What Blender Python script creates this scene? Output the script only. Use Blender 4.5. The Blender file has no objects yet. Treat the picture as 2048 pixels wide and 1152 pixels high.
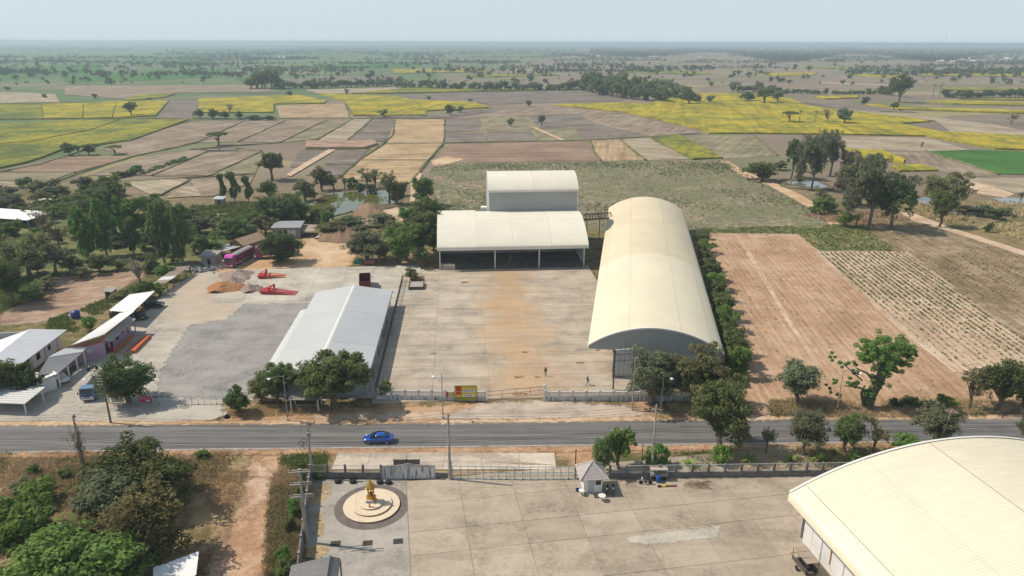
import bpy, bmesh, math, random
import numpy as np
from mathutils import Vector, Matrix
R=math.radians
scene=bpy.context.scene
# ------------------------------------------------------------------ camera
F_PX=1450.0; CAM_H=55.0; PITCH=math.atan(492/F_PX); ROLL=math.atan(6/2048)
cd=bpy.data.cameras.new('camera'); cam=bpy.data.objects.new('camera',cd)
scene.collection.objects.link(cam); scene.camera=cam
cd.sensor_width=36; cd.lens=F_PX/2048*36; cd.clip_start=0.5; cd.clip_end=90000
cam.location=(0,0,CAM_H)
cam.rotation_euler=(Matrix.Rotation(R(90)-PITCH,3,'X')@Matrix.Rotation(ROLL,3,'Z')).to_euler()
# ------------------------------------------------------------------ sky, sun, exposure
SUN_EL=R(50); SUN_AZ=R(-80)      # azimuth from +Y (view direction), negative = left of it
sdir=Vector((math.sin(SUN_AZ)*math.cos(SUN_EL),math.cos(SUN_AZ)*math.cos(SUN_EL),math.sin(SUN_EL)))
world=bpy.data.worlds.new('World'); scene.world=world; world.use_nodes=True
wn=world.node_tree.nodes; wl=world.node_tree.links
sky=wn.new('ShaderNodeTexSky'); sky.sky_type='NISHITA'; sky.sun_disc=False
sky.sun_elevation=SUN_EL; sky.sun_rotation=SUN_AZ
sky.altitude=200; sky.air_density=1.0; sky.dust_density=1.0; sky.ozone_density=1.0
# milky haze whitening the sky towards the horizon, the same all round
tc=wn.new('ShaderNodeTexCoord'); sx=wn.new('ShaderNodeSeparateXYZ'); wl.new(tc.outputs['Generated'],sx.inputs[0])
mr=wn.new('ShaderNodeMapRange'); mr.inputs[1].default_value=-.02; mr.inputs[2].default_value=.5; mr.inputs[3].default_value=.92; mr.inputs[4].default_value=.25; wl.new(sx.outputs[2],mr.inputs[0])
mx=wn.new('ShaderNodeMix'); mx.data_type='RGBA'; wl.new(mr.outputs[0],mx.inputs[0]); wl.new(sky.outputs[0],mx.inputs[6]); mx.inputs[7].default_value=(6.35,7.5,8.2,1)
wl.new(mx.outputs[2],wn['Background'].inputs[0]); wn['Background'].inputs[1].default_value=0.098
sl=bpy.data.lights.new('sun','SUN'); sl.energy=4.3; sl.angle=R(0.6); sl.color=(1,0.91,0.77)
sun=bpy.data.objects.new('sun',sl); scene.collection.objects.link(sun)
sun.rotation_euler=(-sdir).to_track_quat('-Z','Y').to_euler(); sun.location=(-200,50,300)
scene.view_settings.view_transform='Standard'; scene.view_settings.look='None'
scene.view_settings.exposure=0.06; scene.view_settings.gamma=1.0
scene.cycles.use_denoising=True
scene.cycles.max_bounces=5; scene.cycles.diffuse_bounces=3; scene.cycles.volume_bounces=1
scene.cycles.transparent_max_bounces=32
HAZE=2.15e-4
# ------------------------------------------------------------------ helpers
rng=np.random.default_rng(7); random.seed(7)
_cp,_sp=math.cos(PITCH),math.sin(PITCH); _cr,_sr=math.cos(ROLL),math.sin(ROLL)
def G(x,y,z=0.0):
    "survey point: where the sight line through photo point (x,y) meets height z"
    u=x-1024; v=y-576; u,v=u*_cr+v*_sr,-u*_sr+v*_cr
    t=(z-CAM_H)/(-F_PX*_sp-v*_cp)
    return (u*t,(F_PX*_cp-v*_sp)*t)
def G3(x,y,z=0.0):
    a=G(x,y,z); return Vector((a[0],a[1],z))
def PJ(X,Y,z):
    zc=Y*_cp-(z-CAM_H)*_sp; v=-(Y*_sp+(z-CAM_H)*_cp)
    u=X*F_PX/zc; v=v*F_PX/zc
    return (1024+u*_cr-v*_sr,576+u*_sr+v*_cr)
def height_at(x,y,ytop):
    a=G(x,y); lo,hi=0,80
    for _ in range(40):
        m=(lo+hi)/2
        if PJ(a[0],a[1],m)[1]>ytop: lo=m
        else: hi=m
    return m
def pxm(x,y):
    "photo pixels per metre at ground point"
    a=G(x,y); return F_PX/(a[1]*_cp+CAM_H*_sp)
C=scene.collection
MATS={}
def nd(t,kind,**kw):
    n=t.nodes.new(kind)
    for k,v in kw.items():
        if isinstance(k,str) and hasattr(n,k): setattr(n,k,v)
    return n
def newmat(name):
    m=bpy.data.materials.new(name); m.use_nodes=True; t=m.node_tree
    b=t.nodes['Principled BSDF']; MATS[name]=m
    return m,t,b
def noise(t,vec,scale,detail=4,rough=.6,dist=0):
    n=t.nodes.new('ShaderNodeTexNoise'); n.inputs['Scale'].default_value=scale; n.inputs['Detail'].default_value=detail
    n.inputs['Roughness'].default_value=rough; n.inputs['Distortion'].default_value=dist
    if vec is not None: t.links.new(vec,n.inputs['Vector'])
    return n.outputs['Fac']
def ramp(t,fac,stops):
    r=t.nodes.new('ShaderNodeValToRGB'); e=r.color_ramp.elements
    while len(e)<len(stops): e.new(.5)
    for i,(p,c) in enumerate(stops):
        e[i].position=p; e[i].color=(*c,1) if len(c)==3 else c
    t.links.new(fac,r.inputs[0]); return r.outputs[0]
def mix(t,fac,a,b,mode='MIX'):
    m=t.nodes.new('ShaderNodeMix'); m.data_type='RGBA'; m.blend_type=mode
    for s,v in ((m.inputs[0],fac),(m.inputs[6],a),(m.inputs[7],b)):
        if isinstance(v,(int,float)): s.default_value=v
        elif isinstance(v,tuple): s.default_value=(*v,1)
        else: t.links.new(v,s)
    return m.outputs[2]
def math_(t,op,a,b=0.0):
    m=t.nodes.new('ShaderNodeMath'); m.operation=op
    for s,v in ((m.inputs[0],a),(m.inputs[1],b)):
        if isinstance(v,(int,float)): s.default_value=v
        else: t.links.new(v,s)
    return m.outputs[0]
def pos(t):
    return t.nodes.new('ShaderNodeNewGeometry').outputs['Position']
def objco(t):
    return t.nodes.new('ShaderNodeTexCoord').outputs['Object']
def mapping(t,vec,rot=0,scale=(1,1,1)):
    m=t.nodes.new('ShaderNodeMapping'); m.inputs['Rotation'].default_value=(0,0,rot); m.inputs['Scale'].default_value=scale
    t.links.new(vec,m.inputs['Vector']); return m.outputs[0]
def streaks(t,vec,ang,per,ratio=.05):
    "long irregular furrow pattern running along one direction; ang turns x across the furrows"
    m=t.nodes.new('ShaderNodeMapping'); m.vector_type='TEXTURE'; m.inputs['Rotation'].default_value=(0,0,-ang); m.inputs['Scale'].default_value=(per,per/ratio,1)
    t.links.new(vec,m.inputs['Vector']); return noise(t,m.outputs[0],1.0,4,.65)
def bump(t,b,h,strength=.4,dist=.1):
    n=t.nodes.new('ShaderNodeBump'); n.inputs['Strength'].default_value=strength; n.inputs['Distance'].default_value=dist
    t.links.new(h,n.inputs['Height']); t.links.new(n.outputs[0],b.inputs['Normal'])
def M(name,c,c2=None,scale=1.2,rough=.75,metal=0.0,spec=.3,var=.12,bmp=0,local=False,coat=0):
    "plain material with two-scale mottling"
    if name in MATS: return MATS[name]
    m,t,b=newmat(name); P=objco(t) if local else pos(t)
    c2=c2 or tuple(x*(1-2*var) for x in c); hi=tuple(min(1,x*(1+var)) for x in c)
    f=math_(t,'ADD',math_(t,'MULTIPLY',noise(t,P,scale,5),.6),math_(t,'MULTIPLY',noise(t,P,scale*7,3),.4))
    col=ramp(t,f,[(.3,c2),(.5,c),(.72,hi)])
    t.links.new(col,b.inputs['Base Color']); b.inputs['Roughness'].default_value=rough
    b.inputs['Metallic'].default_value=metal; b.inputs['Specular IOR Level'].default_value=spec
    if coat: b.inputs['Coat Weight'].default_value=coat
    if bmp: bump(t,b,f,bmp,.05)
    return m
def link(o,parent=None):
    C.objects.link(o)
    if parent is not None: o.parent=parent
    return o
def tag(o,label=None,cat=None,group=None,kind=None):
    if label: o['label']=label
    if cat: o['category']=cat
    if group: o['group']=group
    if kind: o['kind']=kind
    return o
def thing(name,label,cat,loc=(0,0,0),rz=0,group=None):
    o=bpy.data.objects.new(name,None); o.empty_display_size=.3; C.objects.link(o)
    o.location=loc; o.rotation_euler=(0,0,rz); tag(o,label,cat,group); return o
class MB:
    "collects shapes; build() links them as one mesh object"
    def __init__(s): s.v=[]; s.f=[]
    def add(s,vs,fs):
        n=len(s.v); s.v+= [tuple(p) for p in vs]; s.f+=[tuple(i+n for i in f) for f in fs]; return s
    def box(s,x0,x1,y0,y1,z0,z1):
        return s.add([(x0,y0,z0),(x1,y0,z0),(x1,y1,z0),(x0,y1,z0),(x0,y0,z1),(x1,y0,z1),(x1,y1,z1),(x0,y1,z1)],
          [(3,2,1,0),(4,5,6,7),(0,1,5,4),(1,2,6,5),(2,3,7,6),(3,0,4,7)])
    def cbox(s,c,d,rz=0,ry=0,rx=0):
        m=Matrix.Rotation(rz,3,'Z')@Matrix.Rotation(ry,3,'Y')@Matrix.Rotation(rx,3,'X')
        h=[x/2 for x in d]; c=Vector(c)
        vs=[c+m@Vector((sx*h[0],sy*h[1],sz*h[2])) for sz in (-1,1) for sx,sy in ((-1,-1),(1,-1),(1,1),(-1,1))]
        return s.add(vs,[(3,2,1,0),(4,5,6,7),(0,1,5,4),(1,2,6,5),(2,3,7,6),(3,0,4,7)])
    def tube(s,pts,rad,n=6,cap=True):
        pts=[Vector(p) for p in pts]; rs=rad if isinstance(rad,(list,tuple)) else [rad]*len(pts)
        vs=[];fs=[]
        for i,p in enumerate(pts):
            d=(pts[min(i+1,len(pts)-1)]-pts[max(i-1,0)]).normalized()
            a=d.cross(Vector((0,0,1)) if abs(d.z)<.9 else Vector((1,0,0))).normalized(); b=d.cross(a)
            for k in range(n):
                t=2*math.pi*k/n; vs.append(p+(a*math.cos(t)+b*math.sin(t))*rs[i])
        for i in range(len(pts)-1):
            for k in range(n):
                fs.append((i*n+k,i*n+(k+1)%n,(i+1)*n+(k+1)%n,(i+1)*n+k))
        if cap: fs.append(tuple(range(n))[::-1]); fs.append(tuple((len(pts)-1)*n+k for k in range(n)))
        return s.add(vs,fs)
    def lathe(s,prof,n=16,c=(0,0,0),axis='z'):
        vs=[];fs=[]
        for r,z in prof:
            for k in range(n):
                t=2*math.pi*k/n
                p=(r*math.cos(t),r*math.sin(t),z) if axis=='z' else (r*math.cos(t),z,r*math.sin(t))
                vs.append((c[0]+p[0],c[1]+p[1],c[2]+p[2]))
        for i in range(len(prof)-1):
            for k in range(n): fs.append((i*n+k,i*n+(k+1)%n,(i+1)*n+(k+1)%n,(i+1)*n+k))
        fs.append(tuple(range(n))[::-1]); fs.append(tuple((len(prof)-1)*n+k for k in range(n)))
        return s.add(vs,fs)
    def prism(s,poly,a,b,axis='x'):
        "extrude polygon (list of 2D) along axis from a to b"
        n=len(poly)
        def P(p,t):
            return {'x':(t,p[0],p[1]),'y':(p[0],t,p[1]),'z':(p[0],p[1],t)}[axis]
        vs=[P(p,a) for p in poly]+[P(p,b) for p in poly]
        fs=[tuple(range(n))[::-1],tuple(range(n,2*n))]+[(i,(i+1)%n,n+(i+1)%n,n+i) for i in range(n)]
        return s.add(vs,fs)
    def slab(s,quad,th):
        "quad of 3D points (top), given a thickness downwards"
        q=[Vector(p) for p in quad]; n=len(q); lo=[p-Vector((0,0,th)) for p in q]
        return s.add(q+lo,[tuple(range(n)),tuple(range(n,2*n))[::-1]]+[(i,n+i,n+(i+1)%n,(i+1)%n) for i in range(n)])
    def build(s,name,mat,parent=None,smooth=False,loc=None):
        me=bpy.data.meshes.new(name); me.from_pydata(s.v,[],s.f); me.validate()
        bm=bmesh.new(); bm.from_mesh(me); bmesh.ops.recalc_face_normals(bm,faces=bm.faces); bm.to_mesh(me); bm.free()
        me.materials.append(mat)
        if smooth: me.polygons.foreach_set('use_smooth',[True]*len(me.polygons))
        o=bpy.data.objects.new(name,me); link(o,parent)
        if loc is not None: o.location=loc
        return o
def npmesh(name,V,faces_idx,nper,mat,smooth=False):
    "fast mesh from numpy: V (n,3), faces_idx (m,nper)"
    me=bpy.data.meshes.new(name); nv=len(V); nf=len(faces_idx)
    me.vertices.add(nv); me.vertices.foreach_set('co',np.asarray(V,np.float32).ravel())
    me.loops.add(nf*nper); me.loops.foreach_set('vertex_index',np.asarray(faces_idx,np.int32).ravel())
    me.polygons.add(nf); me.polygons.foreach_set('loop_start',np.arange(0,nf*nper,nper,dtype=np.int32))
    try: me.polygons.foreach_set('loop_total',np.full(nf,nper,np.int32))
    except Exception: pass
    me.update(calc_edges=True); me.materials.append(mat)
    if smooth: me.polygons.foreach_set('use_smooth',np.ones(nf,bool))
    return me
def copy_tree(o,parent=None):
    c=o.copy(); C.objects.link(c); c.parent=parent
    for ch in [x for x in bpy.data.objects if x.parent==o] if False else list(o.children):
        copy_tree(ch,c)
    return c

def inpoly(P,poly):
    x,y=P[:,0],P[:,1]; c=np.zeros(len(P),bool); n=len(poly)
    for i in range(n):
        x0,y0=poly[i]; x1,y1=poly[(i+1)%n]
        k=((y0>y)!=(y1>y))&(x<(x1-x0)*(y-y0)/(y1-y0+1e-12)+x0); c^=k
    return c
def softmat(mat,soft):
    "the same surface thinning out raggedly towards its border (point attribute w)"
    key=mat.name+'_edge%.1f'%soft
    if key in MATS: return MATS[key]
    m=mat.copy(); m.name=key; MATS[key]=m; t=m.node_tree; b=[n for n in t.nodes if n.type=='BSDF_PRINCIPLED'][0]
    a=t.nodes.new('ShaderNodeAttribute'); a.attribute_name='w'
    n=noise(t,pos(t),.9/soft,6,.7)
    f=math_(t,'ADD',a.outputs['Fac'],math_(t,'MULTIPLY',math_(t,'SUBTRACT',n,.5),1.5))
    r=ramp(t,f,[(.36,(0,0,0)),(.62,(1,1,1))]); t.links.new(r,b.inputs['Alpha']); return m
def soft_sheet(name,poly,mat,z,soft):
    A=np.array(poly); lo=A.min(0)-soft; hi=A.max(0)+soft; area=(hi-lo).prod(); res=max(min(max(soft*.6,.3),4),math.sqrt(area/50000))
    nx,ny=[int(k)+2 for k in (hi-lo)/res]; X=lo[0]+np.arange(nx)*res; Y=lo[1]+np.arange(ny)*res
    P=np.stack(np.meshgrid(X,Y,indexing='ij'),-1).reshape(-1,2); d=np.full(len(P),1e9)
    for i in range(len(A)):
        a,b=A[i],A[(i+1)%len(A)]; ab=b-a; tt=np.clip(((P-a)@ab)/(ab@ab+1e-9),0,1); d=np.minimum(d,np.linalg.norm(P-(a+tt[:,None]*ab),axis=1))
    w=np.clip(.5+np.where(inpoly(P,[tuple(p) for p in A]),d,-d)/(2*soft),0,1)
    i=(np.arange(nx-1)[:,None]*ny+np.arange(ny-1)[None,:]).ravel(); Fq=np.stack([i,i+ny,i+ny+1,i+1],1); Fq=Fq[w[Fq].max(1)>.02]
    used=np.unique(Fq); idx=np.zeros(len(P),int); idx[used]=np.arange(len(used))
    me=npmesh(name,np.column_stack([P[used],np.full(len(used),z)]),idx[Fq],4,softmat(mat,soft)); at=me.attributes.new('w','FLOAT','POINT'); at.data.foreach_set('value',w[used].astype(np.float32))
    o=bpy.data.objects.new(name,me); C.objects.link(o); return o
# ------------------------------------------------------------------ ground materials
def soil(name,c1,c2,c3=None,patch=.05,row=None,rowamt=.35,fine=1.6,rough=.95,rowcol=None,spk=None):
    "field soil: broad patches + fine clods + optional plough rows (angle, period)"
    if name in MATS: return MATS[name]
    m,t,b=newmat(name); P=pos(t)
    broad=noise(t,P,patch,5,.62,.4); clod=noise(t,P,fine,6,.75); midn=noise(t,P,.22,6,.75)
    f=math_(t,'ADD',math_(t,'MULTIPLY',broad,.42),math_(t,'ADD',math_(t,'MULTIPLY',midn,.33),math_(t,'MULTIPLY',clod,.25)))
    stops=[(.36,tuple(x*.8 for x in c1)),(.46,c1),(.53,c2)]+([(.64,c3)] if c3 else [])
    col=ramp(t,f,stops)
    sk=ramp(t,math_(t,'ADD',math_(t,'MULTIPLY',noise(t,P,fine*2.6,3,.7),.55),math_(t,'MULTIPLY',noise(t,P,.55,4,.8),.45)),[(.34,(.70,.68,.65)),(.5,(1,1,1)),(.66,(1.13,1.12,1.11))])
    col=mix(t,1.0,col,sk,'MULTIPLY')
    if row:
        ang,per=row
        mp=mapping(t,P,ang)
        wv=t.nodes.new('ShaderNodeTexWave'); wv.wave_type='BANDS'; wv.bands_direction='X'
        wv.inputs['Scale'].default_value=.314/per; wv.inputs['Distortion'].default_value=2.4; wv.inputs['Detail'].default_value=3
        wv.inputs['Detail Scale'].default_value=1.5
        t.links.new(mp,wv.inputs['Vector'])
        col=mix(t,math_(t,'MULTIPLY',wv.outputs['Fac'],rowamt*.55),col,rowcol or tuple(x*.55 for x in c1))
        fu=ramp(t,streaks(t,P,ang,per*.9),[(.38,(.74,.72,.69)),(.5,(1,1,1)),(.63,(1.12,1.11,1.1))]); col=mix(t,.5 if name=='red_soil' else .9,col,fu,'MULTIPLY')
        bump(t,b,wv.outputs['Fac'],.5,.12)
    if spk:
        s=noise(t,P,spk[1],3,.5); s2=noise(t,P,.06,3,.6)
        k=ramp(t,math_(t,'MULTIPLY',s,math_(t,'ADD',s2,.5)),[(spk[2],(0,0,0)),(spk[2]+.08,(1,1,1))])
        col=mix(t,k,col,spk[0])
    t.links.new(col,b.inputs['Base Color']); b.inputs['Roughness'].default_value=rough; b.inputs['Specular IOR Level'].default_value=.1
    return m
# wide ground: mosaic of paddies fading into one another, weeds and dry grass near the yards
def ground_mat():
    m,t,b=newmat('ground_mat'); P=pos(t)
    mp=mapping(t,P,R(14),(1,1.7,1))
    vo=t.nodes.new('ShaderNodeTexVoronoi'); vo.feature='F1'; vo.distance='CHEBYCHEV'; vo.inputs['Scale'].default_value=1/95.; vo.inputs['Randomness'].default_value=.85
    t.links.new(mp,vo.inputs['Vector'])
    sep=t.nodes.new('ShaderNodeSeparateColor'); t.links.new(vo.outputs['Color'],sep.inputs[0])
    far=ramp(t,sep.outputs[0],[(0,(.22,.175,.13)),(.22,(.18,.15,.12)),(.4,(.26,.205,.155)),(.55,(.16,.16,.085)),(.7,(.21,.17,.13)),(.86,(.17,.19,.09)),(.94,(.30,.27,.12))])
    far.node.color_ramp.interpolation='CONSTANT'
    sp=t.nodes.new('ShaderNodeSeparateXYZ'); t.links.new(P,sp.inputs[0])
    # wetter, greener paddies lie to the north-west
    wet=math_(t,'SUBTRACT',math_(t,'MULTIPLY',sp.outputs[1],.00022),math_(t,'MULTIPLY',sp.outputs[0],.0016))
    wet=math_(t,'ADD',wet,math_(t,'MULTIPLY',noise(t,P,.0022,4),1.1))
    wetk=ramp(t,wet,[(.0,(0,0,0)),(.90,(0,0,0)),(1.0,(1,1,1))])
    greenc=ramp(t,sep.outputs[1],[(0,(.06,.15,.045)),(.5,(.09,.17,.06)),(.78,(.19,.18,.11)),(.9,(.07,.11,.05))]); greenc.node.color_ramp.interpolation='CONSTANT'
    far=mix(t,wetk,far,greenc)
    far=mix(t,.3,far,ramp(t,noise(t,P,.02,6,.7),[(.35,(.15,.125,.09)),(.6,(.26,.205,.155))]))
    g=noise(t,P,.35,6,.7); g2=noise(t,P,.045,4,.6)
    near=ramp(t,math_(t,'ADD',math_(t,'MULTIPLY',g,.55),math_(t,'MULTIPLY',g2,.45)),
        [(.34,(.05,.065,.022)),(.45,(.105,.105,.04)),(.52,(.20,.155,.075)),(.62,(.29,.20,.12)),(.7,(.36,.24,.15))])
    k=t.nodes.new('ShaderNodeMapRange'); k.inputs[1].default_value=230; k.inputs[2].default_value=330; t.links.new(sp.outputs[1],k.inputs[0])
    col=mix(t,k.outputs[0],near,far)
    t.links.new(col,b.inputs['Base Color']); b.inputs['Roughness'].default_value=.95; b.inputs['Specular IOR Level'].default_value=.1
    bump(t,b,g,.6,.25)
    return m
D=16000
tag(MB().add([(-45000,-9000,0),(45000,-9000,0),(45000,62000,0),(-45000,62000,0)],[(0,1,2,3)]).build('ground',ground_mat()),kind='structure')

_zi=[0]
def patch_px(name,px,mat,z=None,jit=0.0,step=2.0,kind='structure',h=0.0,world_pts=False,**kw):
    "a flat sheet (or low crop bed of height h) over the outline px, laid just above the sheets before it"
    pts=[Vector((*p,0)) for p in px] if world_pts else [G3(*p) for p in px]
    if jit>=.2 and h==0:
        if z is None: _zi[0]+=1; z=.006+.0035*_zi[0]
        o=soft_sheet(name,[(p.x,p.y) for p in pts],mat,z,jit*2.2); o['kind']=kind; return o
    if jit:
        out=[]; jx=jy=0; rr=random.Random(len(px)*13+int(px[0][0]))
        for i,p in enumerate(pts):
            q=pts[(i+1)%len(pts)]; n=max(1,int((q-p).length/step))
            for k in range(n):
                a=p.lerp(q,k/n); jx,jy=.6*jx+.6*rr.gauss(0,jit),.6*jy+.6*rr.gauss(0,jit); out.append(a+Vector((jx,jy,0)))
        pts=out
    if z is None:
        _zi[0]+=1; z=.006+.0035*_zi[0]
    top=[Vector((p.x,p.y,z+h)) for p in pts]
    mb=MB()
    if h>0: mb.slab(top,h+z)
    else: mb.add(top,[tuple(range(len(top)))])
    o=mb.build(name,mat)
    if h<=0 and o.data.polygons[0].normal.z<0: o.data.flip_normals()
    o['kind']=kind
    return o
# ---- soil palette
dry =soil('dry_stubble',(.235,.18,.135),(.315,.25,.185),(.39,.315,.235),row=(R(20),4.2),rowamt=.3)
dry2=soil('dry_stubble_pale',(.31,.255,.18),(.40,.335,.24),(.47,.40,.30),row=(R(-55),4.5),rowamt=.28)
dryg=soil('dry_greenish',(.20,.185,.11),(.29,.25,.165),(.34,.28,.2),row=(R(25),4.5),rowamt=.25)
grey=soil('grey_plough',(.17,.143,.12),(.235,.20,.168),(.29,.25,.21),row=(R(75),5.0),rowamt=.4)
brown=soil('brown_tilled',(.24,.165,.12),(.305,.215,.155),(.36,.27,.195),patch=.03,row=(R(86),4.0),rowamt=.22)
straw=soil('straw_field',(.36,.255,.15),(.47,.345,.205),(.54,.41,.26),row=(R(80),4.0),rowamt=.28)
strawr=soil('straw_rows',(.33,.235,.14),(.45,.33,.2),(.5,.38,.25),row=(R(8),3.2),rowamt=.5,rowcol=(.2,.16,.09))
yel =soil('yellow_bloom',(.20,.20,.035),(.41,.325,.028),(.50,.40,.035),patch=.035,fine=.35,row=(R(12),7.0),rowamt=.18,rowcol=(.16,.17,.035))
yelg=soil('yellow_green_bloom',(.11,.14,.035),(.27,.25,.035),(.39,.33,.035),patch=.022,fine=.3,row=(R(20),6.0),rowamt=.2,rowcol=(.10,.13,.035))
green=soil('young_rice',(.05,.13,.028),(.065,.165,.035),(.085,.19,.045),patch=.03,fine=.5)
redsoil=soil('red_soil',(.37,.235,.145),(.455,.305,.20),(.51,.37,.26),patch=.06,row=(R(5),1.35),rowamt=.07,fine=2.2)
tanrow=soil('tan_ridges',(.40,.29,.20),(.50,.375,.265),(.56,.44,.33),patch=.04,row=(R(5),1.35),rowamt=.14)
brownrow=soil('brown_ridges',(.20,.15,.085),(.33,.25,.165),(.46,.36,.26),patch=.04,row=(R(5),1.6),rowamt=.42,rowcol=(.15,.115,.06))
grassy=soil('weedy_grass',(.10,.12,.045),(.18,.18,.08),(.30,.245,.145),patch=.09,fine=.9)
cassava=soil('cassava_soil',(.19,.165,.11),(.30,.235,.165),(.37,.28,.205),patch=.035,fine=.7,spk=((.16,.165,.09),.5,.44))
orange=soil('orange_earth',(.35,.21,.12),(.46,.29,.175),(.53,.38,.26),patch=.12,fine=1.5)
verge=soil('verge_earth',(.15,.12,.055),(.33,.235,.135),(.45,.31,.19),patch=.16,fine=1.3)
dirt=soil('pale_dirt',(.47,.33,.22),(.55,.42,.30),(.60,.49,.38),patch=.1,fine=1.3)
dirt2=soil('yard_dirt',(.46,.30,.17),(.56,.40,.26),(.60,.47,.34),patch=.07,fine=1.5)
mud=soil('dry_ploughed_red',(.30,.20,.14),(.42,.30,.22),(.48,.36,.28),patch=.08,row=(R(70),1.8),rowamt=.25)
# ---- near verges and bare earth (low sheets first)
patch_px('bare_earth',[(0,632),(45,606),(111,554),(252,541),(300,548),(272,560),(221,590),(205,625),(120,640),(0,652)],mud,jit=.5)
patch_px('bare_earth',[(470,515),(530,503),(600,498),(606,476),(640,466),(700,482),(712,505),(706,528),(690,536),(560,536),(450,548),(400,548),(410,530)],dirt2,jit=.4)
patch_px('bare_earth',[(722,438),(745,420),(790,412),(822,420),(815,440),(770,446),(735,448)],dirt,jit=.4)
patch_px('bare_earth',[(790,500),(880,495),(905,545),(840,560),(800,545)],verge,jit=.6)
patch_px('road_verge',[(440,800),(760,800),(975,803),(1090,803),(1260,800),(1440,802),(1530,803),(2700,798),(2700,842),(1300,850),(900,856),(440,860)],verge,jit=.3,step=3)
patch_px('road_verge',[(600,812),(745,818),(975,806),(985,830),(900,856),(450,858),(445,838),(480,824)],orange,jit=.5)
patch_px('road_verge',[(195,815),(285,812),(300,850),(190,856)],orange,jit=.4)
patch_px('road_verge',[(-500,908),(600,900),(1150,896),(1190,930),(1700,895),(2600,876),(2600,935),(1700,942),(1210,945),(1160,948),(660,950),(560,948),(530,1250),(-400,1250)],verge,jit=.3,step=3)
patch_px('dirt_track',[(500,906),(640,903),(560,935),(545,960),(530,1010),(520,1080),(520,1180),(400,1180),(462,1060),(480,1000),(500,940)],soil('pink_dirt',(.44,.29,.195),(.53,.39,.285),(.58,.47,.37),patch=.14,fine=1.1),jit=.7)
patch_px('dirt_track',[(470,1040),(545,1000),(540,1080),(530,1180),(420,1180)],soil('pink_earth',(.38,.23,.14),(.48,.32,.21),(.54,.40,.29),patch=.14,fine=1.1),jit=1.0)
patch_px('dirt_track',[(500,910),(640,905),(585,930),(560,1000),(545,1010),(548,950)],soil('pink_earth',(0,0,0),(0,0,0)),jit=.7)
patch_px('bare_earth',[(380,935),(500,950),(480,1010),(400,1060),(360,1010)],soil('straw_grass',(.30,.21,.11),(.40,.28,.16),(.46,.34,.2),patch=.12,fine=1.6),jit=1.1,step=1.5)
patch_px('road_verge',[(0,906),(500,904),(900,899),(1480,892),(1700,886),(2048,880),(2048,888),(1480,902),(1150,912),(900,918),(640,908),(0,917)],orange,jit=.15,step=3)
patch_px('road_verge',[(1345,930),(1700,912),(1690,940),(1350,942)],grassy,jit=.4)
# ---- fields beside and behind the warehouses
patch_px('field',[(1398,462),(1592,466),(1645,505),(1745,606),(1912,742),(2048,790),(2400,808),(2400,814),(1540,806),(1530,850),(1465,850),(1495,760),(1490,690)],redsoil,jit=.25,step=4)
patch_px('field',[(1628,503),(1815,503),(2048,680),(2205,802),(2048,792),(1912,742),(1745,606)],tanrow)
patch_px('field',[(1592,466),(1735,458),(1790,502),(1640,503)],soil('green_patch',(.15,.155,.06),(.27,.225,.12),(.40,.31,.2),patch=.12,fine=.9,row=(R(4.1),1.6),rowamt=.3))
patch_px('field',[(1735,458),(1730,430),(1800,432),(1850,438),(1960,480),(2048,512),(2560,690),(2700,806),(2212,803),(2048,680),(1815,503),(1790,502)],brownrow)
patch_px('field',[(866,328),(900,327),(1200,323),(1450,320),(1480,342),(1530,362),(1560,387),(1618,412),(1668,447),(1640,455),(1400,460),(1300,470),(870,440),(858,350)],cassava,jit=.4,step=6)
patch_px('field',[(866,352),(920,350),(985,385),(960,425),(870,430)],soil('cassava_light',(.24,.19,.125),(.37,.27,.19),(.42,.31,.23),patch=.09,fine=.8,spk=((.14,.15,.08),.5,.42)),jit=.8,step=5)
patch_px('grass_bank',[(1400,458),(1600,452),(1740,448),(1740,459),(1592,468),(1400,466)],grassy,jit=.4,step=3)
patch_px('dirt_track',[(1440,322),(1455,322),(1492,344),(1552,367),(1606,392),(1655,423),(1680,450),(1662,452),(1640,430),(1590,400),(1540,373),(1480,350)],dirt2,jit=.3,step=4)
patch_px('dirt_track',[(1800,425),(1830,428),(1900,455),(2048,502),(2600,678),(2600,690),(2048,512),(1890,460),(1815,438)],dirt,jit=.15,step=4)
patch_px('bare_earth',[(1905,355),(1938,357),(2030,388),(2010,396),(1930,383),(1912,372)],dirt,jit=.5,step=5)
patch_px('field',[(870,326),(892,288),(1173,283),(1197,322)],brown)
patch_px('bare_earth',[(868,334),(862,322),(890,312),(930,318),(900,327)],dirt2,jit=.6,step=5)
patch_px('field',[(1178,281),(1239,279.5),(1291,320.5),(1200,322)],strawr)
patch_px('field',[(1242,279),(1300,277),(1385,318),(1293,320.5)],dry2)
patch_px('field',[(1300,275.5),(1358,272),(1445,317),(1385,320)],yelg,h=.7)
patch_px('field',[(1362,272),(1508,272),(1525,282),(1556,312),(1449,318)],dryg)
patch_px('field',[(1681,273.5),(1855,275),(1938,300),(1844,303),(1688,297)],dry2)
patch_px('field',[(1853,303.5),(1952,300.5),(2600,326),(2600,354),(2001,349)],green,h=.25)
patch_px('field',[(1780,304),(1844,305),(1998,351),(1925,354),(1812,325)],dry)
patch_px('field',[(1685,299),(1765,303),(1810,320),(1806,328),(1730,317)],yel,h=.7)
patch_px('field',[(1782,334),(1845,331),(1876,343),(1799,344)],yel,h=.7)
patch_px('field',[(1925,357),(2600,352),(2600,400),(2030,386)],dry2)
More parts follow.
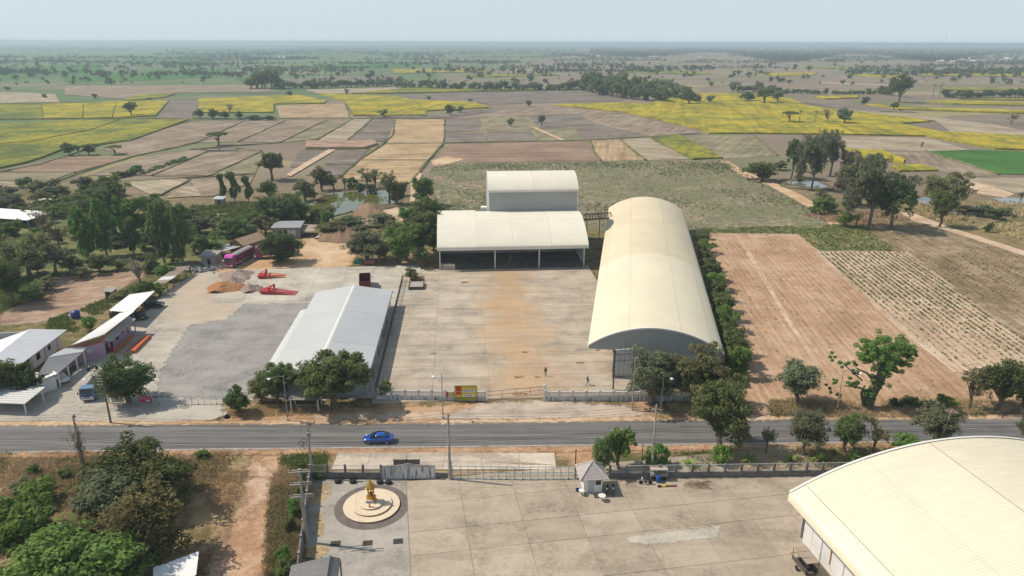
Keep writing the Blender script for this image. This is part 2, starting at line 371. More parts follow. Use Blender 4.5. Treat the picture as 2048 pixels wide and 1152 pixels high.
for off in (0,5):
    patch_px('wheel_track',[(1470+off,470),(1472.5+off,470),(1535+off,570),(1575+off,640),(1625+off,715),(1645+off,760),(1641+off,760),(1621+off,717),(1571+off,641),(1531+off,571)],dirt,jit=.08,step=2)
    patch_px('wheel_track',[(1738+off*1.4,604),(1741+off*1.4,603),(1800+off*1.6,655),(1850+off*1.8,693),(1915+off*2,745),(1910+off*2,748),(1846+off*1.8,697),(1796+off*1.6,658)],dirt,jit=.08,step=2)
# grey rows behind the brown field
for q,mt in [([(890,241),(958,236),(960,262),(890,267)],grey),([(962,236),(1050,232),(1075,258),(964,262)],dryg),([(1054,232),(1150,228),(1190,250),(1080,258)],grey),
  ([(890,268),(968,264),(972,285),(890,286.5)],grey),([(972,264),(1062,260),(1078,283),(976,285)],grey),([(1066,259),(1145,255),(1170,281),(1082,283)],dryg),
  ([(1148,254),(1195,251),(1300,274),(1176,280)],grey),([(1155,228),(1255,229),(1348,251),(1395,266),(1300,273),(1196,250)],dry)]:
    patch_px('field',q,mt)
patch_px('field',[(890,238),(1000,222),(1107,214),(1173,219),(1250,227),(1050,231)],dry)
patch_px('field',[(1107,211),(1190,207.6),(1300,208),(1348,188.5),(1469,187),(1556,195),(1584,199),(1615,213),(1695,223),(1796,234),(1862,244),(1799,249),(1879,265),(2600,300),(2600,318),(1990,299.6),(1851,273.5),(1678,270),(1522,268.5),(1417,268),(1393,258),(1348,247.5),(1300,237),(1260,227),(1173,218)],yel,h=.8)
# ---- left and centre fields
for q,mt,h in [
 ([(0,209),(83,209),(87,239),(0,240.5)],yelg,.8),([(84,209),(167,207.6),(165,238),(88,239)],yel,.8),([(168,207.6),(233,204),(224,237),(167,238)],yel,.8),([(234,204),(338.5,202),(312,232),(226,237)],yel,.8),
 ([(250,199),(288,190),(351,188.5),(330,195.5),(250,203)],yelg,.8),([(340,200.6),(396,200.6),(396,216),(385,237),(314,237)],grey,0),
 ([(397,199),(542,193.7),(590,190),(653,202),(649,207.6),(547,209),(547,226),(397,226)],yel,.8),([(552,211),(689,207.5),(705,235),(560,236)],strawr,0),
 ([(0,249),(167,242),(240,241),(180,262),(60,285),(0,290)],yelg,.8),([(243,241),(377,240.5),(264,282),(191,291),(128,299.5),(83,317),(52,327),(0,338),(0,291),(62,286),(182,263)],yelg,.7),
 ([(389,242),(488,242),(392,286),(264,313),(194,297)],dry,0),([(490,242),(569,242),(476,284),(396,286)],dry,0),([(573,242),(653,240.5),(559,286),(479,284)],dry,0),
 ([(655,240),(703,240),(632,279),(562,286)],dryg,0),([(706,239),(744,239),(694,280.5),(635,282)],dry2,0),([(746,239),(789,239),(784,272),(767,284),(697,280.5)],grey,0),
 ([(791,239),(888,239),(888,268),(885,286),(774,287)],straw,0),([(774,289),(888,287.5),(857,320),(722,320)],straw,0),([(718,322),(853,322),(840,338),(822,366),(795,372),(683,356)],straw,0),
 ([(669,301),(739,301),(732,305),(708,329),(652,329)],grey,0),([(600,301),(655,301),(600,334),(580,336)],grey,0),([(650,331),(706,331),(680,352),(610,352)],grey,0),
 ([(45,334),(139,313.5),(264,315),(153,345),(17,345)],brown,0),([(174,352),(278,317),(399,299.6),(413,303),(306,352)],dry,0),([(306,353),(417,305),(521,303),(417,352)],dry,0),
 ([(422,350),(524,305),(562,310),(517,334),(510,348)],dryg,0),([(250,365),(368,357),(378,362),(323,390),(299,390)],dry2,0),([(0,346),(146,346),(104,362),(0,362)],dryg,0),
 ([(0,363),(97,363),(62,374),(0,376)],dry2,0),([(333,397),(365,374),(420,374),(403,393)],dry2,0),([(380,362),(510,350),(500,368),(430,392),(405,395)],dry,0),
 ([(638,188.5),(694,190),(794,194),(826,202),(850,223),(853,232),(708,232),(694,206)],yel,.8),([(826.5,201),(895,204),(947,206),(978,216),(853.5,223)],yel,.8),
 ([(805,173),(843,172),(892,178),(1017,178),(1156,175),(1156,180),(999,183),(774,188),(704,188),(805,178)],yelg,.8),
 ([(767,192),(947,185),(1162,180.5),(1249,190),(1242,202),(1086,206),(978,209),(947,205),(828,200)],grey,0),([(610,180),(803,174.6),(803,180),(702,187),(637,188)],dry2,0),
 ([(730,235),(790,226),(852,233),(900,226),(985,217),(1000,222),(885,237)],grey,0),
 ([(1730,209),(1799,214.5),(2600,241),(2600,247),(1799,220)],yel,.8),([(1848,204),(1903.5,202),(2600,221),(2600,226),(1903,209)],yel,.8),([(1917,199),(2600,193),(2600,214)],yelg,.8),
 ([(1633,194),(1716,191),(1716,197),(1650,199)],yel,.8),([(1500,147.5),(1636,145),(1626,152),(1556,153)],yel,.8),([(1827,145),(2600,150),(2600,157),(1834,152)],yel,.8),
 ([(1600,132),(1800,138),(1780,141),(1610,137)],yelg,.8),([(1700,148),(1820,150),(1780,156),(1700,152)],yel,.8),([(1640,164),(1800,170),(1800,174),(1640,168)],dry2,0),
 ([(785,139),(960,137),(985,144),(790,147)],yel,.8),([(920,150),(1100,148),(1120,152),(940,155)],yelg,.8),([(1800,160),(2600,166),(2600,172),(1800,170)],dryg,0),([(1880,176),(2600,180),(2600,184),(1890,181)],yelg,.8),
 ([(1250,140),(1420,146),(1420,150),(1250,146)],yelg,.8),([(560,158),(800,150),(800,170),(620,174)],grey,0),([(0,185),(110,188),(120,206),(0,207)],dry2,0),([(130,172),(500,170),(560,184),(360,186),(240,198),(130,190)],dry,0),
 ([(1560,212),(1740,222),(1990,250),(2048,262),(2048,292),(1900,264),(1870,242)],dry2,0),([(1600,205),(1730,212),(1840,226),(1700,222)],grey,0),
 ([(120,148),(470,138),(480,150),(300,162),(130,166)],green,0),([(0,135),(200,128),(210,142),(0,160)],green,0),([(260,115),(420,112),(420,124),(270,128)],green,0),([(630,130),(830,126),(830,134),(640,140)],green,0),([(470,158),(560,150),(560,156),(490,168)],green,0)]:
    patch_px('field',q,mt,h=h)
# raised building platform of bare pink earth, and farm tracks
patch_px('earth_platform',[(612,285),(749,284),(755,290),(728,299),(612,299)],mud,h=.9)
patch_px('dirt_track',[(572,352),(582,354),(672,300),(676,296),(664,296),(600,333)],dirt,jit=.1,step=5)
patch_px('dirt_track',[(1062,256),(1072,256),(1130,281),(1122,282)],dirt2,jit=.3,step=6)
patch_px('dirt_track',[(822,366),(836,345),(845,350),(832,372),(830,405),(820,405)],dirt,jit=.25,step=4)
patch_px('grass_bank',z=.004,px=[(380,412),(470,408),(620,415),(640,440),(560,460),(440,448),(380,430)],mat=grassy,jit=.6,step=3)
patch_px('grass_bank',z=.005,px=[(540,405),(640,395),(700,445),(640,470),(545,462)],mat=grassy,jit=.8,step=3)
patch_px('grass_bank',z=.006,px=[(0,560),(111,552),(45,604),(0,628)],mat=grassy,jit=.6,step=2)
patch_px('grass_bank',px=[(-20,425),(200,420),(420,445),(470,470),(420,515),(400,535),(300,545),(250,540),(111,552),(0,566)],mat=grassy,z=.0035,jit=1.5)
# bunds between the fields: low grassy ridges
bundm=soil('bund_grass',(.10,.105,.045),(.17,.155,.075),(.24,.2,.12),patch=.05,fine=.4)
def bund(px,w=1.0,h=.35):
    pts=[G3(*p) for p in px]; mb=MB(); vs=[];fs=[]
    rr=random.Random(int(px[0][0]*7+px[0][1]))
    path=[]
    for a,b in zip(pts,pts[1:]):
        n=max(2,int((b-a).length/9)); path+=[a.lerp(b,k/n) for k in range(n)]
    path.append(pts[-1])
    for i,p in enumerate(path):
        d=(path[min(i+1,len(path)-1)]-path[max(i-1,0)]).normalized(); n=Vector((-d.y,d.x,0))
        ww=w*rr.uniform(.6,1.3); hh=h*rr.uniform(.5,1.3); q=p+n*rr.gauss(0,.25)
        vs+=[q-n*ww,q-n*ww*.3+Vector((0,0,.3+hh)),q+n*ww*.3+Vector((0,0,.3+hh)),q+n*ww]
    for i in range(len(path)-1):
        for k in range(3): fs.append((i*4+k,i*4+k+1,i*4+5+k,i*4+4+k))
    o=mb.add(vs,fs).build('field_bund',bundm); o['kind']='structure'; return o
for b_ in [[(0,241),(120,239),(320,238),(400,238),(560,238),(720,238),(890,238)],[(377,241),(190,294),(80,330),(0,345)],[(490,242),(394,286),(265,314),(150,350),(60,385)],[(571,242),(478,284)],[(654,241),(560,286),(380,300)],[(705,239),(634,281)],[(745,239),(695,281)],
   [(790,239),(786,272),(768,287),(720,321),(682,354)],[(889,239),(889,268),(886,287),(858,321),(838,345),(822,366)],[(890,287),(1175,281)],[(1175,281),(1300,274),(1400,268)],[(1200,322),(1178,281)],[(1291,321),(1240,279)],[(1385,320),(1300,276)],[(1445,318),(1360,272)],
   [(305,352),(415,304),(524,303)],[(422,352),(524,304)],[(150,347),(264,315)],[(0,346),(150,346)],[(250,364),(380,357),(510,349)],[(700,235),(690,207)],[(547,227),(548,209)],[(1556,312),(1508,272)],[(1852,303),(2000,350)],[(380,360),(320,392)],[(395,300),(480,298),(520,303)],[(0,207),(240,204)],[(610,300),(740,300)],[(652,330),(708,330)]]: bund(b_)
# ---- water
def water(name,px,col,z=.05,rough=.04):
    m,t,b=newmat(name+'_water%d'%len(MATS)); b.inputs['Base Color'].default_value=(*col,1); b.inputs['Roughness'].default_value=rough
    b.inputs['Specular IOR Level'].default_value=.55; bump(t,b,noise(t,pos(t),1.5,3),.04,.05)
    o=patch_px(name,px,m,z=z,jit=.5,step=3); return o
bank=soil('pond_bank',(.10,.09,.05),(.20,.16,.10),(.32,.24,.16),patch=.1,fine=1.2)
patch_px('pond_bank',[(612,402),(650,384),(720,380),(788,378),(800,395),(805,412),(765,420),(700,424),(650,440),(612,440)],bank,jit=.5,step=3,z=.30)
water('pond',[(622,408),(655,388),(720,384),(786,383),(795,398),(790,408),(740,413),(715,420),(690,428),(668,432),(640,428),(618,418)],(.10,.105,.03),z=.32)
patch_px('pond_bank',[(1560,358),(1640,360),(1670,378),(1640,384),(1560,374)],bank,jit=.5,step=3,z=.30)
water('pond',[(1573,365),(1632,364),(1655,375),(1640,378),(1580,370)],(.16,.18,.16),z=.32)
patch_px('pond_bank',[(1800,394),(1850,390),(1960,410),(2010,440),(1960,452),(1880,425)],bank,jit=.5,step=3,z=.30)
water('pond',[(1820,399),(1852,396),(1900,406),(1955,428),(1948,435),(1895,424),(1850,410)],(.18,.20,.17),z=.32)
water('pond',[(1985,399),(2015,397),(2600,408),(2600,420),(2020,412)],(.18,.20,.18),z=.32)
water('pond',[(397,299.5),(425,298),(479,297.6),(470,300.5),(420,301.5)],(.25,.25,.22),z=.42)
water('pond',[(393,446),(415,430),(440,430),(436,442),(405,455)],(.30,.30,.30),z=.32,rough=.3)
water('pond',[(660,420),(520,445),(520,462),(620,470),(700,440)],(.045,.06,.02),z=.31) if False else None

# ------------------------------------------------------------------ road
def road_mat():
    m,t,b=newmat('asphalt'); P=pos(t)
    f=noise(t,P,.25,5); f2=noise(t,P,9,3)
    col=ramp(t,math_(t,'ADD',math_(t,'MULTIPLY',f,.5),math_(t,'MULTIPLY',f2,.5)),[(.35,(.085,.083,.08)),(.65,(.14,.135,.13))])
    mp=mapping(t,P,R(-1.1),(.02,1,1)); s=noise(t,mp,1.1,5,.65)
    col=mix(t,ramp(t,s,[(.44,(0,0,0)),(.6,(.8,.8,.8))]),col,(.19,.18,.17))
    mp2=mapping(t,P,R(-1.1),(.05,1,1)); s2=noise(t,mp2,2.2,4,.6)
    col=mix(t,ramp(t,s2,[(.57,(0,0,0)),(.7,(.7,.7,.7))]),col,(.05,.05,.052))
    t.links.new(col,b.inputs['Base Color']); b.inputs['Roughness'].default_value=.8; bump(t,b,f2,.2,.01); return m
asphalt=road_mat()
shoulder=M('shoulder_asphalt',(.30,.25,.205),scale=.5,var=.16,rough=.9)
def strip(name,top,bot,mat,z,steps=40):
    "ribbon between two polylines given in survey points"
    def at(pl,x):
        for (x0,y0),(x1,y1) in zip(pl,pl[1:]):
            if x<=x1 or (x1,y1)==pl[-1]: return y0+(y1-y0)*(x-x0)/(x1-x0)
    xs=[top[0][0]+(top[-1][0]-top[0][0])*i/steps for i in range(steps+1)]
    vs=[];fs=[]
    for x in xs:
        a=G(x,at(top,x)); b=G(x,at(bot,x)); vs+=[(a[0],a[1],z),(b[0],b[1],z)]
    for i in range(steps): fs.append((2*i+1,2*i+3,2*i+2,2*i))
    o=MB().add(vs,fs).build(name,mat); o['kind']='structure'; return o
RT=[(-700,856),(0,852.5),(420,850),(930,848),(1332,842.5),(1536,841),(2048,839),(2700,836)]
RB=[(-700,911),(0,906.5),(420,900),(820,896),(1172,892),(1540,888.5),(2048,882),(2700,874)]
strip('road_shoulder',[(x,y-6) for x,y in RT],[(x,y+7) for x,y in RB],shoulder,.105)
strip('road',RT,RB,asphalt,.115)
paint=M('road_paint',(.50,.48,.45),scale=3,var=.35,rough=.7)
strip('road_marking',[(x,y-1.3) for x,y in RB],[(x,y-.2) for x,y in RB],paint,.121)
# ------------------------------------------------------------------ concrete yards
def concrete(name,c,stain=(.30,.21,.12),st=.5,dark=(.2,.18,.155),cloc=None,crad=14,orient=0,band=None):
    m,t,b=newmat(name); P=pos(t)
    oi=t.nodes.new('ShaderNodeObjectInfo').outputs['Random']
    f=math_(t,'ADD',math_(t,'MULTIPLY',noise(t,P,.16,6,.65,.3),.62),math_(t,'MULTIPLY',noise(t,P,2.2,5,.7),.38))
    col=ramp(t,f,[(.36,tuple(x*.60 for x in c)),(.49,c),(.62,tuple(x*1.2 for x in c))])
    mp=mapping(t,P,R(-4.4),(.14,1,1)); s=noise(t,mp,.5,5,.6)
    col=mix(t,ramp(t,s,[(.47,(0,0,0)),(.68,(.5,.5,.5))]),col,dark)
    w=noise(t,P,.35,5,.7)
    col=mix(t,ramp(t,w,[(.58,(0,0,0)),(.75,(.6,.6,.6))]),col,tuple(min(1,x*1.22) for x in c))
    if band:
        # earth carried in by lorries down the middle of the yard
        (bx,by),hd,half=band
        mp3=t.nodes.new('ShaderNodeMapping'); mp3.vector_type='POINT'
        sub=t.nodes.new('ShaderNodeVectorMath'); sub.operation='SUBTRACT'; sub.inputs[1].default_value=(bx,by,0); t.links.new(P,sub.inputs[0])
        rot=mapping(t,sub.outputs[0],-hd); sx=t.nodes.new('ShaderNodeSeparateXYZ'); t.links.new(rot,sx.inputs[0])
        a=math_(t,'ABSOLUTE',sx.outputs[0]); a=math_(t,'DIVIDE',a,half); a=math_(t,'ADD',a,math_(t,'MULTIPLY',math_(t,'SUBTRACT',noise(t,P,.13,6,.72),.5),2.4))
        k=ramp(t,a,[(.1,(st,st,st)),(1.25,(0,0,0))]); col=mix(t,k,col,stain)
    tint=math_(t,'ADD',math_(t,'MULTIPLY',oi,.16),.92)
    col=mix(t,1.0,col,tint,'MULTIPLY')
    t.links.new(col,b.inputs['Base Color']); b.inputs['Roughness'].default_value=.88; b.inputs['Specular IOR Level'].default_value=.2
    bump(t,b,f,.15,.03); return m
joint=M('slab_joint',(.23,.19,.14),scale=.7,var=.3,rough=.95)
joint_l=M('dusty_joint',(.44,.37,.28),c2=(.27,.22,.16),scale=.5,var=.2,rough=.95)
def slab_yard(name,origin,heading,xs,ys,mat,jm=None,z=.16,gap=.035,skip=None,zb=.112,bedmax=1e9):
    "a yard of separate slabs on a dark bed; xs, ys are joint positions in the yard's own frame"
    root=bpy.data.objects.new(name,None); C.objects.link(root); root['kind']='structure'
    root.location=(origin[0],origin[1],0); root.rotation_euler=(0,0,heading)
    MB().box(xs[0]-.1,min(xs[-1],bedmax)+.1,ys[0]-.1,ys[-1]+.1,.0,zb).build('bed',jm or joint,root)
    cache={}; rr=random.Random(5)
    for i in range(len(xs)-1):
        for j in range(len(ys)-1):
            w=xs[i+1]-xs[i]; d=ys[j+1]-ys[j]
            if skip and skip(.5*(xs[i]+xs[i+1]),.5*(ys[j]+ys[j+1])): continue
            k=(round(w,3),round(d,3))
            if k not in cache:
                g=gap/2; b=.012; z1=z-zb
                me=MB()
                a0,a1,b0,b1=-w/2+g,w/2-g,-d/2+g,d/2-g
                me.add([(a0,b0,0),(a1,b0,0),(a1,b1,0),(a0,b1,0),(a0,b0,z1-b),(a1,b0,z1-b),(a1,b1,z1-b),(a0,b1,z1-b),(a0+b,b0+b,z1),(a1-b,b0+b,z1),(a1-b,b1-b,z1),(a0+b,b1-b,z1)],
                  [(0,1,5,4),(1,2,6,5),(2,3,7,6),(3,0,4,7),(4,5,9,8),(5,6,10,9),(6,7,11,10),(7,4,8,11),(8,9,10,11)])
                o=me.build('slab',mat,root); cache[k]=o.data
            else:
                o=bpy.data.objects.new('slab',cache[k]); link(o,root)
            o.location=(.5*(xs[i]+xs[i+1]),.5*(ys[j]+ys[j+1]),zb+rr.uniform(-.008,.008))
    return root
HM=R(4.4)   # the middle yard is turned 4.4 degrees to the left
om=G(866,784)
conc_mid=concrete('concrete_mid',(.42,.355,.275),stain=(.44,.28,.15),st=.7,band=(G(1040,690),HM,9.5))
xs=[-9.6+9.55*i for i in range(9)]; ys=[-3.4,0.0]
while ys[-1]<66: ys.append(ys[-1]+4.9)
hc,hs=math.cos(R(-9)),math.sin(R(-9))
def under_hall(x,y):
    wx=om[0]+x*math.cos(HM)-y*math.sin(HM)-13.1; wy=om[1]+x*math.sin(HM)+y*math.cos(HM)-114.2; return wx*hc+wy*hs>12 and wy>-3 or x>36
slab_yard('middle_yard',om,HM,xs,ys,conc_mid,skip=under_hall,bedmax=36,jm=joint_l,gap=.06)
# dusty concrete of the left-hand yard: older slabs at the back, worn sheet in front
conc_left=concrete('concrete_left',(.44,.40,.34),stain=(.50,.385,.265),st=.6,dark=(.33,.29,.24),band=(G(420,620),R(35),11.0))
patch_px('left_yard',[(-60,850),(-60,812),(60,795),(120,770),(190,705),(275,640),(335,580),(392,548),(430,543),(470,560),(520,600),(700,560),(814,536),(802,590),(757,785),(752,797),(560,803),(445,803),(446,838),(300,850)],conc_left,z=.12,jit=.6,step=2)
ol=G(470,606); xs=[7.3*i for i in range(6)]; ys=[0,5,10,15,20,25,28.5]
slab_yard('left_yard_slabs',ol,R(6),[-5.5,1.4,8.3,15.2,22.1,29.0,35.9,40.5],[0,6.2,12.4,18.6,24.8],concrete('concrete_slabs',(.45,.41,.345),dark=(.34,.30,.25)),z=.155)
patch_px('left_yard_asphalt',[(489,609),(617,608),(553,727),(540,796),(450,798),(310,795),(324,741),(354,693),(380,652),(428,644),(455,640)],concrete('worn_asphalt',(.275,.26,.24),dark=(.21,.2,.185)),z=.13,jit=.6,step=2)
# entrance aprons
apron=concrete('apron_concrete',(.46,.375,.30),stain=(.5,.3,.16),st=.4)
patch_px('apron',[(965,806),(1090,803),(1245,812),(1300,830),(1270,838),(1000,842),(880,842),(900,830)],apron,z=.10,jit=.8)
patch_px('apron',[(640,822),(900,826),(880,842),(620,846)],soil('dusty_apron',(.40,.28,.19),(.50,.385,.28),(.54,.44,.34),patch=.12,fine=1.2),z=.098,jit=.9)
patch_px('road_dust',[(-50,844),(400,843),(900,841),(1300,835),(2100,831),(2100,838),(1330,842),(930,847.5),(420,850),(-50,853)],dirt2,z=.1245,jit=.42)
patch_px('road_dust',[(-50,909),(420,902.5),(820,898),(1172,894),(1540,890.5),(2100,883),(2100,891),(1540,899),(1172,904),(820,909),(420,912),(-50,918)],orange,z=.1255,jit=.45)
patch_px('bare_earth',[(1130,905),(1200,900),(1215,945),(1150,950)],orange,z=.09,jit=.8)
patch_px('bare_earth',[(1255,806),(1420,808),(1500,812),(1490,838),(1290,842)],soil('verge_tan',(.26,.17,.10),(.42,.27,.165),(.50,.35,.23),patch=.18,fine=1.3),z=.088,jit=.8)
conc_fg=concrete('concrete_front',(.385,.32,.245),dark=(.26,.215,.16))
HF=R(9.5)
of=G(816,960)
ca,sa=math.cos(HF),math.sin(HF)
slab_yard('front_yard',of,HF,gap=.045,xs=[-.2,6.6,13.5,20.4,27.3,34.2,41.1,48,55],ys=[-42,-35,-28.6,-22,-15.4,-11.2,-5.6,-.5],mat=conc_fg,z=.16)
slab_yard('front_apron',G(662,942),R(.3),[0,4.7,9.9,15.1,20.3,25.5,30.5],[0.2,2.0,4.4],concrete('apron_pale',(.52,.44,.35),stain=(.5,.3,.16),st=.4),z=.15,zb=.118)
patch_px('front_yard_edge',[(812,962),(1220,962),(1780,953),(1780,1010),(812,1010)],conc_fg,z=.092)
patch_px('concrete_repair',[(1246,1077),(1300,1070),(1440,1053),(1437,1076),(1350,1087),(1290,1092),(1262,1087)],concrete('fresh_concrete',(.45,.405,.335),dark=(.33,.285,.23)),z=.176,jit=.2)
stain=soil('rust_debris',(.20,.10,.05),(.28,.15,.08),(.34,.2,.11),patch=.4,fine=3)
for sx,sy,sw in ((1050,706,7),(1160,727,9),(1038,756,9),(1075,756,6),(930,566,8),(867,709,6),(1195,702,4),(1040,790,16)): patch_px('rust_stain',[(sx-sw,sy-1.2),(sx+sw,sy-1.6),(sx+sw*.8,sy+1.2),(sx-sw*.7,sy+1.4)],stain,z=.178,jit=.22)
tyrem=M('tyre_mark_dark',(.30,.24,.185),var=.2)
for k in range(5):
    pl=[(925+k*13+i*9.5+(i*i)*.35,905+ i*3.6 if i<6 else 905+21.6+(i-6)*1.3) for i in range(11)]
    pts_=[G3(*p) for p in pl]; vs=[];fs=[]
    for i,p in enumerate(pts_):
        d=(pts_[min(i+1,10)]-pts_[max(i-1,0)]).normalized(); n_=Vector((-d.y,d.x,0))*.06; vs+=[p-n_+Vector((0,0,.163)),p+n_+Vector((0,0,.163))]
    for i in range(10): fs.append((2*i,2*i+1,2*i+3,2*i+2))
    o=MB().add(vs,fs).build('tyre_mark',tyrem); o['kind']='structure'
# shrine plot in old dark concrete
patch_px('shrine_plot',[(606,1096),(620,960),(812,960),(824,1080),(832,1110),(845,1180),(680,1180),(640,1108)],concrete('old_concrete',(.33,.30,.26),dark=(.22,.205,.185)),z=.10,jit=.06,step=1)
# ------------------------------------------------------------------ big sheds
def sheetmat(name,c,rough=.45,streak=.12,metal=0.0):
    "painted metal sheet: faint panel-to-panel tone, dust streaks down the slope"
    m,t,b=newmat(name); O=objco(t); oi=t.nodes.new('ShaderNodeObjectInfo').outputs['Random']
    f=noise(t,O,.12,5,.6); g=noise(t,mapping(t,O,0,(.25,2.2,1)),1.0,4,.6)
    col=ramp(t,math_(t,'ADD',math_(t,'MULTIPLY',f,.5),math_(t,'MULTIPLY',g,.5)),[(.35,tuple(x*(1-streak) for x in c)),(.6,c),(.75,tuple(min(1,x*1.04) for x in c))])
    col=mix(t,1.0,col,math_(t,'ADD',math_(t,'MULTIPLY',oi,.07),.95),'MULTIPLY')
    t.links.new(col,b.inputs['Base Color']); b.inputs['Roughness'].default_value=rough; b.inputs['Metallic'].default_value=metal
    b.inputs['Specular IOR Level'].default_value=.35
    return m
cream=sheetmat('cream_sheet',(.76,.68,.50)); creamd=sheetmat('cream_sheet_aged',(.69,.60,.42)); creamw=sheetmat('cream_white_sheet',(.80,.75,.62))
creamf=sheetmat('cream_sheet_near',(.78,.70,.53))
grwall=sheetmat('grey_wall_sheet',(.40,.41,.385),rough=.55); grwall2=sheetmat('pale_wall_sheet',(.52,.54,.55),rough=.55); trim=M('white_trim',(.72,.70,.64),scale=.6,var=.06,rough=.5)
steel=M('painted_steel',(.62,.62,.60),scale=2,var=.1,rough=.5); dk=M('dark_void',(.03,.03,.032),rough=.9)
def arcz(W,e,s):
    w=W/2; Rr=(w*w+s*s)/(2*s)
    return lambda x: e+math.sqrt(max(0,Rr*Rr-(x-w)**2))-(Rr-s)
def arch_sheet(name,parent,mat,zf,x0,x1,y0,y1,nx,pitch,amp,swap=False,lift=0.0,drop=0.0):
    "corrugated vault sheet; ribs follow the curve. swap: vault axis along x instead of y"
    xs=[x0+(x1-x0)*i/nx for i in range(nx+1)]; pts=[(x,zf(x)) for x in xs]
    if drop>0: pts=[(x0-.12,pts[0][1]-drop),(x0-.08,pts[0][1]-.12)]+pts
    if drop<0: pts=pts+[(x1+.08,pts[-1][1]-.12),(x1+.12,pts[-1][1]+drop)]
    n=max(1,int(round((y1-y0)/pitch))); p=(y1-y0)/n; ys=[];hs=[]
    for k in range(n):
        for fr,h in ((0,0),(.55,0),(.68,1),(.87,1)): ys.append(y0+(k+fr)*p); hs.append(h*amp)
    ys.append(y1); hs.append(0)
    P=np.array(pts); Y=np.array(ys); Hh=np.array(hs); a,b=len(P),len(Y)
    # outward normal of the profile
    T=np.gradient(P,axis=0); Nn=np.stack([-T[:,1],T[:,0]],1); Nn/=np.linalg.norm(Nn,axis=1)[:,None]
    XX=P[:,None,0]+Nn[:,None,0]*Hh[None,:]; ZZ=P[:,None,1]+Nn[:,None,1]*Hh[None,:]+lift; YY=np.broadcast_to(Y[None,:],XX.shape)
    V=np.stack([YY,XX,ZZ] if swap else [XX,YY,ZZ],-1).reshape(-1,3)
    i=np.arange(a-1)[:,None]*b+np.arange(b-1)[None,:]; i=i.ravel()
    Fq=np.stack([i,i+b,i+b+1,i+1],1)
    if swap: Fq=Fq[:,::-1]
    o=bpy.data.objects.new(name,npmesh(name,V,Fq,4,mat)); link(o,parent); return o
def rib_wall(name,parent,mat,p0,p1,zlo,zhi,pitch=.3,amp=.04):
    "ribbed sheet wall from p0 to p1 (2D); zlo, zhi may be functions of the distance along it"
    p0=Vector((*p0,0)); p1=Vector((*p1,0)); d=p1-p0; L=d.length; d.normalize(); nrm=Vector((d.y,-d.x,0))
    fl=zlo if callable(zlo) else (lambda s:zlo); fh=zhi if callable(zhi) else (lambda s:zhi)
    n=max(1,int(L/pitch)); st=[]
    for k in range(n):
        for fr,h in ((0,0),(.5,0),(.62,1),(.88,1)): st.append(((k+fr)*L/n,h*amp))
    st.append((L,0)); vs=[];fs=[]
    for s_,h in st:
        q=p0+d*s_+nrm*h; vs+=[(q.x,q.y,fl(s_)),(q.x,q.y,fh(s_))]
    for i in range(len(st)-1): fs.append((2*i,2*i+2,2*i+3,2*i+1))
    return MB().add(vs,fs).build(name,mat,parent)
# ---- long vaulted warehouse
W,L,E,S=22.5,110.0,6.0,3.8; zf=arcz(W,E,S)
t_=thing('arched_warehouse','long cream vaulted warehouse with grey gable end, hedge along its right side','warehouse',(13.1,114.2,.0),R(-9))
fr=[0,.07,.30,.68,.91,1.0]
for k in range(5):
    for j,(y0,y1,mt) in enumerate([(0,34,cream),(34,73,cream),(73,L,creamd)] if False else [(0,46,cream),(46,80,creamd),(80,L,creamd)]):
        arch_sheet('roof_sheet',t_,mt,zf,W*fr[k]+(.012 if k else 0),W*fr[k+1]-.012,y0+(.02 if j else 0),y1-.02,8 if k in(1,2,3) else 3,.55,.045,lift=.02*(k%2)+.012*j,drop=.65 if k==0 else (-.65 if k==4 else 0))
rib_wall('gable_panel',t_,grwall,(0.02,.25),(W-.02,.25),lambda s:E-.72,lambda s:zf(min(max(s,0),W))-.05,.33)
rib_wall('front_wall',t_,grwall2,(4.6,.32),(20.7,.32),0.0,lambda s:E-.6,.33)
rib_wall('side_wall',t_,grwall2,(4.6,L-.4),(4.6,.32),0.0,lambda s:E+1.2,.4); rib_wall('side_wall',t_,grwall2,(20.7,.32),(20.7,L-.4),0.0,lambda s:E+.6,.4)
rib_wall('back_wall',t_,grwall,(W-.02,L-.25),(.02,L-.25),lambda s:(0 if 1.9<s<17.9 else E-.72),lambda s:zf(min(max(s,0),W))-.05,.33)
vs=[];n=28
mb=MB()
for k in range(n):
    xa,xb=W*k/n,W*(k+1)/n
    mb.add([(xa,-.12,zf(xa)+.1),(xb,-.12,zf(xb)+.1),(xb,-.12,zf(xb)-.18),(xa,-.12,zf(xa)-.18),(xa,.16,zf(xa)+.1),(xb,.16,zf(xb)+.1),(xb,.16,zf(xb)-.18),(xa,.16,zf(xa)-.18)],[(0,1,2,3),(0,4,5,1),(3,2,6,7),(4,7,6,5)])
mb.build('gable_trim',trim,t_)
for y in range(4,110,8):
    MB().box(W-.6,W-.35,y,y+.25,0,E-.3).build('canopy_post',steel,t_)
MB().box(4.5,20.8,.2,L-.2,0,.14).build('floor_plinth',joint,t_)
MB().box(4.72,5.6,.02,.24,0,.5).build('wall_lamp',dk,t_) if False else MB().cbox((4.35,.1,E-.9),(.35,.3,.35)).build('wall_lamp',dk,t_)
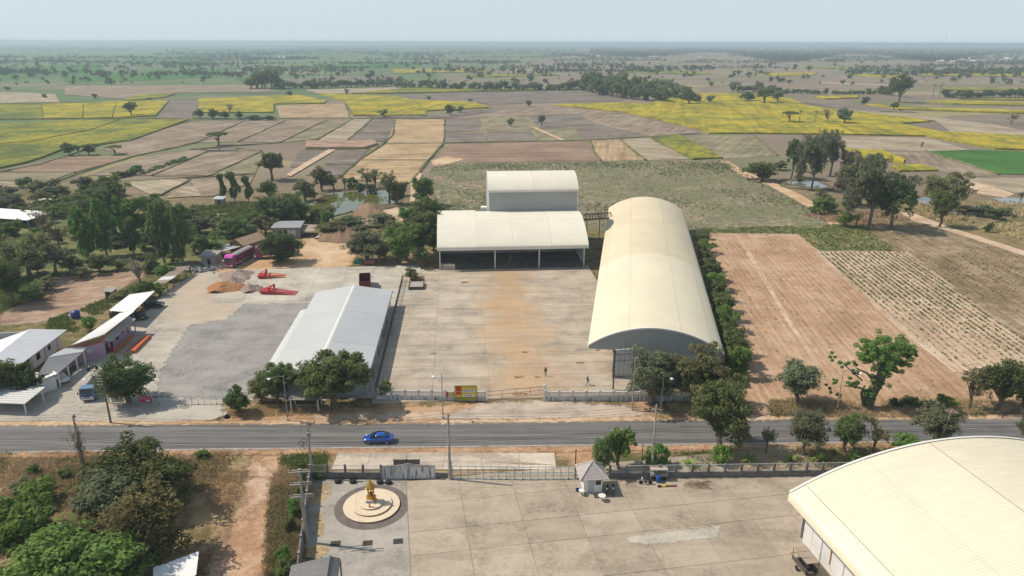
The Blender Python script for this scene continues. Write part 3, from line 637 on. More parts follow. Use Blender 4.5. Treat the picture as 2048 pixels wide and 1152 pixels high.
# ---- open-fronted mill shed with tower
t_=thing('open_shed','cream roofed open fronted mill shed with a tall grey tower on its back','mill shed',(-18.3,176.2,0),R(4.5))
Wd=31.0; zf=arcz(Wd,6.35,5.2); yo=-1.3
xcols=[0,14.0,25.3,36.9]
zz=lambda x: zf(x-yo)
for j,(a,b) in enumerate([(-.6,9.5),(9.5,18.6),(18.6,28.4),(28.4,37.8)]):
    arch_sheet('roof_sheet',t_,creamw,zz,yo,yo+10,a+.015,b-.015,8,.4,.018,swap=True,lift=.02*(j%2),drop=.95)
    arch_sheet('roof_sheet',t_,creamw,zz,yo+10.01,yo+(Wd/2+1.5 if j else Wd),a+.015,b-.015,6,.4,.018,swap=True,lift=.02*(j%2)+.006)
for x in xcols:
    w=.16
    MB().box(x-w,x+w,-w,w,0,6.1).build('column',steel,t_)
rib_wall('back_wall',t_,grwall2,(36.95,14.6),(-.05,14.6),0.0,lambda s:11.2,.4)
rib_wall('side_wall',t_,grwall2,(-.12,14.5),(-.12,.3),lambda s:5.0 if s>9 else 0.0,lambda s:zz(14.5-s)-.1,.4)
rib_wall('side_wall',t_,grwall2,(37.15,.3),(37.15,14.5),0.0,lambda s:zz(.3+s)-.1,.4)
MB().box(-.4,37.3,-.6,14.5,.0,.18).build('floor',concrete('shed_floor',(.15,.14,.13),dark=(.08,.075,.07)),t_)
MB().box(-.6,37.8,yo+.15,yo+.35,5.45,5.75).build('eave_beam',steel,t_)
for x in (3.2,7,10.5,17.5,21.5,29,33): MB().box(x-.09,x+.09,14.3,14.5,.2,10.8).build('stud',steel,t_)
# tower
xa,xb,ya,yb,zt=13.3,37.35,15.6,31.4,17.3
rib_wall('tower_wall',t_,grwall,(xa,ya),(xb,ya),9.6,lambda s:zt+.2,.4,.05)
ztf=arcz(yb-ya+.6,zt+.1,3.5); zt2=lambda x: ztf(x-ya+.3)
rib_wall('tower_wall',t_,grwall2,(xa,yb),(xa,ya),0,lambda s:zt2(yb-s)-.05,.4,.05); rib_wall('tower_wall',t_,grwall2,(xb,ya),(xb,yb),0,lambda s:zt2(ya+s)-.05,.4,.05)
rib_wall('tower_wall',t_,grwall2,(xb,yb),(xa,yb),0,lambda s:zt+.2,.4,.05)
for j in range(2):
    arch_sheet('tower_roof',t_,creamw,zt2,ya-.3,yb+.3,xa-.25+j*12.3,xa-.25+(j+1)*12.3-.03,18,.4,.018,swap=True,lift=.02*j,drop=.7)
MB().box(11.2,12.8,17.5,19.5,9.5,12.2).build('roof_vent',trim,t_)
for x in (xa,xb): MB().box(x-.1,x+.1,ya-.1,ya+.1,9.6,zt).build('corner_trim',trim,t_)
# conveyor bridge between the two
t_=thing('conveyor_bridge','dark open trussed conveyor bridge between mill shed and long warehouse','conveyor')
a=Vector((*G(1166,440,6.0),6.0)); b=Vector((*G(1222,436,6.4),6.4)); rust=M('dark_rusty_steel',(.10,.085,.075),scale=3,var=.25,rough=.8)
for dz in (0,1.6):
    for off in (-.6,.6): MB().tube([a+Vector((0,off,dz)),b+Vector((0,off,dz))],.09,4).build('chord',rust,t_)
n=9
for k in range(n):
    p=a.lerp(b,k/n); q=a.lerp(b,(k+1)/n)
    for off in (-.6,.6): MB().tube([p+Vector((0,off,0)),q+Vector((0,off,1.6))],.05,4).build('brace',rust,t_); MB().tube([q+Vector((0,off,0)),q+Vector((0,off,1.6))],.05,4).build('strut',rust,t_)
MB().slab([a+Vector((0,-.5,.1)),b+Vector((0,-.5,.1)),b+Vector((0,.5,.1)),a+Vector((0,.5,.1))],.08).build('belt',rust,t_)
for k in (.15,.6): 
    p=a.lerp(b,k); MB().tube([(p.x,p.y,0),(p.x,p.y,p.z)],.12,5).build('support',rust,t_)
# ---- grey gable shed
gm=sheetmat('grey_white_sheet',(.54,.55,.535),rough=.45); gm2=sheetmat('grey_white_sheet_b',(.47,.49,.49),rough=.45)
t_=thing('gable_shed','long low grey-white gable roofed shed beside the picket fence','shed',(-23.3,106.7,0),R(3.7))
X0,X1,Y1,he,hr=-16.4,0.0,43.2,3.5,4.85; xm=-8.2
def slope_sheet(name,parent,mat,xa,za,xb,zb,y0,y1,pitch=.5,amp=.04,lift=0):
    zf2=lambda x: za+(zb-za)*(x-xa)/(xb-xa)+lift
    return arch_sheet(name,parent,mat,zf2,min(xa,xb),max(xa,xb),y0,y1,1,pitch,amp)
for j,(y0,y1) in enumerate([(0,12.4),(12.4,28),(28,Y1)]):
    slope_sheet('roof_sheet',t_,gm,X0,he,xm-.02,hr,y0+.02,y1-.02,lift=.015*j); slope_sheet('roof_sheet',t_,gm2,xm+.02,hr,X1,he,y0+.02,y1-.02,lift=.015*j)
MB().prism([(xm-.35,hr-.03),(xm,hr+.1),(xm+.35,hr-.03)],-.05,Y1+.05,'y').build('ridge_cap',trim,t_)
slope_sheet('side_canopy',t_,gm,X0-1.6,he-.9,X0+.2,he-.28,2.0,34)
wl_=M('shed_wall_grey',(.36,.37,.37),scale=.6,var=.12)
rib_wall('gable_wall',t_,wl_,(X0+.5,.4),(X1-.35,.4),0,lambda s:he+min(s,15.5-s)*.155+.05,.4); rib_wall('side_wall',t_,wl_,(X1-.35,.4),(X1-.35,38.6),lambda s:0 if s<24 or s>32 else .9,he-.15,.4)
rib_wall('side_wall',t_,wl_,(X0+.5,38.6),(X0+.5,.4),0,he-.15,.4); rib_wall('gable_wall',t_,wl_,(X1-.35,38.6),(X0+.5,38.6),0,lambda s:he+min(s,15.5-s)*.155,.4)
for y in (8,16,24,31): MB().box(X1-.34,X1-.22,y,y+.2,0,he-.2).build('wall_post',dk,t_)
MB().tube([(X1+.05,0,he-.08),(X1+.05,Y1,he-.08)],.09,5).build('gutter',M('gutter_grey',(.2,.2,.2)),t_)
for x in (-12,-5,-.6): MB().box(x-.08,x+.08,42.6,42.8,0,he+.2).build('canopy_post',steel,t_)
# ---- near vaulted hall (right foreground)
W,E,S=40.0,6.3,5.0; zf=arcz(W,E,S); L=60
t_=thing('arched_hall','huge cream vaulted hall with fine roof ribs and white block side wall','warehouse',(31.8,71.0,0),R(10))
fr=[0,.045,.22,.42,.60,.8,.96,1]
for k in range(7):
    arch_sheet('roof_sheet',t_,creamf,zf,W*fr[k]+(.015 if k else 0),W*fr[k+1]-.015,-L,-.02,(10 if 0<k<5 else 4),.34,.036,lift=.022*(k%2),drop=.95 if k==0 else (-.95 if k==6 else 0))
mb=MB();n=44
for k in range(n):
    xa,xb=W*k/n,W*(k+1)/n
    mb.add([(xa,-.14,zf(xa)+.13),(xb,-.14,zf(xb)+.13),(xb,.16,zf(xb)+.13),(xa,.16,zf(xa)+.13),(xb,.16,zf(xb)-.35),(xa,.16,zf(xa)-.35)],[(0,1,2,3),(3,2,4,5)])
mb.build('gable_trim',trim,t_)
rib_wall('gable_wall',t_,grwall2,(W-2.0,-.3),(2.0,-.3),0,lambda s:zf(W-2.0-s)-.06,.4)
bw=M('white_block_wall',(.68,.66,.64),c2=(.55,.52,.49),scale=.5,var=.06,rough=.8)
MB().box(1.9,2.2,-L+.5,-2.6,0,4.75).build('block_wall',bw,t_); MB().box(1.86,2.2,-2.6,-1.0,0,5.2).build('block_wall',bw,t_)
rib_wall('eave_cladding',t_,grwall,(1.95,-2.0),(1.95,-L+.5),4.75,lambda s:E-.2,.4)
for k in range(14): MB().box(1.8,1.9,-4.5-k*4,-4.2-k*4,0,4.75).build('pier',bw,t_)
rustp=M('rust_streak',(.42,.25,.10),scale=3,var=.3)
MB().tube([(1.82,-6.2,1.2),(1.82,-6.2,3.0)],.06,5).build('rusty_pipe',rustp,t_)
# ------------------------------------------------------------------ small buildings on the left
wht=sheetmat('white_sheet',(.80,.79,.76),rough=.4); gtile=sheetmat('grey_tile_sheet',(.42,.41,.39),rough=.7,streak=.25); ros=sheetmat('rusty_sheet',(.42,.33,.26),rough=.8,streak=.4)
pinkw=M('pink_wall',(.46,.29,.39),scale=.5,var=.08); whw=M('white_plaster',(.72,.70,.68),scale=.5,var=.08,rough=.8); brickb=M('brown_brick_band',(.27,.13,.075),scale=4,var=.25); glass=M('dark_glass',(.03,.035,.04),rough=.15,spec=.5)
cgrey=M('bare_concrete',(.33,.31,.285),scale=1.5,var=.2,rough=.9); woodp=M('weathered_wood',(.20,.14,.095),scale=2,var=.25,rough=.9); rail=M('orange_paint',(.55,.13,.04),scale=1.5,var=.2,rough=.6)
def roofquad(parent,name,mat,q,th=.09,ribs=True,pitch=.6):
    "corrugated roof sheet through four 3D corners near-left, near-right, far-right, far-left; ribs run left to right"
    nl,nr,frr,fl=[Vector(p) for p in q]
    L=((fl-nl).length+(frr-nr).length)/2; n=max(2,int(L/pitch)); vs=[];fs=[]
    st=[]
    for k in range(n):
        for f,h in ((0,0),(.5,0),(.65,.05),(.88,.05)): st.append(((k+f)/n,h))
    st.append((1,0))
    for s_,h in st:
        a=nl.lerp(fl,s_); b=nr.lerp(frr,s_); up=Vector((0,0,h)); vs+=[a+up,b+up,a-Vector((0,0,th)),b-Vector((0,0,th))]
    for i in range(len(st)-1):
        o=i*4; p=o+4; fs+=[(o,o+1,p+1,p),(o+2,p+2,p+3,o+3),(o,p,p+2,o+2),(o+1,o+3,p+3,p+1)]
    e=(len(st)-1)*4; fs+=[(0,2,3,1),(e,e+1,e+3,e+2)]
    return MB().add(vs,fs).build(name,mat,parent)
def Q(*c): return [G3(x,y,z) for x,y,z in c]
def post(parent,p,z,r=.09,mat=None,name='post'):
    return MB().box(p.x-r,p.x+r,p.y-r,p.y+r,0,z).build(name,mat or trim,parent)
def wallbox(parent,a,b,h,mat,th=.15,z0=0,name='wall'):
    a=Vector((a[0],a[1],0)); b=Vector((b[0],b[1],0)); d=(b-a); n=Vector((-d.y,d.x,0)).normalized()*th
    pts=[a,b,b+n,a+n]; mb=MB(); mb.add([(p.x,p.y,z0) for p in pts]+[(p.x,p.y,h) for p in pts],[(3,2,1,0),(4,5,6,7),(0,1,5,4),(1,2,6,5),(2,3,7,6),(3,0,4,7)])
    return mb.build(name,mat,parent)
def on_wall(parent,a,b,f0,f1,z0,z1,mat,name,out=.04):
    "a panel on the outer side of wall a-b between fractions f0..f1"
    a=Vector((a[0],a[1],0)); b=Vector((b[0],b[1],0)); d=b-a; n=Vector((d.y,-d.x,0)).normalized()
    p=a+d*f0+n*out; q=a+d*f1+n*out; r=a+d*f1-n*.05; s_=a+d*f0-n*.05
    return MB().add([(p.x,p.y,z0),(q.x,q.y,z0),(r.x,r.y,z0),(s_.x,s_.y,z0),(p.x,p.y,z1),(q.x,q.y,z1),(r.x,r.y,z1),(s_.x,s_.y,z1)],[(3,2,1,0),(4,5,6,7),(0,1,5,4),(1,2,6,5),(2,3,7,6),(3,0,4,7)]).build(name,mat,parent)
def lower(p,dz): return Vector((p.x,p.y,p.z-dz))
# white house
t_=thing('white_house','white walled house with grey-white gable roof beside the tiled carport','house')
rf=Q((-14,727,3.3),(33,733,3.2),(135,659.5,3.2),(61,658,4.5)); 
ridge_n=G3(-22,722,4.6); ridge_f=G3(61,658,4.5); en=G3(34,734,3.2); ef=G3(134,659.5,3.2)
ln=Vector((2*ridge_n.x-en.x,2*ridge_n.y-en.y,3.2)); lf=Vector((2*ridge_f.x-ef.x,2*ridge_f.y-ef.y,3.2))
roofquad(t_,'roof_sheet',sheetmat('house_roof',(.64,.65,.66)),[ridge_n,en,ef,ridge_f]); roofquad(t_,'roof_sheet',MATS['house_roof'],[ln,ridge_n,ridge_f,lf])
a=en.lerp(ef,.06); b=en.lerp(ef,.96); d=(ridge_n-en); d.z=0; d.normalize(); a=a+d*1.1; b=b+d*1.1; a2=a+d*11; b2=b+d*11
wallbox(t_,a,b,3.3,whw); wallbox(t_,b,b2,3.6,whw); wallbox(t_,a,a2,3.6,whw); wallbox(t_,a2,b2,3.2,whw)
for f in (.34,.62,.9): on_wall(t_,a,b,f,f+.012,0,3.2,cgrey,'wall_pier')
for f0,f1,z0,z1,nm in ((.12,.30,.1,2.5,'door'),(.44,.52,1.0,2.2,'window'),(.70,.76,1.2,2.2,'window')): on_wall(t_,a,b,f0,f1,z0,z1,glass,nm)
# carport with tiled and white roofs
t_=thing('tiled_carport','open carport with grey tiled and white sheet roofs, white pickup inside','carport')
q1=Q((75.9,748.8,3.3),(117,745.5,2.6),(166.6,703.5,2.6),(96.5,715,3.7)); roofquad(t_,'tiled_roof',gtile,q1,pitch=.35)
q2=Q((96.5,715,3.75),(166.6,703.5,2.65),(186,683,2.8),(146,688.6,3.6)); roofquad(t_,'white_roof',wht,[p+Vector((0,0,.08)) for p in q2])
q3=Q((171,703,2.6),(181,706,2.3),(200,688.6,2.3),(186,683,2.75)); roofquad(t_,'awning',gtile,q3)
for p in (q1[1].lerp(q1[0],.06),q1[1].lerp(q1[2],.33),q1[1].lerp(q1[2],.68),q1[2],q1[0].lerp(q1[1],.05),q2[2].lerp(q2[3],.1)): post(t_,p,p.z-.1,.1)
wallbox(t_,q1[0].lerp(q1[3],.2),q2[3],2.5,cgrey)
wallbox(t_,q1[0].lerp(q1[1],.05),q1[0].lerp(q1[1],.6),2.9,M('salmon_panel',(.5,.2,.18)),z0=2.45,name='fascia')
# pink shop
t_=thing('pink_shop','pink walled shop under a high white roof with brown brick band','shop')
q=Q((145.5,689,4.3),(208.7,668,4.7),(268,622.5,4.7),(240,626,4.3)); roofquad(t_,'roof_sheet',wht,q)
B,Cc=q[1],q[2]; d=(q[0]-q[1]); d.z=0; d.normalize()
b0,c0=G3(205,681,3.2),G3(257,632,3.2); b0.z=c0.z=0
wallbox(t_,b0,c0,4.2,brickb,z0=3.2,name='brick_band')
wallbox(t_,b0,b0+d*7.5,3.9,brickb,z0=2.9,name='brick_band')
aw=Q((206,680,3.2),(223,682,2.7),(271.5,637.5,2.7),(256,632,3.2)); roofquad(t_,'awning',gtile,aw)
w0=b0-Vector((0,0,0)); wallbox(t_,b0,c0,3.2,pinkw); wallbox(t_,b0,b0+d*7.5,2.9,pinkw); wallbox(t_,c0,c0+d*5,3.2,pinkw)
for f0,f1,z0,z1,nm in ((.05,.14,0,2.2,'door'),(.22,.36,.3,2.2,'shop_opening'),(.42,.52,.9,2.1,'window'),(.62,.74,1.2,2.1,'window'),(.86,.92,0,2.1,'door')): on_wall(t_,b0,c0,f0,f1,z0,z1,glass,nm)
for f in (.1,.4,.7,.95):
    p=aw[1].lerp(aw[2],f); post(t_,p+d*.2,2.6,.08,pinkw)
on_wall(t_,b0,c0,.15,.20,.1,1.0,M('red_cooler',(.5,.03,.05)),'cooler',out=.7)
# white carport
t_=thing('white_carport','open white sheet carport with dark vehicles parked beneath','carport')
q=Q((218,621,3.1),(264,625,3.3),(310,582,3.3),(259,589,3.0)); roofquad(t_,'roof_sheet',wht,q)
for p in (q[1].lerp(q[2],.02),q[1].lerp(q[2],.45),q[1].lerp(q[2],.95),q[0],q[3]): post(t_,p,p.z-.12,.08,woodp)
wallbox(t_,q[0],q[3],2.4,M('dim_board',(.12,.10,.09)))
# rusty lean-to
t_=thing('rusty_leanto','long rusty sheet lean-to on timber posts at the yard edge','lean-to')
q=Q((305,567.6,2.5),(332,566,2.3),(381.6,531,2.3),(353,533.6,2.6)); 
for k in range(5):
    f,g=k/5,(k+1)/5-.01; roofquad(t_,'roof_sheet',[ros,wht,ros,wht,ros][k] if k in (1,) else ros,[q[0].lerp(q[3],f),q[1].lerp(q[2],f),q[1].lerp(q[2],g),q[0].lerp(q[3],g)])
for f in (.03,.25,.5,.75,.97): p=q[1].lerp(q[2],f); post(t_,p,p.z-.1,.09,woodp); p=q[0].lerp(q[3],f); post(t_,p,p.z-.1,.09,woodp)
# huts: simple boxes with pitched or flat roofs
def hut(name,label,cat,base,w,d,h,rz,wallm,roofm,flat=True,over=.35,open_=False,parts=()):
    t=thing(name,label,cat,(*G(*base),0),rz)
    if open_:
        for x in (-w/2+.1,w/2-.1):
            for y in (-d/2+.1,d/2-.1): MB().box(x-.07,x+.07,y-.07,y+.07,0,h).build('post',wallm,t)
    else:
        MB().box(-w/2,w/2,-d/2,d/2,0,h).build('wall',wallm,t)
    if flat:
        z=h+.02; roofquad(t,'roof',roofm,[(-w/2-over,-d/2-over,z),(w/2+over,-d/2-over,z),(w/2+over,d/2+over,z+.45),(-w/2-over,d/2+over,z+.45)])
    else:
        z=h-.15; zr=h+w*.28
        roofquad(t,'roof',roofm,[(-w/2-over,-d/2-over,z),(0,-d/2-over,zr),(0,d/2+over,zr),(-w/2-over,d/2+over,z)]); roofquad(t,'roof',roofm,[(0,-d/2-over,zr),(w/2+over,-d/2-over,z),(w/2+over,d/2+over,z),(0,d/2+over,zr)])
        for y in (-d/2,d/2): MB().prism([(-w/2,h),(w/2,h),(0,zr-.1)],y-.05,y+.05,'y').build('gable',wallm,t)
    for (nm,x0,x1,z0,z1,mt) in parts: MB().box(x0,x1,-d/2-.05,-d/2+.05,z0,z1).build(nm,mt,t)
    return t
hut('white_hut','small white hut with shallow sheet roof beneath the roadside tree','hut',(80,783),2.8,4.4,2.4,R(-38),whw,wht,parts=[('window',-.5,.6,1.1,1.8,glass)])
hut('grey_hut','small grey concrete block hut near the parked pink truck','hut',(424,526),4.0,3.2,2.5,R(-5),cgrey,cgrey,parts=[('door',-.3,.5,0,1.6,dk)])
hut('brown_roof_hut','hut with brown gable roof tucked behind the pink trucks','hut',(497,502),5.0,8.0,3.0,R(-25),woodp,M('brown_roof',(.36,.25,.16),scale=1.5,var=.2),flat=False)
hut('grey_roof_leanto','low grey sheet lean-to beside the brown roofed hut','lean-to',(470,508),4.5,8,2.2,R(-40),woodp,sheetmat('dull_sheet',(.40,.40,.38),streak=.3),open_=True)
hut('worker_house','small house with white doors and flat grey roof behind the round tree','house',(578,471),8.0,6.0,3.2,R(4),M('grey_plaster',(.36,.32,.29),scale=.8,var=.2),sheetmat('dull_roof',(.34,.34,.35),streak=.2),parts=[('window',-2.6,-1.2,1.2,2.4,glass),('door',.4,1.4,.1,2.3,whw),('door',1.6,2.6,.1,2.3,whw),('window',-.6,.2,1.2,2.4,glass)])
hut('house_lean_to','sagging sheet lean-to beside the small house with white doors','lean-to',(612,470),7.0,5.5,2.0,R(-8),woodp,ros,open_=True)
hut('side_shelter','dark shelter with green netting beside the small house','shelter',(545,468),5.0,4.5,2.0,R(4),woodp,sheetmat('grey_old_sheet',(.3,.3,.29),streak=.3),open_=True)
hut('field_hut','tiny grey hut by the row of slender trees','hut',(441,410),3.0,2.4,2.4,R(0),cgrey,sheetmat('pale_sheet',(.5,.53,.55)),parts=[('door',-.4,.4,0,1.8,dk)])
hut('outhouse','tiny brown outhouse at the edge of the ploughed plot','outhouse',(224,597),1.8,1.6,2.0,R(-10),M('dark_brick',(.16,.09,.06)),cgrey,parts=[('door',-.4,.3,0,1.7,dk)])
hut('roadside_shelter','low sheet roofed shelter with a bench by the roadside','shelter',(18,815),9.0,4.2,2.1,R(-4),whw,sheetmat('dusty_sheet',(.52,.52,.50)),open_=True)
hut('farm_shed','long white roofed farm shed among the trees','farm shed',(16,446),26,9.0,2.8,R(-14),cgrey,wht,open_=True)
hut('farm_shed','short white roofed farm shed behind the longer one','farm shed',(98,419),9,5,2.6,R(-12),cgrey,wht,open_=True)
hut('lean_roof','low grey corrugated roof against the perimeter wall','lean-to',(625,1185),5.2,7.5,2.4,R(6),cgrey,M('dark_corrugated',(.16,.16,.16),scale=2,var=.2),flat=False) if False else None
# corrugated lean-to at the foot of the perimeter wall (grey ribs, ridge to the right)
t_=thing('grey_tile_shed','dark grey corrugated shed roof against the perimeter wall','shed')
dkc=sheetmat('dark_corrugated',(.21,.21,.205),rough=.7,streak=.3)
fl_,fr_,fe_=G3(583,1131,2.0),G3(660,1112,3.2),G3(681,1117,2.5); bk=Vector((1.0,-8,0))
roofquad(t_,'roof_sheet',dkc,[fl_+bk,fr_+bk,fr_,fl_],pitch=.3); roofquad(t_,'roof_sheet',dkc,[fr_+bk,fe_+bk,fe_,fr_],pitch=.3)
MB().tube([fr_+bk+Vector((0,0,.05)),fr_+Vector((0,0,.05))],.12,6).build('ridge_cap',dkc,t_)
for p in (fl_,fe_,fl_+bk*.5,fe_+bk*.5): post(t_,p+Vector((.0,-.2,0)),p.z-.1,.08,cgrey)
# weighbridge with orange rails
t_=thing('weighbridge','drive-over weighbridge deck edged with long orange rails','weighbridge')
for (x0,y0),(x1,y1),h,w in (((231,707),(266,676),.45,.28),((250,708),(288,676),.18,.16),((266,708),(297,677),.55,.38)):
    a=G3(x0,y0); b=G3(x1,y1); d=(b-a).normalized(); n=Vector((-d.y,d.x,0))*w
    MB().add([a-n,a+n,b+n,b-n,a-n+Vector((0,0,h+.15)),a+n+Vector((0,0,h+.15)),b+n+Vector((0,0,h+.15)),b-n+Vector((0,0,h+.15))],[(3,2,1,0),(4,5,6,7),(0,1,5,4),(1,2,6,5),(2,3,7,6),(3,0,4,7)]).build('rail',rail,t_)
o_=[G3(*p) for p in ((236,707),(264,708),(296,678),(268,676))]
MB().slab([p+Vector((0,0,.2)) for p in o_],.18).build('deck',concrete('deck_conc',(.40,.36,.31)),t_)
o_=[G3(*p) for p in ((268,676),(296,678),(330,652),(305,653))]
MB().slab([o_[0]+Vector((0,0,.19)),o_[1]+Vector((0,0,.19)),o_[2]+Vector((0,0,.14)),o_[3]+Vector((0,0,.14))],.12).build('ramp',MATS['deck_conc'],t_)
# blue water tank on a stand
t_=thing('water_tank','round blue plastic water tank on the ploughed edge','tank',(*G(152,636),0))
MB().lathe([(.85,.0),(.9,.1),(.9,.6),(.94,.65),(.9,.7),(.9,1.3),(.8,1.5),(.4,1.62),(.3,1.75)],14).build('body',M('blue_plastic',(.03,.05,.22),rough=.4),t_,True); MB().lathe([(.95,-.05),(.95,.06)],14).build('base',cgrey,t_)
# ------------------------------------------------------------------ fences and gates
stained=None
def stained_white():
    m,t,b=newmat('stained_white'); P=pos(t)
    sp=t.nodes.new('ShaderNodeSeparateXYZ'); t.links.new(P,sp.inputs[0])
    n=noise(t,mapping(t,P,0,(3,3,.35)),1.3,5,.7)
    col=ramp(t,n,[(.34,(.06,.06,.057)),(.43,(.30,.30,.29)),(.52,(.60,.60,.59))])
    t.links.new(col,b.inputs['Base Color']); b.inputs['Roughness'].default_value=.85; return m
stained=stained_white(); fwhite=M('fence_white',(.60,.60,.58),c2=(.34,.33,.31),scale=2,var=.1,rough=.8); mould=M('mouldy_concrete',(.17,.165,.155),c2=(.05,.05,.047),scale=1.3,var=.45,rough=.95)
def dup(mesh_obj,parent,loc,rz=0,name=None):
    o=bpy.data.objects.new(name or mesh_obj.name.split('.')[0],mesh_obj.data); link(o,parent); o.location=loc; o.rotation_euler=(0,0,rz); return o
def balustrade(a,b,label,bay=2.25,extra_post=True):
    a=Vector((*a,0)); b=Vector((*b,0)); d=b-a; L=d.length; n=round(L/bay); w=L/n; rz=math.atan2(d.y,d.x)
    t=thing('balustrade_fence',label,'fence',a,rz,'white balustrade fences along the road')
    P=MB().box(-.11,.11,-.11,.11,0,1.95).add([(-.14,-.14,1.95),(.14,-.14,1.95),(.14,.14,1.95),(-.14,.14,1.95),(0,0,2.1)],[(0,1,4),(1,2,4),(2,3,4),(3,0,4)]).build('post',fwhite,t)
    W_=MB().box(.11,w-.11,-.07,.07,0,.72).build('wall_panel',stained,t); mb=MB(); k=9
    for i in range(k):
        x=.11+(w-.22)*(i+.5)/k; mb.lathe([(.05,.8),(.085,.95),(.045,1.15),(.085,1.35),(.05,1.55)],6,(x,0,0))
    Bp=mb.build('baluster_panel',fwhite,t); Bp['kind']='stuff'; T=MB().box(.11,w-.11,-.08,.08,1.56,1.7).build('top_rail',fwhite,t); Bt=MB().box(.11,w-.11,-.075,.075,.725,.8).build('bottom_rail',fwhite,t)
    for i in range(1,n+1):
        dup(P,t,(i*w,0,0))
        if i<n:
            for o in (W_,Bp,T,Bt): dup(o,t,(i*w,0,0))
    return t
balustrade(G(757,800),G(971,802),'white balustrade fence with the yellow sale board in front')
balustrade(G(1090,802),G(1470,802),'white balustrade fence right of the open middle gate, trees behind its end')
# low wall with posts and rail frames along the front yard
def post_fence(a,b,label,bay=2.25,hw=.95,hp=2.15,rails=True,skip=(),name='post_fence'):
    a=Vector((*a,0)); b=Vector((*b,0)); d=b-a; L=d.length; n=max(1,round(L/bay)); w=L/n; rz=math.atan2(d.y,d.x)
    t=thing(name,label,'fence',a,rz)
    P=MB().box(-.13,.13,-.13,.13,0,hp).build('post',mould if hw<2 else cgrey,t); W_=MB().box(.13,w-.13,-.08,.08,0,hw).build('wall_panel',mould,t)
    if rails:
        mb=MB(); mb.box(.13,w-.13,-.02,.02,hp-.12,hp-.06); T=mb.build('top_rail',steel,t)
        T2=MB().box(.13,w-.13,-.015,.015,hw+.12,hw+.16).build('rail',steel,t)
        mb=MB()
        for i in range(12): x=.2+(w-.4)*i/11; mb.box(x-.008,x+.008,-.008,.008,hw,hp-.06)
        K=mb.build('bar_panel',steel,t); K['kind']='stuff'
    for i in range(1,n+1):
        dup(P,t,(i*w,0,0))
        if i<n:
            dup(W_,t,(i*w,0,0))
            if rails:
                dup(T,t,(i*w,0,0)); dup(T2,t,(i*w,0,0)); dup(K,t,(i*w,0,0))
    return t
post_fence(G(621,957),G(763,958),'mouldy low wall with posts behind the golden shrine')
post_fence(G(1219,959),G(1740,951),'mouldy low wall with posts along the banana strip')
post_fence(G(622,958),G(596,1175),'tall grey concrete perimeter wall by the scrub bank',bay=3.0,hw=2.0,hp=2.25,rails=False,name='perimeter_wall')
# painted name wall
t_=thing('sign_wall','long white gate wall streaked with black mould behind the shrine','wall',(*G(763,958.5),0),math.atan2(G(871,957.5)[1]-G(763,958.5)[1],G(871,957.5)[0]-G(763,958.5)[0]))
Lw=(Vector(G(871,957.5))-Vector(G(763,958.5))).length
MB().prism([(0,0),(Lw,0),(Lw,1.85),(Lw*.62,2.05),(Lw*.5,2.3),(Lw*.38,2.05),(0,1.85)],-.15,.15,'y').build('panel',stained,t_)
MB().box(-.02,Lw+.02,-.18,.18,0,.12).build('plinth',mould,t_); MB().prism([(0,1.86),(Lw*.38,2.06),(Lw*.5,2.31),(Lw*.62,2.06),(Lw,1.86),(Lw,1.93),(Lw*.62,2.13),(Lw*.5,2.38),(Lw*.38,2.13),(0,1.93)],-.19,.19,'y').build('coping',mould,t_)
MB().box(Lw,Lw+1.9,-.1,.1,0,.9).build('low_wall',mould,t_)
# display frame standing on the apron behind the wall
t_=thing('display_frame','grey mesh display frame on legs standing on the apron','frame',(*G(814,938),0),R(.5))
MB().box(-1.7,1.7,-.03,.03,.5,1.5).build('mesh_panel',M('grey_mesh',(.22,.20,.18),scale=8,var=.3),t_)
for x in (-1.72,0,1.72): MB().box(x-.05,x+.05,-.06,.06,0,1.6).build('leg',dk,t_)
# blue gate
blu=M('faded_blue_paint',(.22,.36,.42),scale=2,var=.2,rough=.6)
def gate(a,b,label,h=2.0,n=8,mat=None,name='sliding_gate',r=.035,wheels=True,mid=True):
    a=Vector((*a,0)); b=Vector((*b,0)); d=b-a; L=d.length; t=thing(name,label,'gate',a,math.atan2(d.y,d.x)); mat=mat or blu
    for z in (.15,h): MB().box(0,L,-r,r,z-r,z+r).build('rail',mat,t)
    if mid: MB().box(0,L,-r*.8,r*.8,h*.55-r,h*.55+r).build('rail',mat,t)
    for i in range(n+1): x=L*i/n; MB().box(x-r,x+r,-r*1.05,r*1.05,.15+r,h-r).build('bar',mat,t)
    mb=MB(); k=int(L/.28)
    for i in range(k): x=L*(i+.5)/k; mb.box(x-.006,x+.006,-.006,.006,.2,h*.55)
    o=mb.build('infill_bars',mat,t); o['kind']='stuff'
    if wheels:
        for i in (1,n-1): MB().lathe([(.12,-.04),(.12,.04)],10,(L*i/n,-.08,.14),axis='y').build('wheel',dk,t)
    return t
gate(G(906,958),G(1028,960.5),'faded blue rolling gate leaf beside the white gate wall')
gate(G(1030,960.5),G(1152,959.5),'faded blue rolling gate leaf beside the small guard kiosk')
for x in (901,905): pass
t_=thing('gate_post','slim blue gate post where the white gate wall ends','post',(*G(903,959),0)); MB().box(-.09,.09,-.09,.09,0,2.6).build('shaft',blu,t_); MB().box(-.13,.13,-.13,.13,2.6,2.68).build('cap',blu,t_)
t_=thing('gate_post','slim dark gate post left of the guard kiosk','post',(*G(1150,958),0)); MB().box(-.07,.07,-.07,.07,0,4.4).build('shaft',rust,t_); MB().box(-.1,.1,-.1,.1,4.4,4.46).build('cap',rust,t_)
gate(G(306,808),G(384,810),'thin grey rolling gate leaf across the left yard, beside the dark tree',h=1.7,n=6,mat=steel,r=.025)
gate(G(385,810),G(446,809),'thin grey rolling gate leaf across the left yard, beside the round bush',h=1.7,n=5,mat=steel,r=.025)
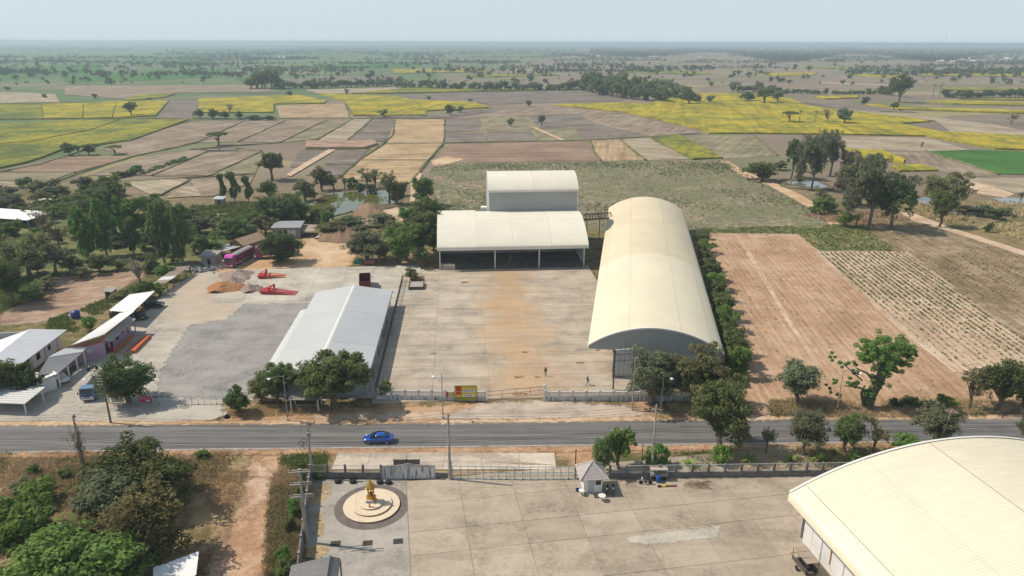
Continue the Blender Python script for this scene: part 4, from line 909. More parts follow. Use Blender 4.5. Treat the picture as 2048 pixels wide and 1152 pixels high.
gate(G(976,800),G(1088,789),'rusty open mesh gate swung across the middle yard entrance',h=1.5,n=4,mat=woodp,r=.03,wheels=False)
t_=thing('gate_post','white gate post at the balustrade end','post',(*G(1089,800),0)); MB().box(-.17,.17,-.17,.17,0,2.5).build('shaft',fwhite,t_); MB().lathe([(.14,2.5),(.2,2.62),(.2,2.75),(.1,2.9)],10).build('lamp_globe',trim,t_)
# picket fence between shed and middle yard
pk0=G(752,785); pk1=G(806,560)
t_=thing('picket_fence','thin dark picket fence between grey shed and middle yard','fence',(*pk0,0),math.atan2(pk1[1]-pk0[1],pk1[0]-pk0[0]))
Lp=(Vector(pk1)-Vector(pk0)).length; n=int(Lp/2.5); pkm=M('picket_grey',(.12,.12,.12),scale=2,var=.2)
P=MB().box(-.06,.06,-.06,.06,0,1.75).build('post',pkm,t_); mb=MB()
for i in range(6): x=.2+2.3*i/6; mb.box(x-.03,x+.03,-.02,.02,.15,1.6)
K=mb.build('picket_panel',pkm,t_); K['kind']='stuff'; Rl=MB().box(0,2.5,-.025,.025,1.25,1.31).build('rail',pkm,t_)
for i in range(1,n): dup(P,t_,(i*Lp/n,0,0)); dup(K,t_,(i*Lp/n,0,0)); dup(Rl,t_,(i*Lp/n,0,0))
# ------------------------------------------------------------------ poles, lamps and wires
pole_c=M('pole_concrete',(.36,.32,.28),scale=1.2,var=.2,rough=.9); insul=M('insulator_brown',(.12,.05,.03),rough=.3)
def pole(base,h,label,arms=(),rz=0,lean=(0,0),r=.16,group='power poles along the road',mat=None,name='power_pole'):
    g=G(*base); t=thing(name,label,'pole',(g[0],g[1],0),rz,group); mt=mat or pole_c
    MB().tube([(0,0,0),(lean[0]*.5,lean[1]*.5,h*.5),(lean[0],lean[1],h)],[r*1.25,r,r*.75],8).build('shaft',mt,t)
    for z,w,dbl in arms:
        f=z/h; cx,cy=lean[0]*f,lean[1]*f
        for s in ((-1,1) if dbl else (1,)): MB().box(cx-w/2,cx+w/2,cy+s*.2-.055,cy+s*.2+.055,z-.06,z+.06).build('cross_arm',mt,t)
        for i in range(3):
            x=cx-w/2+.15+(w-.3)*i/2; MB().lathe([(.03,z+.06),(.07,z+.12),(.04,z+.18),(.07,z+.24),(.03,z+.32)],6,(x,cy+.2,0)).build('insulator',insul,t)
        MB().tube([(cx-w*.35,cy+.2,z-.05),(cx,cy,z-.7)],.02,4).build('brace',mt,t); MB().tube([(cx+w*.35,cy+.2,z-.05),(cx,cy,z-.7)],.02,4).build('brace',mt,t)
    return t,Vector((g[0],g[1],0))
t1,b1=pole((170,945),8.6,'old concrete pole wrapped in a tangle of dead vines',[(8.3,.5,False)])
t2,b2=pole((222,847),8.6,'slim brown pole carrying a lamp beside the blue truck',[],mat=woodp,r=.13)
t3,b3=pole((625,955),8.4,'concrete pole with hanging cable coils behind the mouldy wall',[(8.1,2.0,False)])
t4,b4=pole((900,960),10.0,'tall bare concrete pole beside the white gate wall',[],r=.17)
t5,b5=pole((1303,945),10.2,'concrete pole with white crossarm between two bright green trees',[(9.4,2.0,False)])
t6,b6=pole((1868,912),7.6,'pale leaning pole with twin crossarms behind the vaulted hall roof',[(7.3,1.6,True)],lean=(.9,-.2),rz=R(-20),mat=M('pole_pale',(.42,.30,.22),scale=1.2,var=.15))
t7,b7=pole((1264,822),9.3,'thin pole with short crossarm beside the transformer frame',[(9.0,1.5,False)],r=.1)
t8,b8=pole((1320,826),4.1,'short thin stay post in the shade of the roadside trees',[],r=.09)
t9,b9=pole((614,1086),9.9,'heavy pole with three twin crossarms inside the perimeter wall',[(9.6,2.4,True),(8.0,2.4,True),(6.4,2.6,True)],rz=R(8),r=.19)
t10,b10=pole((1283,930),4.0,'short pale post beside the bright green tree',[],r=.08)
# vines on pole one, coils on pole three
vine=M('dead_vine',(.19,.12,.06),scale=4,var=.3,rough=1)
mb=MB(); rr=random.Random(3)
for k in range(150):
    z=rr.gauss(5.2,1.0); a=rr.uniform(0,6.28); r0=.25+abs(rr.gauss(0,.28)); x,y=r0*math.cos(a),r0*math.sin(a)
    if abs(z-5.3)<.5 and rr.random()<.5: x-=rr.uniform(0,1.8)
    mb.tube([(x,y,z),(x+rr.uniform(-.4,.4),y+rr.uniform(-.3,.3),z-rr.uniform(.2,.9))],.025,3)
for k in range(40):
    z=rr.uniform(1,5); a=rr.uniform(0,6.28); mb.tube([(.22*math.cos(a),.22*math.sin(a),z),(.24*math.cos(a+.5),.24*math.sin(a+.5),z-rr.uniform(.4,1))],.03,3)
o=mb.build('vine_tangle',vine,t1); o['kind']='stuff'
def ring(c,r,n=14): return [(c[0]+r*math.cos(2*math.pi*k/n),c[1],c[2]+r*math.sin(2*math.pi*k/n)) for k in range(n+1)]
for c in ((-.55,-.2,5.6),(-.95,-.2,5.3),(-.5,-.2,4.8),(-.85,-.2,4.6)): MB().tube(ring(c,.32),.03,4).build('cable_coil',dk,t3)
MB().box(-.05,.35,-.35,.0,6.4,6.9).build('switch_box',cgrey,t3)
wire=M('wire_black',(.035,.035,.035),rough=.6)
def cable(a,b,label,sag=.5,r=.018,group='overhead wires along the road'):
    pts=[]
    for k in range(13):
        f=k/12; p=a.lerp(b,f); p.z-=4*sag*f*(1-f); pts.append(p)
    o=MB().tube(pts,r,4,False).build('overhead_wire',wire); tag(o,label,'wire',group); return o
V=Vector
tops={'w':b1+V((-40,1.5,8.2)),'1':b1+V((0,0,8.4)),'3':b3+V((0,.2,8.4)),'4':b4+V((0,0,9.6)),'5':b5+V((0,.2,9.7)),'6':b6+V((.9,0,7.6)),'e':b6+V((40,4,8.5))}
SPAN={'w1':'running out past the vine wrapped pole','13':'between the vine wrapped pole and the coil pole','34':'between the coil pole and the tall bare pole','45':'between the tall bare pole and the white crossarm pole','35':'between the coil pole and the white crossarm pole','56':'between the white crossarm pole and the pale leaning pole','6e':'running out past the pale leaning pole'}
for k,(u,v) in enumerate([('w','1'),('1','3'),('3','4'),('4','5'),('5','6'),('6','e')]):
    for j in range(3):
        off=V((0,(j-1)*.7,-.0)) ; cable(tops[u]+off,tops[v]+off,'thin high power wire '+SPAN[u+v],.6)
for (u,v) in [('w','1'),('1','3'),('3','5'),('5','6'),('6','e')]:
    for j in range(2):
        cable(tops[u]+V((0,.1*j,-3.2-.35*j)),tops[v]+V((0,.1*j,-3.2-.35*j)),'thicker low telephone cable '+SPAN[u+v],.5,.03,'telephone cables along the road')
# ties to the transformer frame and the yard
trL=V((*G(1226,781),0)); trR=V((*G(1264,778),0))
for j in range(3): cable(b5+V((-.7+.7*j,.2,9.5)),b7+V((-.6+.6*j,0,9.1)),'thin wire crossing the road to the transformer pole',.25,.015,'wires to the transformer')
for j in range(3): cable(b7+V((-.6+.6*j,0,9.1)),trL.lerp(trR,.2+.3*j)+V((0,0,7.2)),'short wire from the thin pole to the transformer frame',.1,.015,'wires to the transformer')
for j,(z) in enumerate((9.6,8.0)): cable(b9+V((-.8+1.4*j,0,z)),b3+V((-.6+j,.2,8.3)),'wire from the heavy pole to the coil pole',.2,.015,'wires by the perimeter wall')
MB_=None
# transformer frame
t_=thing('transformer_frame','tall steel double-post transformer frame in front of the warehouse gable','transformer frame')
for p in (trL,trR): MB().box(p.x-.11,p.x+.11,p.y-.11,p.y+.11,0,7.4).build('post',rust,t_)
for z in (2.6,5.3,6.5,7.35):
    a,b=trL+V((0,0,z)),trR+V((0,0,z)); MB().tube([a,b],.07 if z<7 else .12,4).build('beam',rust if z<7 else steel,t_)
MB().slab([trL+V((0,-.5,2.7)),trR+V((0,-.5,2.7)),trR+V((0,.5,2.7)),trL+V((0,.5,2.7))],.1).build('platform',rust,t_)
for k in range(3):
    p=trL.lerp(trR,.25+.25*k); MB().tube([p+V((0,0,5.3)),p+V((0,0,6.5))],.03,4).build('fuse',dk,t_); MB().tube([p+V((0,0,7.35)),p+V((0,0,7.75))],.05,5).build('insulator',insul,t_)
    MB().tube([p+V((0,-.05,2.7)),p+V((0,-.05,5.3))],.02,4).build('lead',dk,t_)
def lamp(base,h,arm,label):
    g=G(*base); t=thing('street_lamp',label,'street lamp',(g[0],g[1],0),0,'street lamps along the road')
    galv=M('galvanised',(.30,.29,.28),scale=2,var=.15,rough=.6)
    MB().tube([(0,0,0),(0,0,h)],[.085,.055],8).build('shaft',galv,t); s=1 if arm>0 else -1
    MB().tube([(0,0,h-.1),(arm*.5,-.1,h-.0),(arm,-.2,h-.35)],.04,5).build('arm',galv,t)
    MB().lathe([(.03,.0),(.22,-.04),(.30,-.14),(.22,-.2),(.05,-.22)],10,(arm+s*.2,-.2,h-.3)).build('lamp_head',M('lamp_white',(.85,.85,.85),rough=.35,var=.03),t,True)
    for k,mt in enumerate((dk,trim,dk,rail)): MB().tube([(0,0,.15+.28*k),(0,0,.43+.28*k)],.1-.003*k,8).build('band',mt,t)
    MB().box(-.2,.2,-.2,.2,0,.15).build('footing',cgrey,t); return t
lamp((576,842),7.6,-1.9,'street lamp with round white head left of its post in front of the feathery trees'); lamp((886,838),7.7,-1.0,'street lamp standing before the yellow sale board')
lamp((1322,828),6.6,1.0,'street lamp half hidden in roadside trees by the warehouse gable'); lamp((1673,828),7.5,2.4,'street lamp with long right arm before the vine clad tree')
lamp((808,514),5.0,-.9,'small lamp post beside the thicket near the mill shed')
MB().tube([(0,0,8.0),(-1.4,0,8.3),(-2.4,0,7.5)],.035,5).build('lamp_arm',steel,t2); MB().lathe([(.03,.0),(.24,-.04),(.30,-.14),(.05,-.22)],10,(-2.6,0,7.5)).build('lamp_head',MATS['lamp_white'],t2,True)
for k in range(4): MB().box(-.9,0,-.02,.02,7.9-.45*k,7.94-.45*k).build('step_rung',steel,t2)
# ------------------------------------------------------------------ sale board and small signs
yb_=M('sign_yellow',(.62,.50,.03),rough=.5,var=.04); rb_=M('sign_red',(.50,.015,.02),rough=.5,var=.04); wb_=M('sign_white',(.72,.70,.72),rough=.5,var=.04); ob_=M('sign_orange',(.62,.22,.03),rough=.5,var=.05); kb_=M('sign_ink',(.06,.055,.06),rough=.6,var=.05)
g=G(932,804); t_=thing('sale_board','yellow and red sale billboard standing before the balustrade','billboard',(g[0],g[1],0),R(1))
w=1.76; z0,z1=.85,2.85
MB().box(-w,w,-.05,.03,z0,z1).build('panel',yb_,t_)
MB().prism([(-1.55,1.25),(-1.55,z1-.06),(-.72,z1-.06),(-.72,1.25),(-1.135,1.5)],-.075,-.052,'y').build('red_ribbon',rb_,t_)
MB().box(-.45,1.45,-.072,-.052,1.78,2.32).build('white_panel',wb_,t_); MB().box(-.45,1.45,-.072,-.052,.98,1.42).build('white_panel',wb_,t_)
for x0,x1,za,zb in ((-w-.06,w+.06,z1,z1+.07),(-w-.06,w+.06,z0-.07,z0),(-w-.06,-w,z0,z1),(w,w+.06,z0,z1)): MB().box(x0,x1,-.06,.05,za,zb).build('frame',rust,t_)
MB().box(-w+.5,w,-.03,.02,.35,.72).build('lower_strip',M('sign_olive',(.36,.36,.05),rough=.6),t_)
for x in (-w+.1,w-.1,0): MB().box(x-.05,x+.05,.03,.12,0,z1).build('leg',rust,t_)
def text(parent,body,size,loc,mat,name='lettering'):
    c=bpy.data.curves.new(name,'FONT'); c.body=body; c.size=size; c.align_x='CENTER'; c.align_y='CENTER'; c.extrude=.004; c.materials.append(mat)
    o=bpy.data.objects.new(name,c); C.objects.link(o); dg=bpy.context.evaluated_depsgraph_get(); dg.update()
    me=bpy.data.meshes.new_from_object(o.evaluated_get(dg)); bpy.data.objects.remove(o)
    if not me.materials: me.materials.append(mat)
    o=bpy.data.objects.new(name,me); link(o,parent); o.location=loc; o.rotation_euler=(R(90),0,0); return o
text(t_,'SALE',.36,(-1.135,-.085,1.92),wb_)
rr=random.Random(11)
def script_line(parent,x0,x1,z,h,mat,y=-.082,n=9):
    mb=MB(); w_=(x1-x0)/n
    for i in range(n):
        x=x0+i*w_; k=rr.randint(0,2)
        mb.box(x+.02,x+.05,y,y+.006,z,z+h); mb.box(x+w_*.62,x+w_*.62+.035,y,y+.006,z,z+h*rr.uniform(.8,1.25))
        mb.box(x+.05,x+w_*.62,y,y+.006,z+(h-.04 if k else 0),z+(h if k else .04))
    o=mb.build('lettering',mat,parent); o['kind']='stuff'
script_line(t_,-.32,1.3,1.9,.28,kb_,n=9); script_line(t_,-.1,1.05,1.08,.22,kb_,n=6); script_line(t_,-1.42,-.85,2.28,.26,ob_,n=3)
g=G(903,801); t_=thing('banner','small red and cream banner tied to the balustrade','banner',(g[0],g[1]-.2,0),R(1)); MB().box(-.8,-.45,-.02,.02,.8,1.6).build('red_part',rb_,t_); MB().box(-.45,1.0,-.02,.02,.8,1.6).build('cream_part',M('banner_cream',(.6,.5,.3)),t_)
for x in (-.8,.98): MB().tube([(x,.03,0),(x,.03,1.65)],.02,4).build('stake',woodp,t_)
g=G(236,808); t_=thing('notice_board','pink and cream notice board at the foot of the dark tree','sign',(g[0],g[1],0),R(2)); MB().box(-.95,.95,-.03,.03,.3,1.25).build('cream_panel',M('notice_cream',(.55,.52,.38)),t_); MB().box(-.95,.95,-.031,.03,1.255,1.75).build('pink_panel',M('notice_pink',(.45,.08,.22)),t_)
for z in (1.0,.75,.5): script_line(t_,-.8,.8,z,.12,kb_,y=-.045,n=10)
for x in (-.85,.85): MB().box(x-.04,x+.04,.04,.1,0,1.75).build('leg',woodp,t_)
g=G(293,806); t_=thing('red_banner','red banner with white lettering hung on the left yard gate','banner',(g[0],g[1]-.1,0),R(2)); MB().box(-1.05,1.05,-.02,.02,.25,1.15).build('cloth',M('banner_red',(.55,.03,.09)),t_); script_line(t_,-.85,.85,.72,.22,wb_,y=-.035,n=7); MB().box(.0,.7,-.03,-.022,.35,.6).build('white_patch',wb_,t_)
for x in (-1.03,1.03): MB().tube([(x,.04,0),(x,.04,1.3)],.025,4).build('stake',steel,t_)
g=G(219,808); t_=thing('white_box','white meter box on a post beside the brown pole','box',(g[0],g[1],0)); MB().box(-.25,.25,-.1,.1,.9,1.6).build('case',trim,t_); MB().box(-.05,.05,-.05,.05,0,.9).build('post',woodp,t_)
# ------------------------------------------------------------------ shrine
gc=G(743.3,1010.5,.25); buff=M('buff_terrazzo',(.66,.55,.40),scale=1.4,var=.08,rough=.7); edge=M('terracotta_edge',(.42,.24,.12),scale=2,var=.15); gold=M('gold_paint',(.52,.30,.06),c2=(.25,.12,.02),scale=5,rough=.35,metal=.55,var=.2)
t_=thing('shrine_dais','three-tiered round cream dais inside a dark paved ring','dais',(gc[0],gc[1],0))
MB().lathe([(4.55,.10),(4.6,.12),(4.6,.125)],48).build('paved_ring',M('dark_paving',(.155,.13,.115),scale=1.2,var=.2,rough=.9),t_)
for k,(r,za,zb) in enumerate(((3.45,.1,.34),(2.45,.34,.56),(1.45,.56,.76))):
    MB().lathe([(r-.02,za),(r,za+.02),(r,zb-.05)],48).build('tier_edge',edge,t_); MB().lathe([(r+.04,zb-.05),(r+.04,zb-.01),(r+.01,zb)],48).build('tier_top',buff,t_)
t_=thing('golden_shrine','golden four-pillared spirit shrine with a seated statue on the dais','shrine',(gc[0]-.05,gc[1]+.25,.76),R(6))
MB().lathe([(.62,0),(.66,.08),(.58,.16),(.58,.55),(.66,.62),(.66,.72)],4).build('pedestal',gold,t_)
b_=t_.children[0] if False else None
MB().lathe([(.56,.72),(.56,.8),(.5,.86)],4).build('platform',gold,t_)
for sx in (-1,1):
    for sy in (-1,1): MB().tube([(sx*.33,sy*.33,.84),(sx*.33,sy*.33,1.0),(sx*.31,sy*.31,1.75)],[.09,.06,.06],6).build('pillar',gold,t_)
MB().lathe([(.6,1.75),(.64,1.83),(.5,1.9)],4).build('entablature',gold,t_)
MB().lathe([(.56,1.9),(.46,2.08),(.5,2.1),(.36,2.3),(.4,2.32),(.26,2.55),(.28,2.57),(.12,2.85),(.05,3.2),(.01,3.3)],8).build('spire_roof',gold,t_)
for sx,sy in ((-.42,-.42),(.42,-.42),(.42,.42),(-.42,.42)): MB().lathe([(.09,1.88),(.06,2.05),(.01,2.3)],6,(sx,sy,0)).build('finial',gold,t_)
st=thing  # the statue sits inside the shrine: a thing of its own
s_=thing('seated_statue','small dark gold seated statue inside the shrine','statue',(gc[0]-.05,gc[1]+.25,1.62),R(6)); gold2=M('dark_gold',(.30,.15,.03),scale=6,metal=.5,rough=.4)
mb=MB(); mb.lathe([(.26,0),(.28,.08),(.2,.16),(.17,.2),(.19,.38),(.15,.46),(.06,.5),(.09,.56),(.10,.64),(.06,.72),(.03,.82),(.01,.86)],12); mb.build('body',gold2,s_,True)
for s in (-1,1): MB().tube([(s*.17,0,.42),(s*.26,-.08,.28),(s*.1,-.2,.2)],[.05,.045,.035],6).build('arm',gold2,s_,True)
t_=thing('name_plate','white name plate on a golden stand before the shrine','plaque',(gc[0]-.02,gc[1]-1.05,.76)); MB().lathe([(.16,0),(.12,.1),(.09,.35),(.14,.5)],8).build('stand',gold,t_); MB().box(-.45,.45,-.05,.02,.5,.92).build('plate',wb_,t_); script_line(t_,-.36,.36,.62,.16,kb_,y=-.062,n=6)
# drain grates
for px_,lb in (((671,1089),'dark steel drain grate nearest the grey corrugated shed'),((735,1088),'dark steel drain grate between two others'),((796,1084.5),'dark steel drain grate nearest the big yard slabs')):
    g=G(*px_); t_=thing('drain_grate',lb,'grate',(g[0],g[1],.1),R(8)); MB().box(-.55,.55,-.42,.42,0,.07).build('frame',rust,t_)
    for k in range(6): MB().box(-.48,.48,-.36+k*.13,-.31+k*.13,.071,.085).build('bar',dk,t_)
# ------------------------------------------------------------------ guard kiosk
tilem=None
def tile_mat():
    m,t,b=newmat('kiosk_tiles'); O=objco(t)
    br=t.nodes.new('ShaderNodeTexBrick'); br.inputs['Scale'].default_value=1.0; br.inputs['Brick Width'].default_value=.3; br.inputs['Row Height'].default_value=.2; br.inputs['Mortar Size'].default_value=.03
    br.inputs['Color1'].default_value=(.46,.41,.38,1); br.inputs['Color2'].default_value=(.38,.34,.32,1); br.inputs['Mortar'].default_value=(.12,.10,.09,1)
    t.links.new(O,br.inputs['Vector']); t.links.new(br.outputs[0],b.inputs['Base Color']); b.inputs['Roughness'].default_value=.75; bump(t,b,br.outputs['Fac'],.6,.03); return m
tilem=tile_mat()
g=G(1185.5,988); HK=R(5.5); t_=thing('guard_kiosk','small white guard kiosk with grey tiled pyramid roof at the blue gate','kiosk',(g[0],g[1],.15),HK)
MB().box(-1.2,1.2,0,2.2,0,2.45).build('wall',whw,t_); MB().box(-.62,.12,-.04,.02,.02,1.95).build('door',M('grey_door',(.42,.43,.45)),t_); MB().box(.3,1.0,-.04,.02,1.2,2.0).build('window',glass,t_); MB().box(-1.25,1.25,-.05,2.25,0,.12).build('plinth',cgrey,t_)
MB().box(-1.24,-1.19,.6,1.5,1.1,1.9).build('window',glass,t_)
x0,x1,y0,y1,ze,za=-1.85,1.85,-.65,2.95,2.3,3.9; ap=V((0,1.15,za)); cs=[V((x0,y0,ze)),V((x1,y0,ze)),V((x1,y1,ze)),V((x0,y1,ze))]
# courses of tiles as stepped strips on each of the four faces
for i in range(4):
    a,b=cs[i],cs[(i+1)%4]; n=9; mb=MB()
    for k in range(n):
        f0,f1=k/n,min(1,(k+1)/n+.015); p,q=a.lerp(ap,f0),b.lerp(ap,f0); r_,s2=b.lerp(ap,f1),a.lerp(ap,f1); up=V((0,0,.05)); 
        mb.add([p+up,q+up,r_+up*.2,s2+up*.2,p,q],[(0,1,2,3),(4,5,1,0)])
        L_=(q-p).length; m_=max(1,int(L_/.33))
        for j in range(1,m_):
            u=p.lerp(q,j/m_)+up; v=s2.lerp(r_,j/m_)+up*.2; e=(q-p).normalized()*.05
            mb.add([u-e,u+V((0,0,.03)),u+e,v-e,v+V((0,0,.03)),v+e],[(0,1,4,3),(1,2,5,4)])
    o=mb.build('roof_face',M('kiosk_tile_plain',(.40,.355,.335),scale=5,var=.18,rough=.75),t_)
    MB().tube([a+V((0,0,.06)),ap+V((0,0,.08))],.09,6).build('hip_cap',M('hip_grey',(.5,.46,.43)),t_)
MB().add([c-V((0,0,.02)) for c in cs],[(3,2,1,0)]).build('soffit',whw,t_)
# ------------------------------------------------------------------ vehicles
rubber=M('tyre_rubber',(.025,.025,.025),rough=.9); alloy=M('wheel_alloy',(.55,.53,.50),rough=.35,metal=.6); chrome=M('bright_trim',(.7,.7,.7),rough=.2,metal=.8); lens=M('lamp_lens',(.8,.82,.85),rough=.15); tail=M('tail_lens',(.4,.01,.01),rough=.2); under=M('underbody',(.03,.03,.03),rough=.9)
def wheel(parent,x,y,r,w=.2,rim=None):
    t=MB().lathe([(r*.62,-w/2),(r*.96,-w/2),(r,-w*.3),(r,w*.3),(r*.96,w/2),(r*.62,w/2)],18,(0,0,0),axis='y').build('wheel',rubber,parent,False,(x,y,r))
    MB().lathe([(r*.3,-w/2-.01),(r*.62,-w/2+.02),(r*.62,w/2-.02),(r*.3,w/2+.01)],14,(0,0,0),axis='y').build('rim',rim or alloy,t); return t
def loft(secs,name,mat,parent,smooth=True):
    "secs: list of rings (same count) of 3D points"
    n=len(secs[0]); vs=[p for s in secs for p in s]; fs=[]
    for i in range(len(secs)-1):
        for k in range(n): fs.append((i*n+k,i*n+(k+1)%n,(i+1)*n+(k+1)%n,(i+1)*n+k))
    fs.append(tuple(range(n))[::-1]); fs.append(tuple((len(secs)-1)*n+k for k in range(n)))
    o=MB().add(vs,fs).build(name,mat,parent)
    if smooth:
        m=o.modifiers.new('soft','SUBSURF'); m.levels=m.render_levels=2
    return o
def bodyring(x,z0,z1,h,r=.12):
    return [(x,-h+r,z0),(x,h-r,z0),(x,h,z0+r),(x,h,z1-r*.8),(x,h-r*1.2,z1),(x,-h+r*1.2,z1),(x,-h,z1-r*.8),(x,-h,z0+r)]
def sedan(loc,rz,label,paint):
    t=thing('sedan',label,'car',loc,rz)
    loft([bodyring(*s) for s in ((-2.2,.35,.58,.62),(-2.1,.25,.68,.76),(-1.6,.2,.80,.86),(-.9,.2,.90,.87),(0,.2,.92,.88),(1.2,.2,.95,.88),(1.8,.22,.98,.86),(2.1,.3,.96,.78),(2.2,.42,.9,.68))],'body',paint,t)
    loft([[(x,-a,z0),(x,a,z0),(x,b,z1),(x,-b,z1)] for x,z0,z1,a,b in ((-1.15,.82,.86,.76,.7),(-.4,.86,1.36,.78,.60),(.2,.86,1.47,.78,.60),(.85,.86,1.42,.78,.59),(1.7,.9,.97,.76,.68))],'cabin',paint,t)
    for s in (-1,1):
        MB().add([(-.75,s*.815,.96),(1.05,s*.815,.98),(.75,s*.69,1.33),(-.2,s*.70,1.34)],[(0,1,2,3)]).build('side_window',glass,t)
        MB().box(-1.95,-1.7,s*.62-.12,s*.62+.12,.62,.74).build('headlight',lens,t); MB().box(2.0,2.14,s*.62-.16,s*.62+.16,.74,.88).build('tail_light',tail,t)
        MB().cbox((-.72,s*.95,.98),(.14,.2,.12)).build('wing_mirror',paint,t); MB().box(.12,.3,s*.885-.02,s*.885+.02,.78,.82).build('door_handle',chrome,t)
    MB().add([(-1.12,-.66,.93),(-1.12,.66,.93),(-.42,.55,1.36),(-.42,-.55,1.36)],[(0,1,2,3)]).build('windscreen',glass,t,False,(-.05,0,.03)); MB().add([(1.62,-.62,1.03),(1.62,.62,1.03),(.95,.53,1.40),(.95,-.53,1.40)],[(0,1,2,3)]).build('rear_window',glass,t,False,(.04,0,.03))
    MB().box(-2.23,-2.12,-.4,.4,.4,.55).build('grille',under,t)
    for x in (-1.38,1.32):
        for y in (-.78,.78): wheel(t,x,y,.32)
    return t
zR=.12
g=G(757.5,884.5); sedan((g[0],g[1],zR),R(1.2),'bright blue sedan driving along the road',M('blue_car_paint',(.008,.07,.36),rough=.25,spec=.5,coat=.6,var=.05))
def dirpx(a,b):
    p,q=G(*a),G(*b); return math.atan2(p[1]-q[1],p[0]-q[0])   # heading from b towards a
def lorry(a,b,label,cabm,bedm,L=6.5,w=2.2,hc=2.3,hb=1.5,bedz=.95,axles=(.14,.78),cabL=1.7,inner=None,stripes=None,covered=False,roofcap=None,z=.13,name='lorry'):
    "lorry with its cab at photo point a and tail towards b; local -x is forward"
    p=Vector(G(*a)); q=Vector(G(*b)); d=(p-q).normalized(); c=p-d*(L/2)
    t=thing(name,label,'lorry',(c.x,c.y,z),math.atan2(-d.y,-d.x)); x0=-L/2; h=w/2
    MB().box(x0+.3,L/2,-.4,.4,.6,.85).build('chassis',under,t)
    # cab
    MB().prism([(x0,.55),(x0,1.45),(x0+.28,hc),(x0+cabL,hc),(x0+cabL,.55)],-h+.05,h-.05,'y').build('cab',cabm,t)
    MB().add([(x0-.012,-h+.2,1.5),(x0-.012,h-.2,1.5),(x0+.24,h-.28,hc-.1),(x0+.24,-h+.28,hc-.1)],[(0,1,2,3)]).build('windscreen',glass,t,False,(-.02,0,0))
    for s in (-1,1):
        MB().add([(x0+.35,s*(h-.03),1.5),(x0+cabL-.35,s*(h-.03),1.5),(x0+cabL-.35,s*(h-.03),hc-.2),(x0+.5,s*(h-.03),hc-.2)],[(0,1,2,3)]).build('side_window',glass,t)
        MB().box(x0-.05,x0+.03,s*(h-.45)-.16,s*(h-.45)+.16,.8,1.0).build('headlight',lens,t); MB().box(x0+.05,x0+.15,s*(h+.15)-.08,s*(h+.15)+.08,1.4,1.8).build('mirror',under,t)
    MB().box(x0-.06,x0+.1,-h+.05,h-.05,.45,.7).build('bumper',stripes or steel,t); MB().box(x0-.03,x0+.05,-h+.3,h-.3,1.08,1.3).build('grille',under,t)
    if roofcap: MB().prism([(x0+.1,hc),(x0+.5,hc+.55),(x0+cabL,hc+.6),(x0+cabL,hc)],-h+.15,h-.15,'y').build('roof_spoiler',roofcap,t)
    # bed
    bx=x0+cabL+.15; zt=bedz+hb
    MB().box(bx,L/2,-h,h,bedz-.08,bedz).build('bed_floor',inner or bedm,t)
    for nm,(xa,xb,ya,yb) in (('side_board',(bx,L/2,-h,-h+.07)),('side_board',(bx,L/2,h-.07,h)),('head_board',(bx,bx+.07,-h+.07,h-.07)),('tail_board',(L/2-.07,L/2,-h+.07,h-.07))):
        o=MB().box(xa,xb,ya,yb,bedz,zt).build(nm,bedm,t)
    n=int((L/2-bx)/.9)
    for i in range(n+1):
        x=bx+(L/2-bx)*i/n
        for s in (-1,1): MB().box(x-.05,x+.05,s*h-.04 if s>0 else -h-.04,s*h+.04 if s>0 else -h+.04,bedz-.05,zt+.03).build('stake',bedm,t)
    if covered: MB().prism([(-h+.1,zt-.25),(-h*.4,zt+.15),(h*.4,zt+.2),(h-.1,zt-.2)],bx+.1,L/2-.1,'x').build('load_cover',covered,t)
    r=.48 if L>8 else .4
    for f in axles:
        for s in (-1,1): wheel(t,x0+L*f,s*(h-.2),r,.3,steel)
    return t
lorry((176,806),(206,766),'blue and white flatbed lorry by the brown pole',M('cab_blue_white',(.13,.21,.33),rough=.35,var=.15,scale=1.5),M('bed_grey',(.42,.41,.40),rough=.7),L=6.6,hb=.75,inner=M('bed_wood',(.33,.31,.29),var=.15),roofcap=None)
pinkp=M('pink_lorry_paint',(.40,.05,.20),rough=.35,var=.12); mag=M('magenta_roof',(.62,.10,.42),rough=.3); plum=M('plum_board',(.19,.03,.07),c2=(.07,.045,.055),rough=.6,scale=1.2,var=.3)
lorry((458,537),(512,508),'pink tipper lorry with plum side boards parked by the grey hut',pinkp,plum,L=11,w=2.5,hc=2.75,hb=1.9,bedz=1.1,axles=(.12,.28,.66,.78,.9),roofcap=mag,covered=M('grey_tarpaulin',(.30,.29,.28),scale=2,var=.2),stripes=M('chrome_bumper',(.5,.45,.5),rough=.3,metal=.5),z=.0)
lorry((512,517),(600,508),'second pink lorry half hidden behind the round tree',pinkp,plum,L=10,w=2.5,hc=2.8,hb=1.7,bedz=1.1,axles=(.12,.66,.78,.9),roofcap=mag,z=.0)
lorry((731,566),(731,610),'red lorry with open dark load bed parked behind the grey shed',M('red_lorry_paint',(.22,.012,.02),rough=.35),M('red_board',(.16,.016,.025),rough=.5),L=8.5,w=2.5,hc=2.5,hb=1.9,bedz=1.1,axles=(.12,.68,.84),inner=M('bed_dark',(.05,.05,.055)),z=.15)
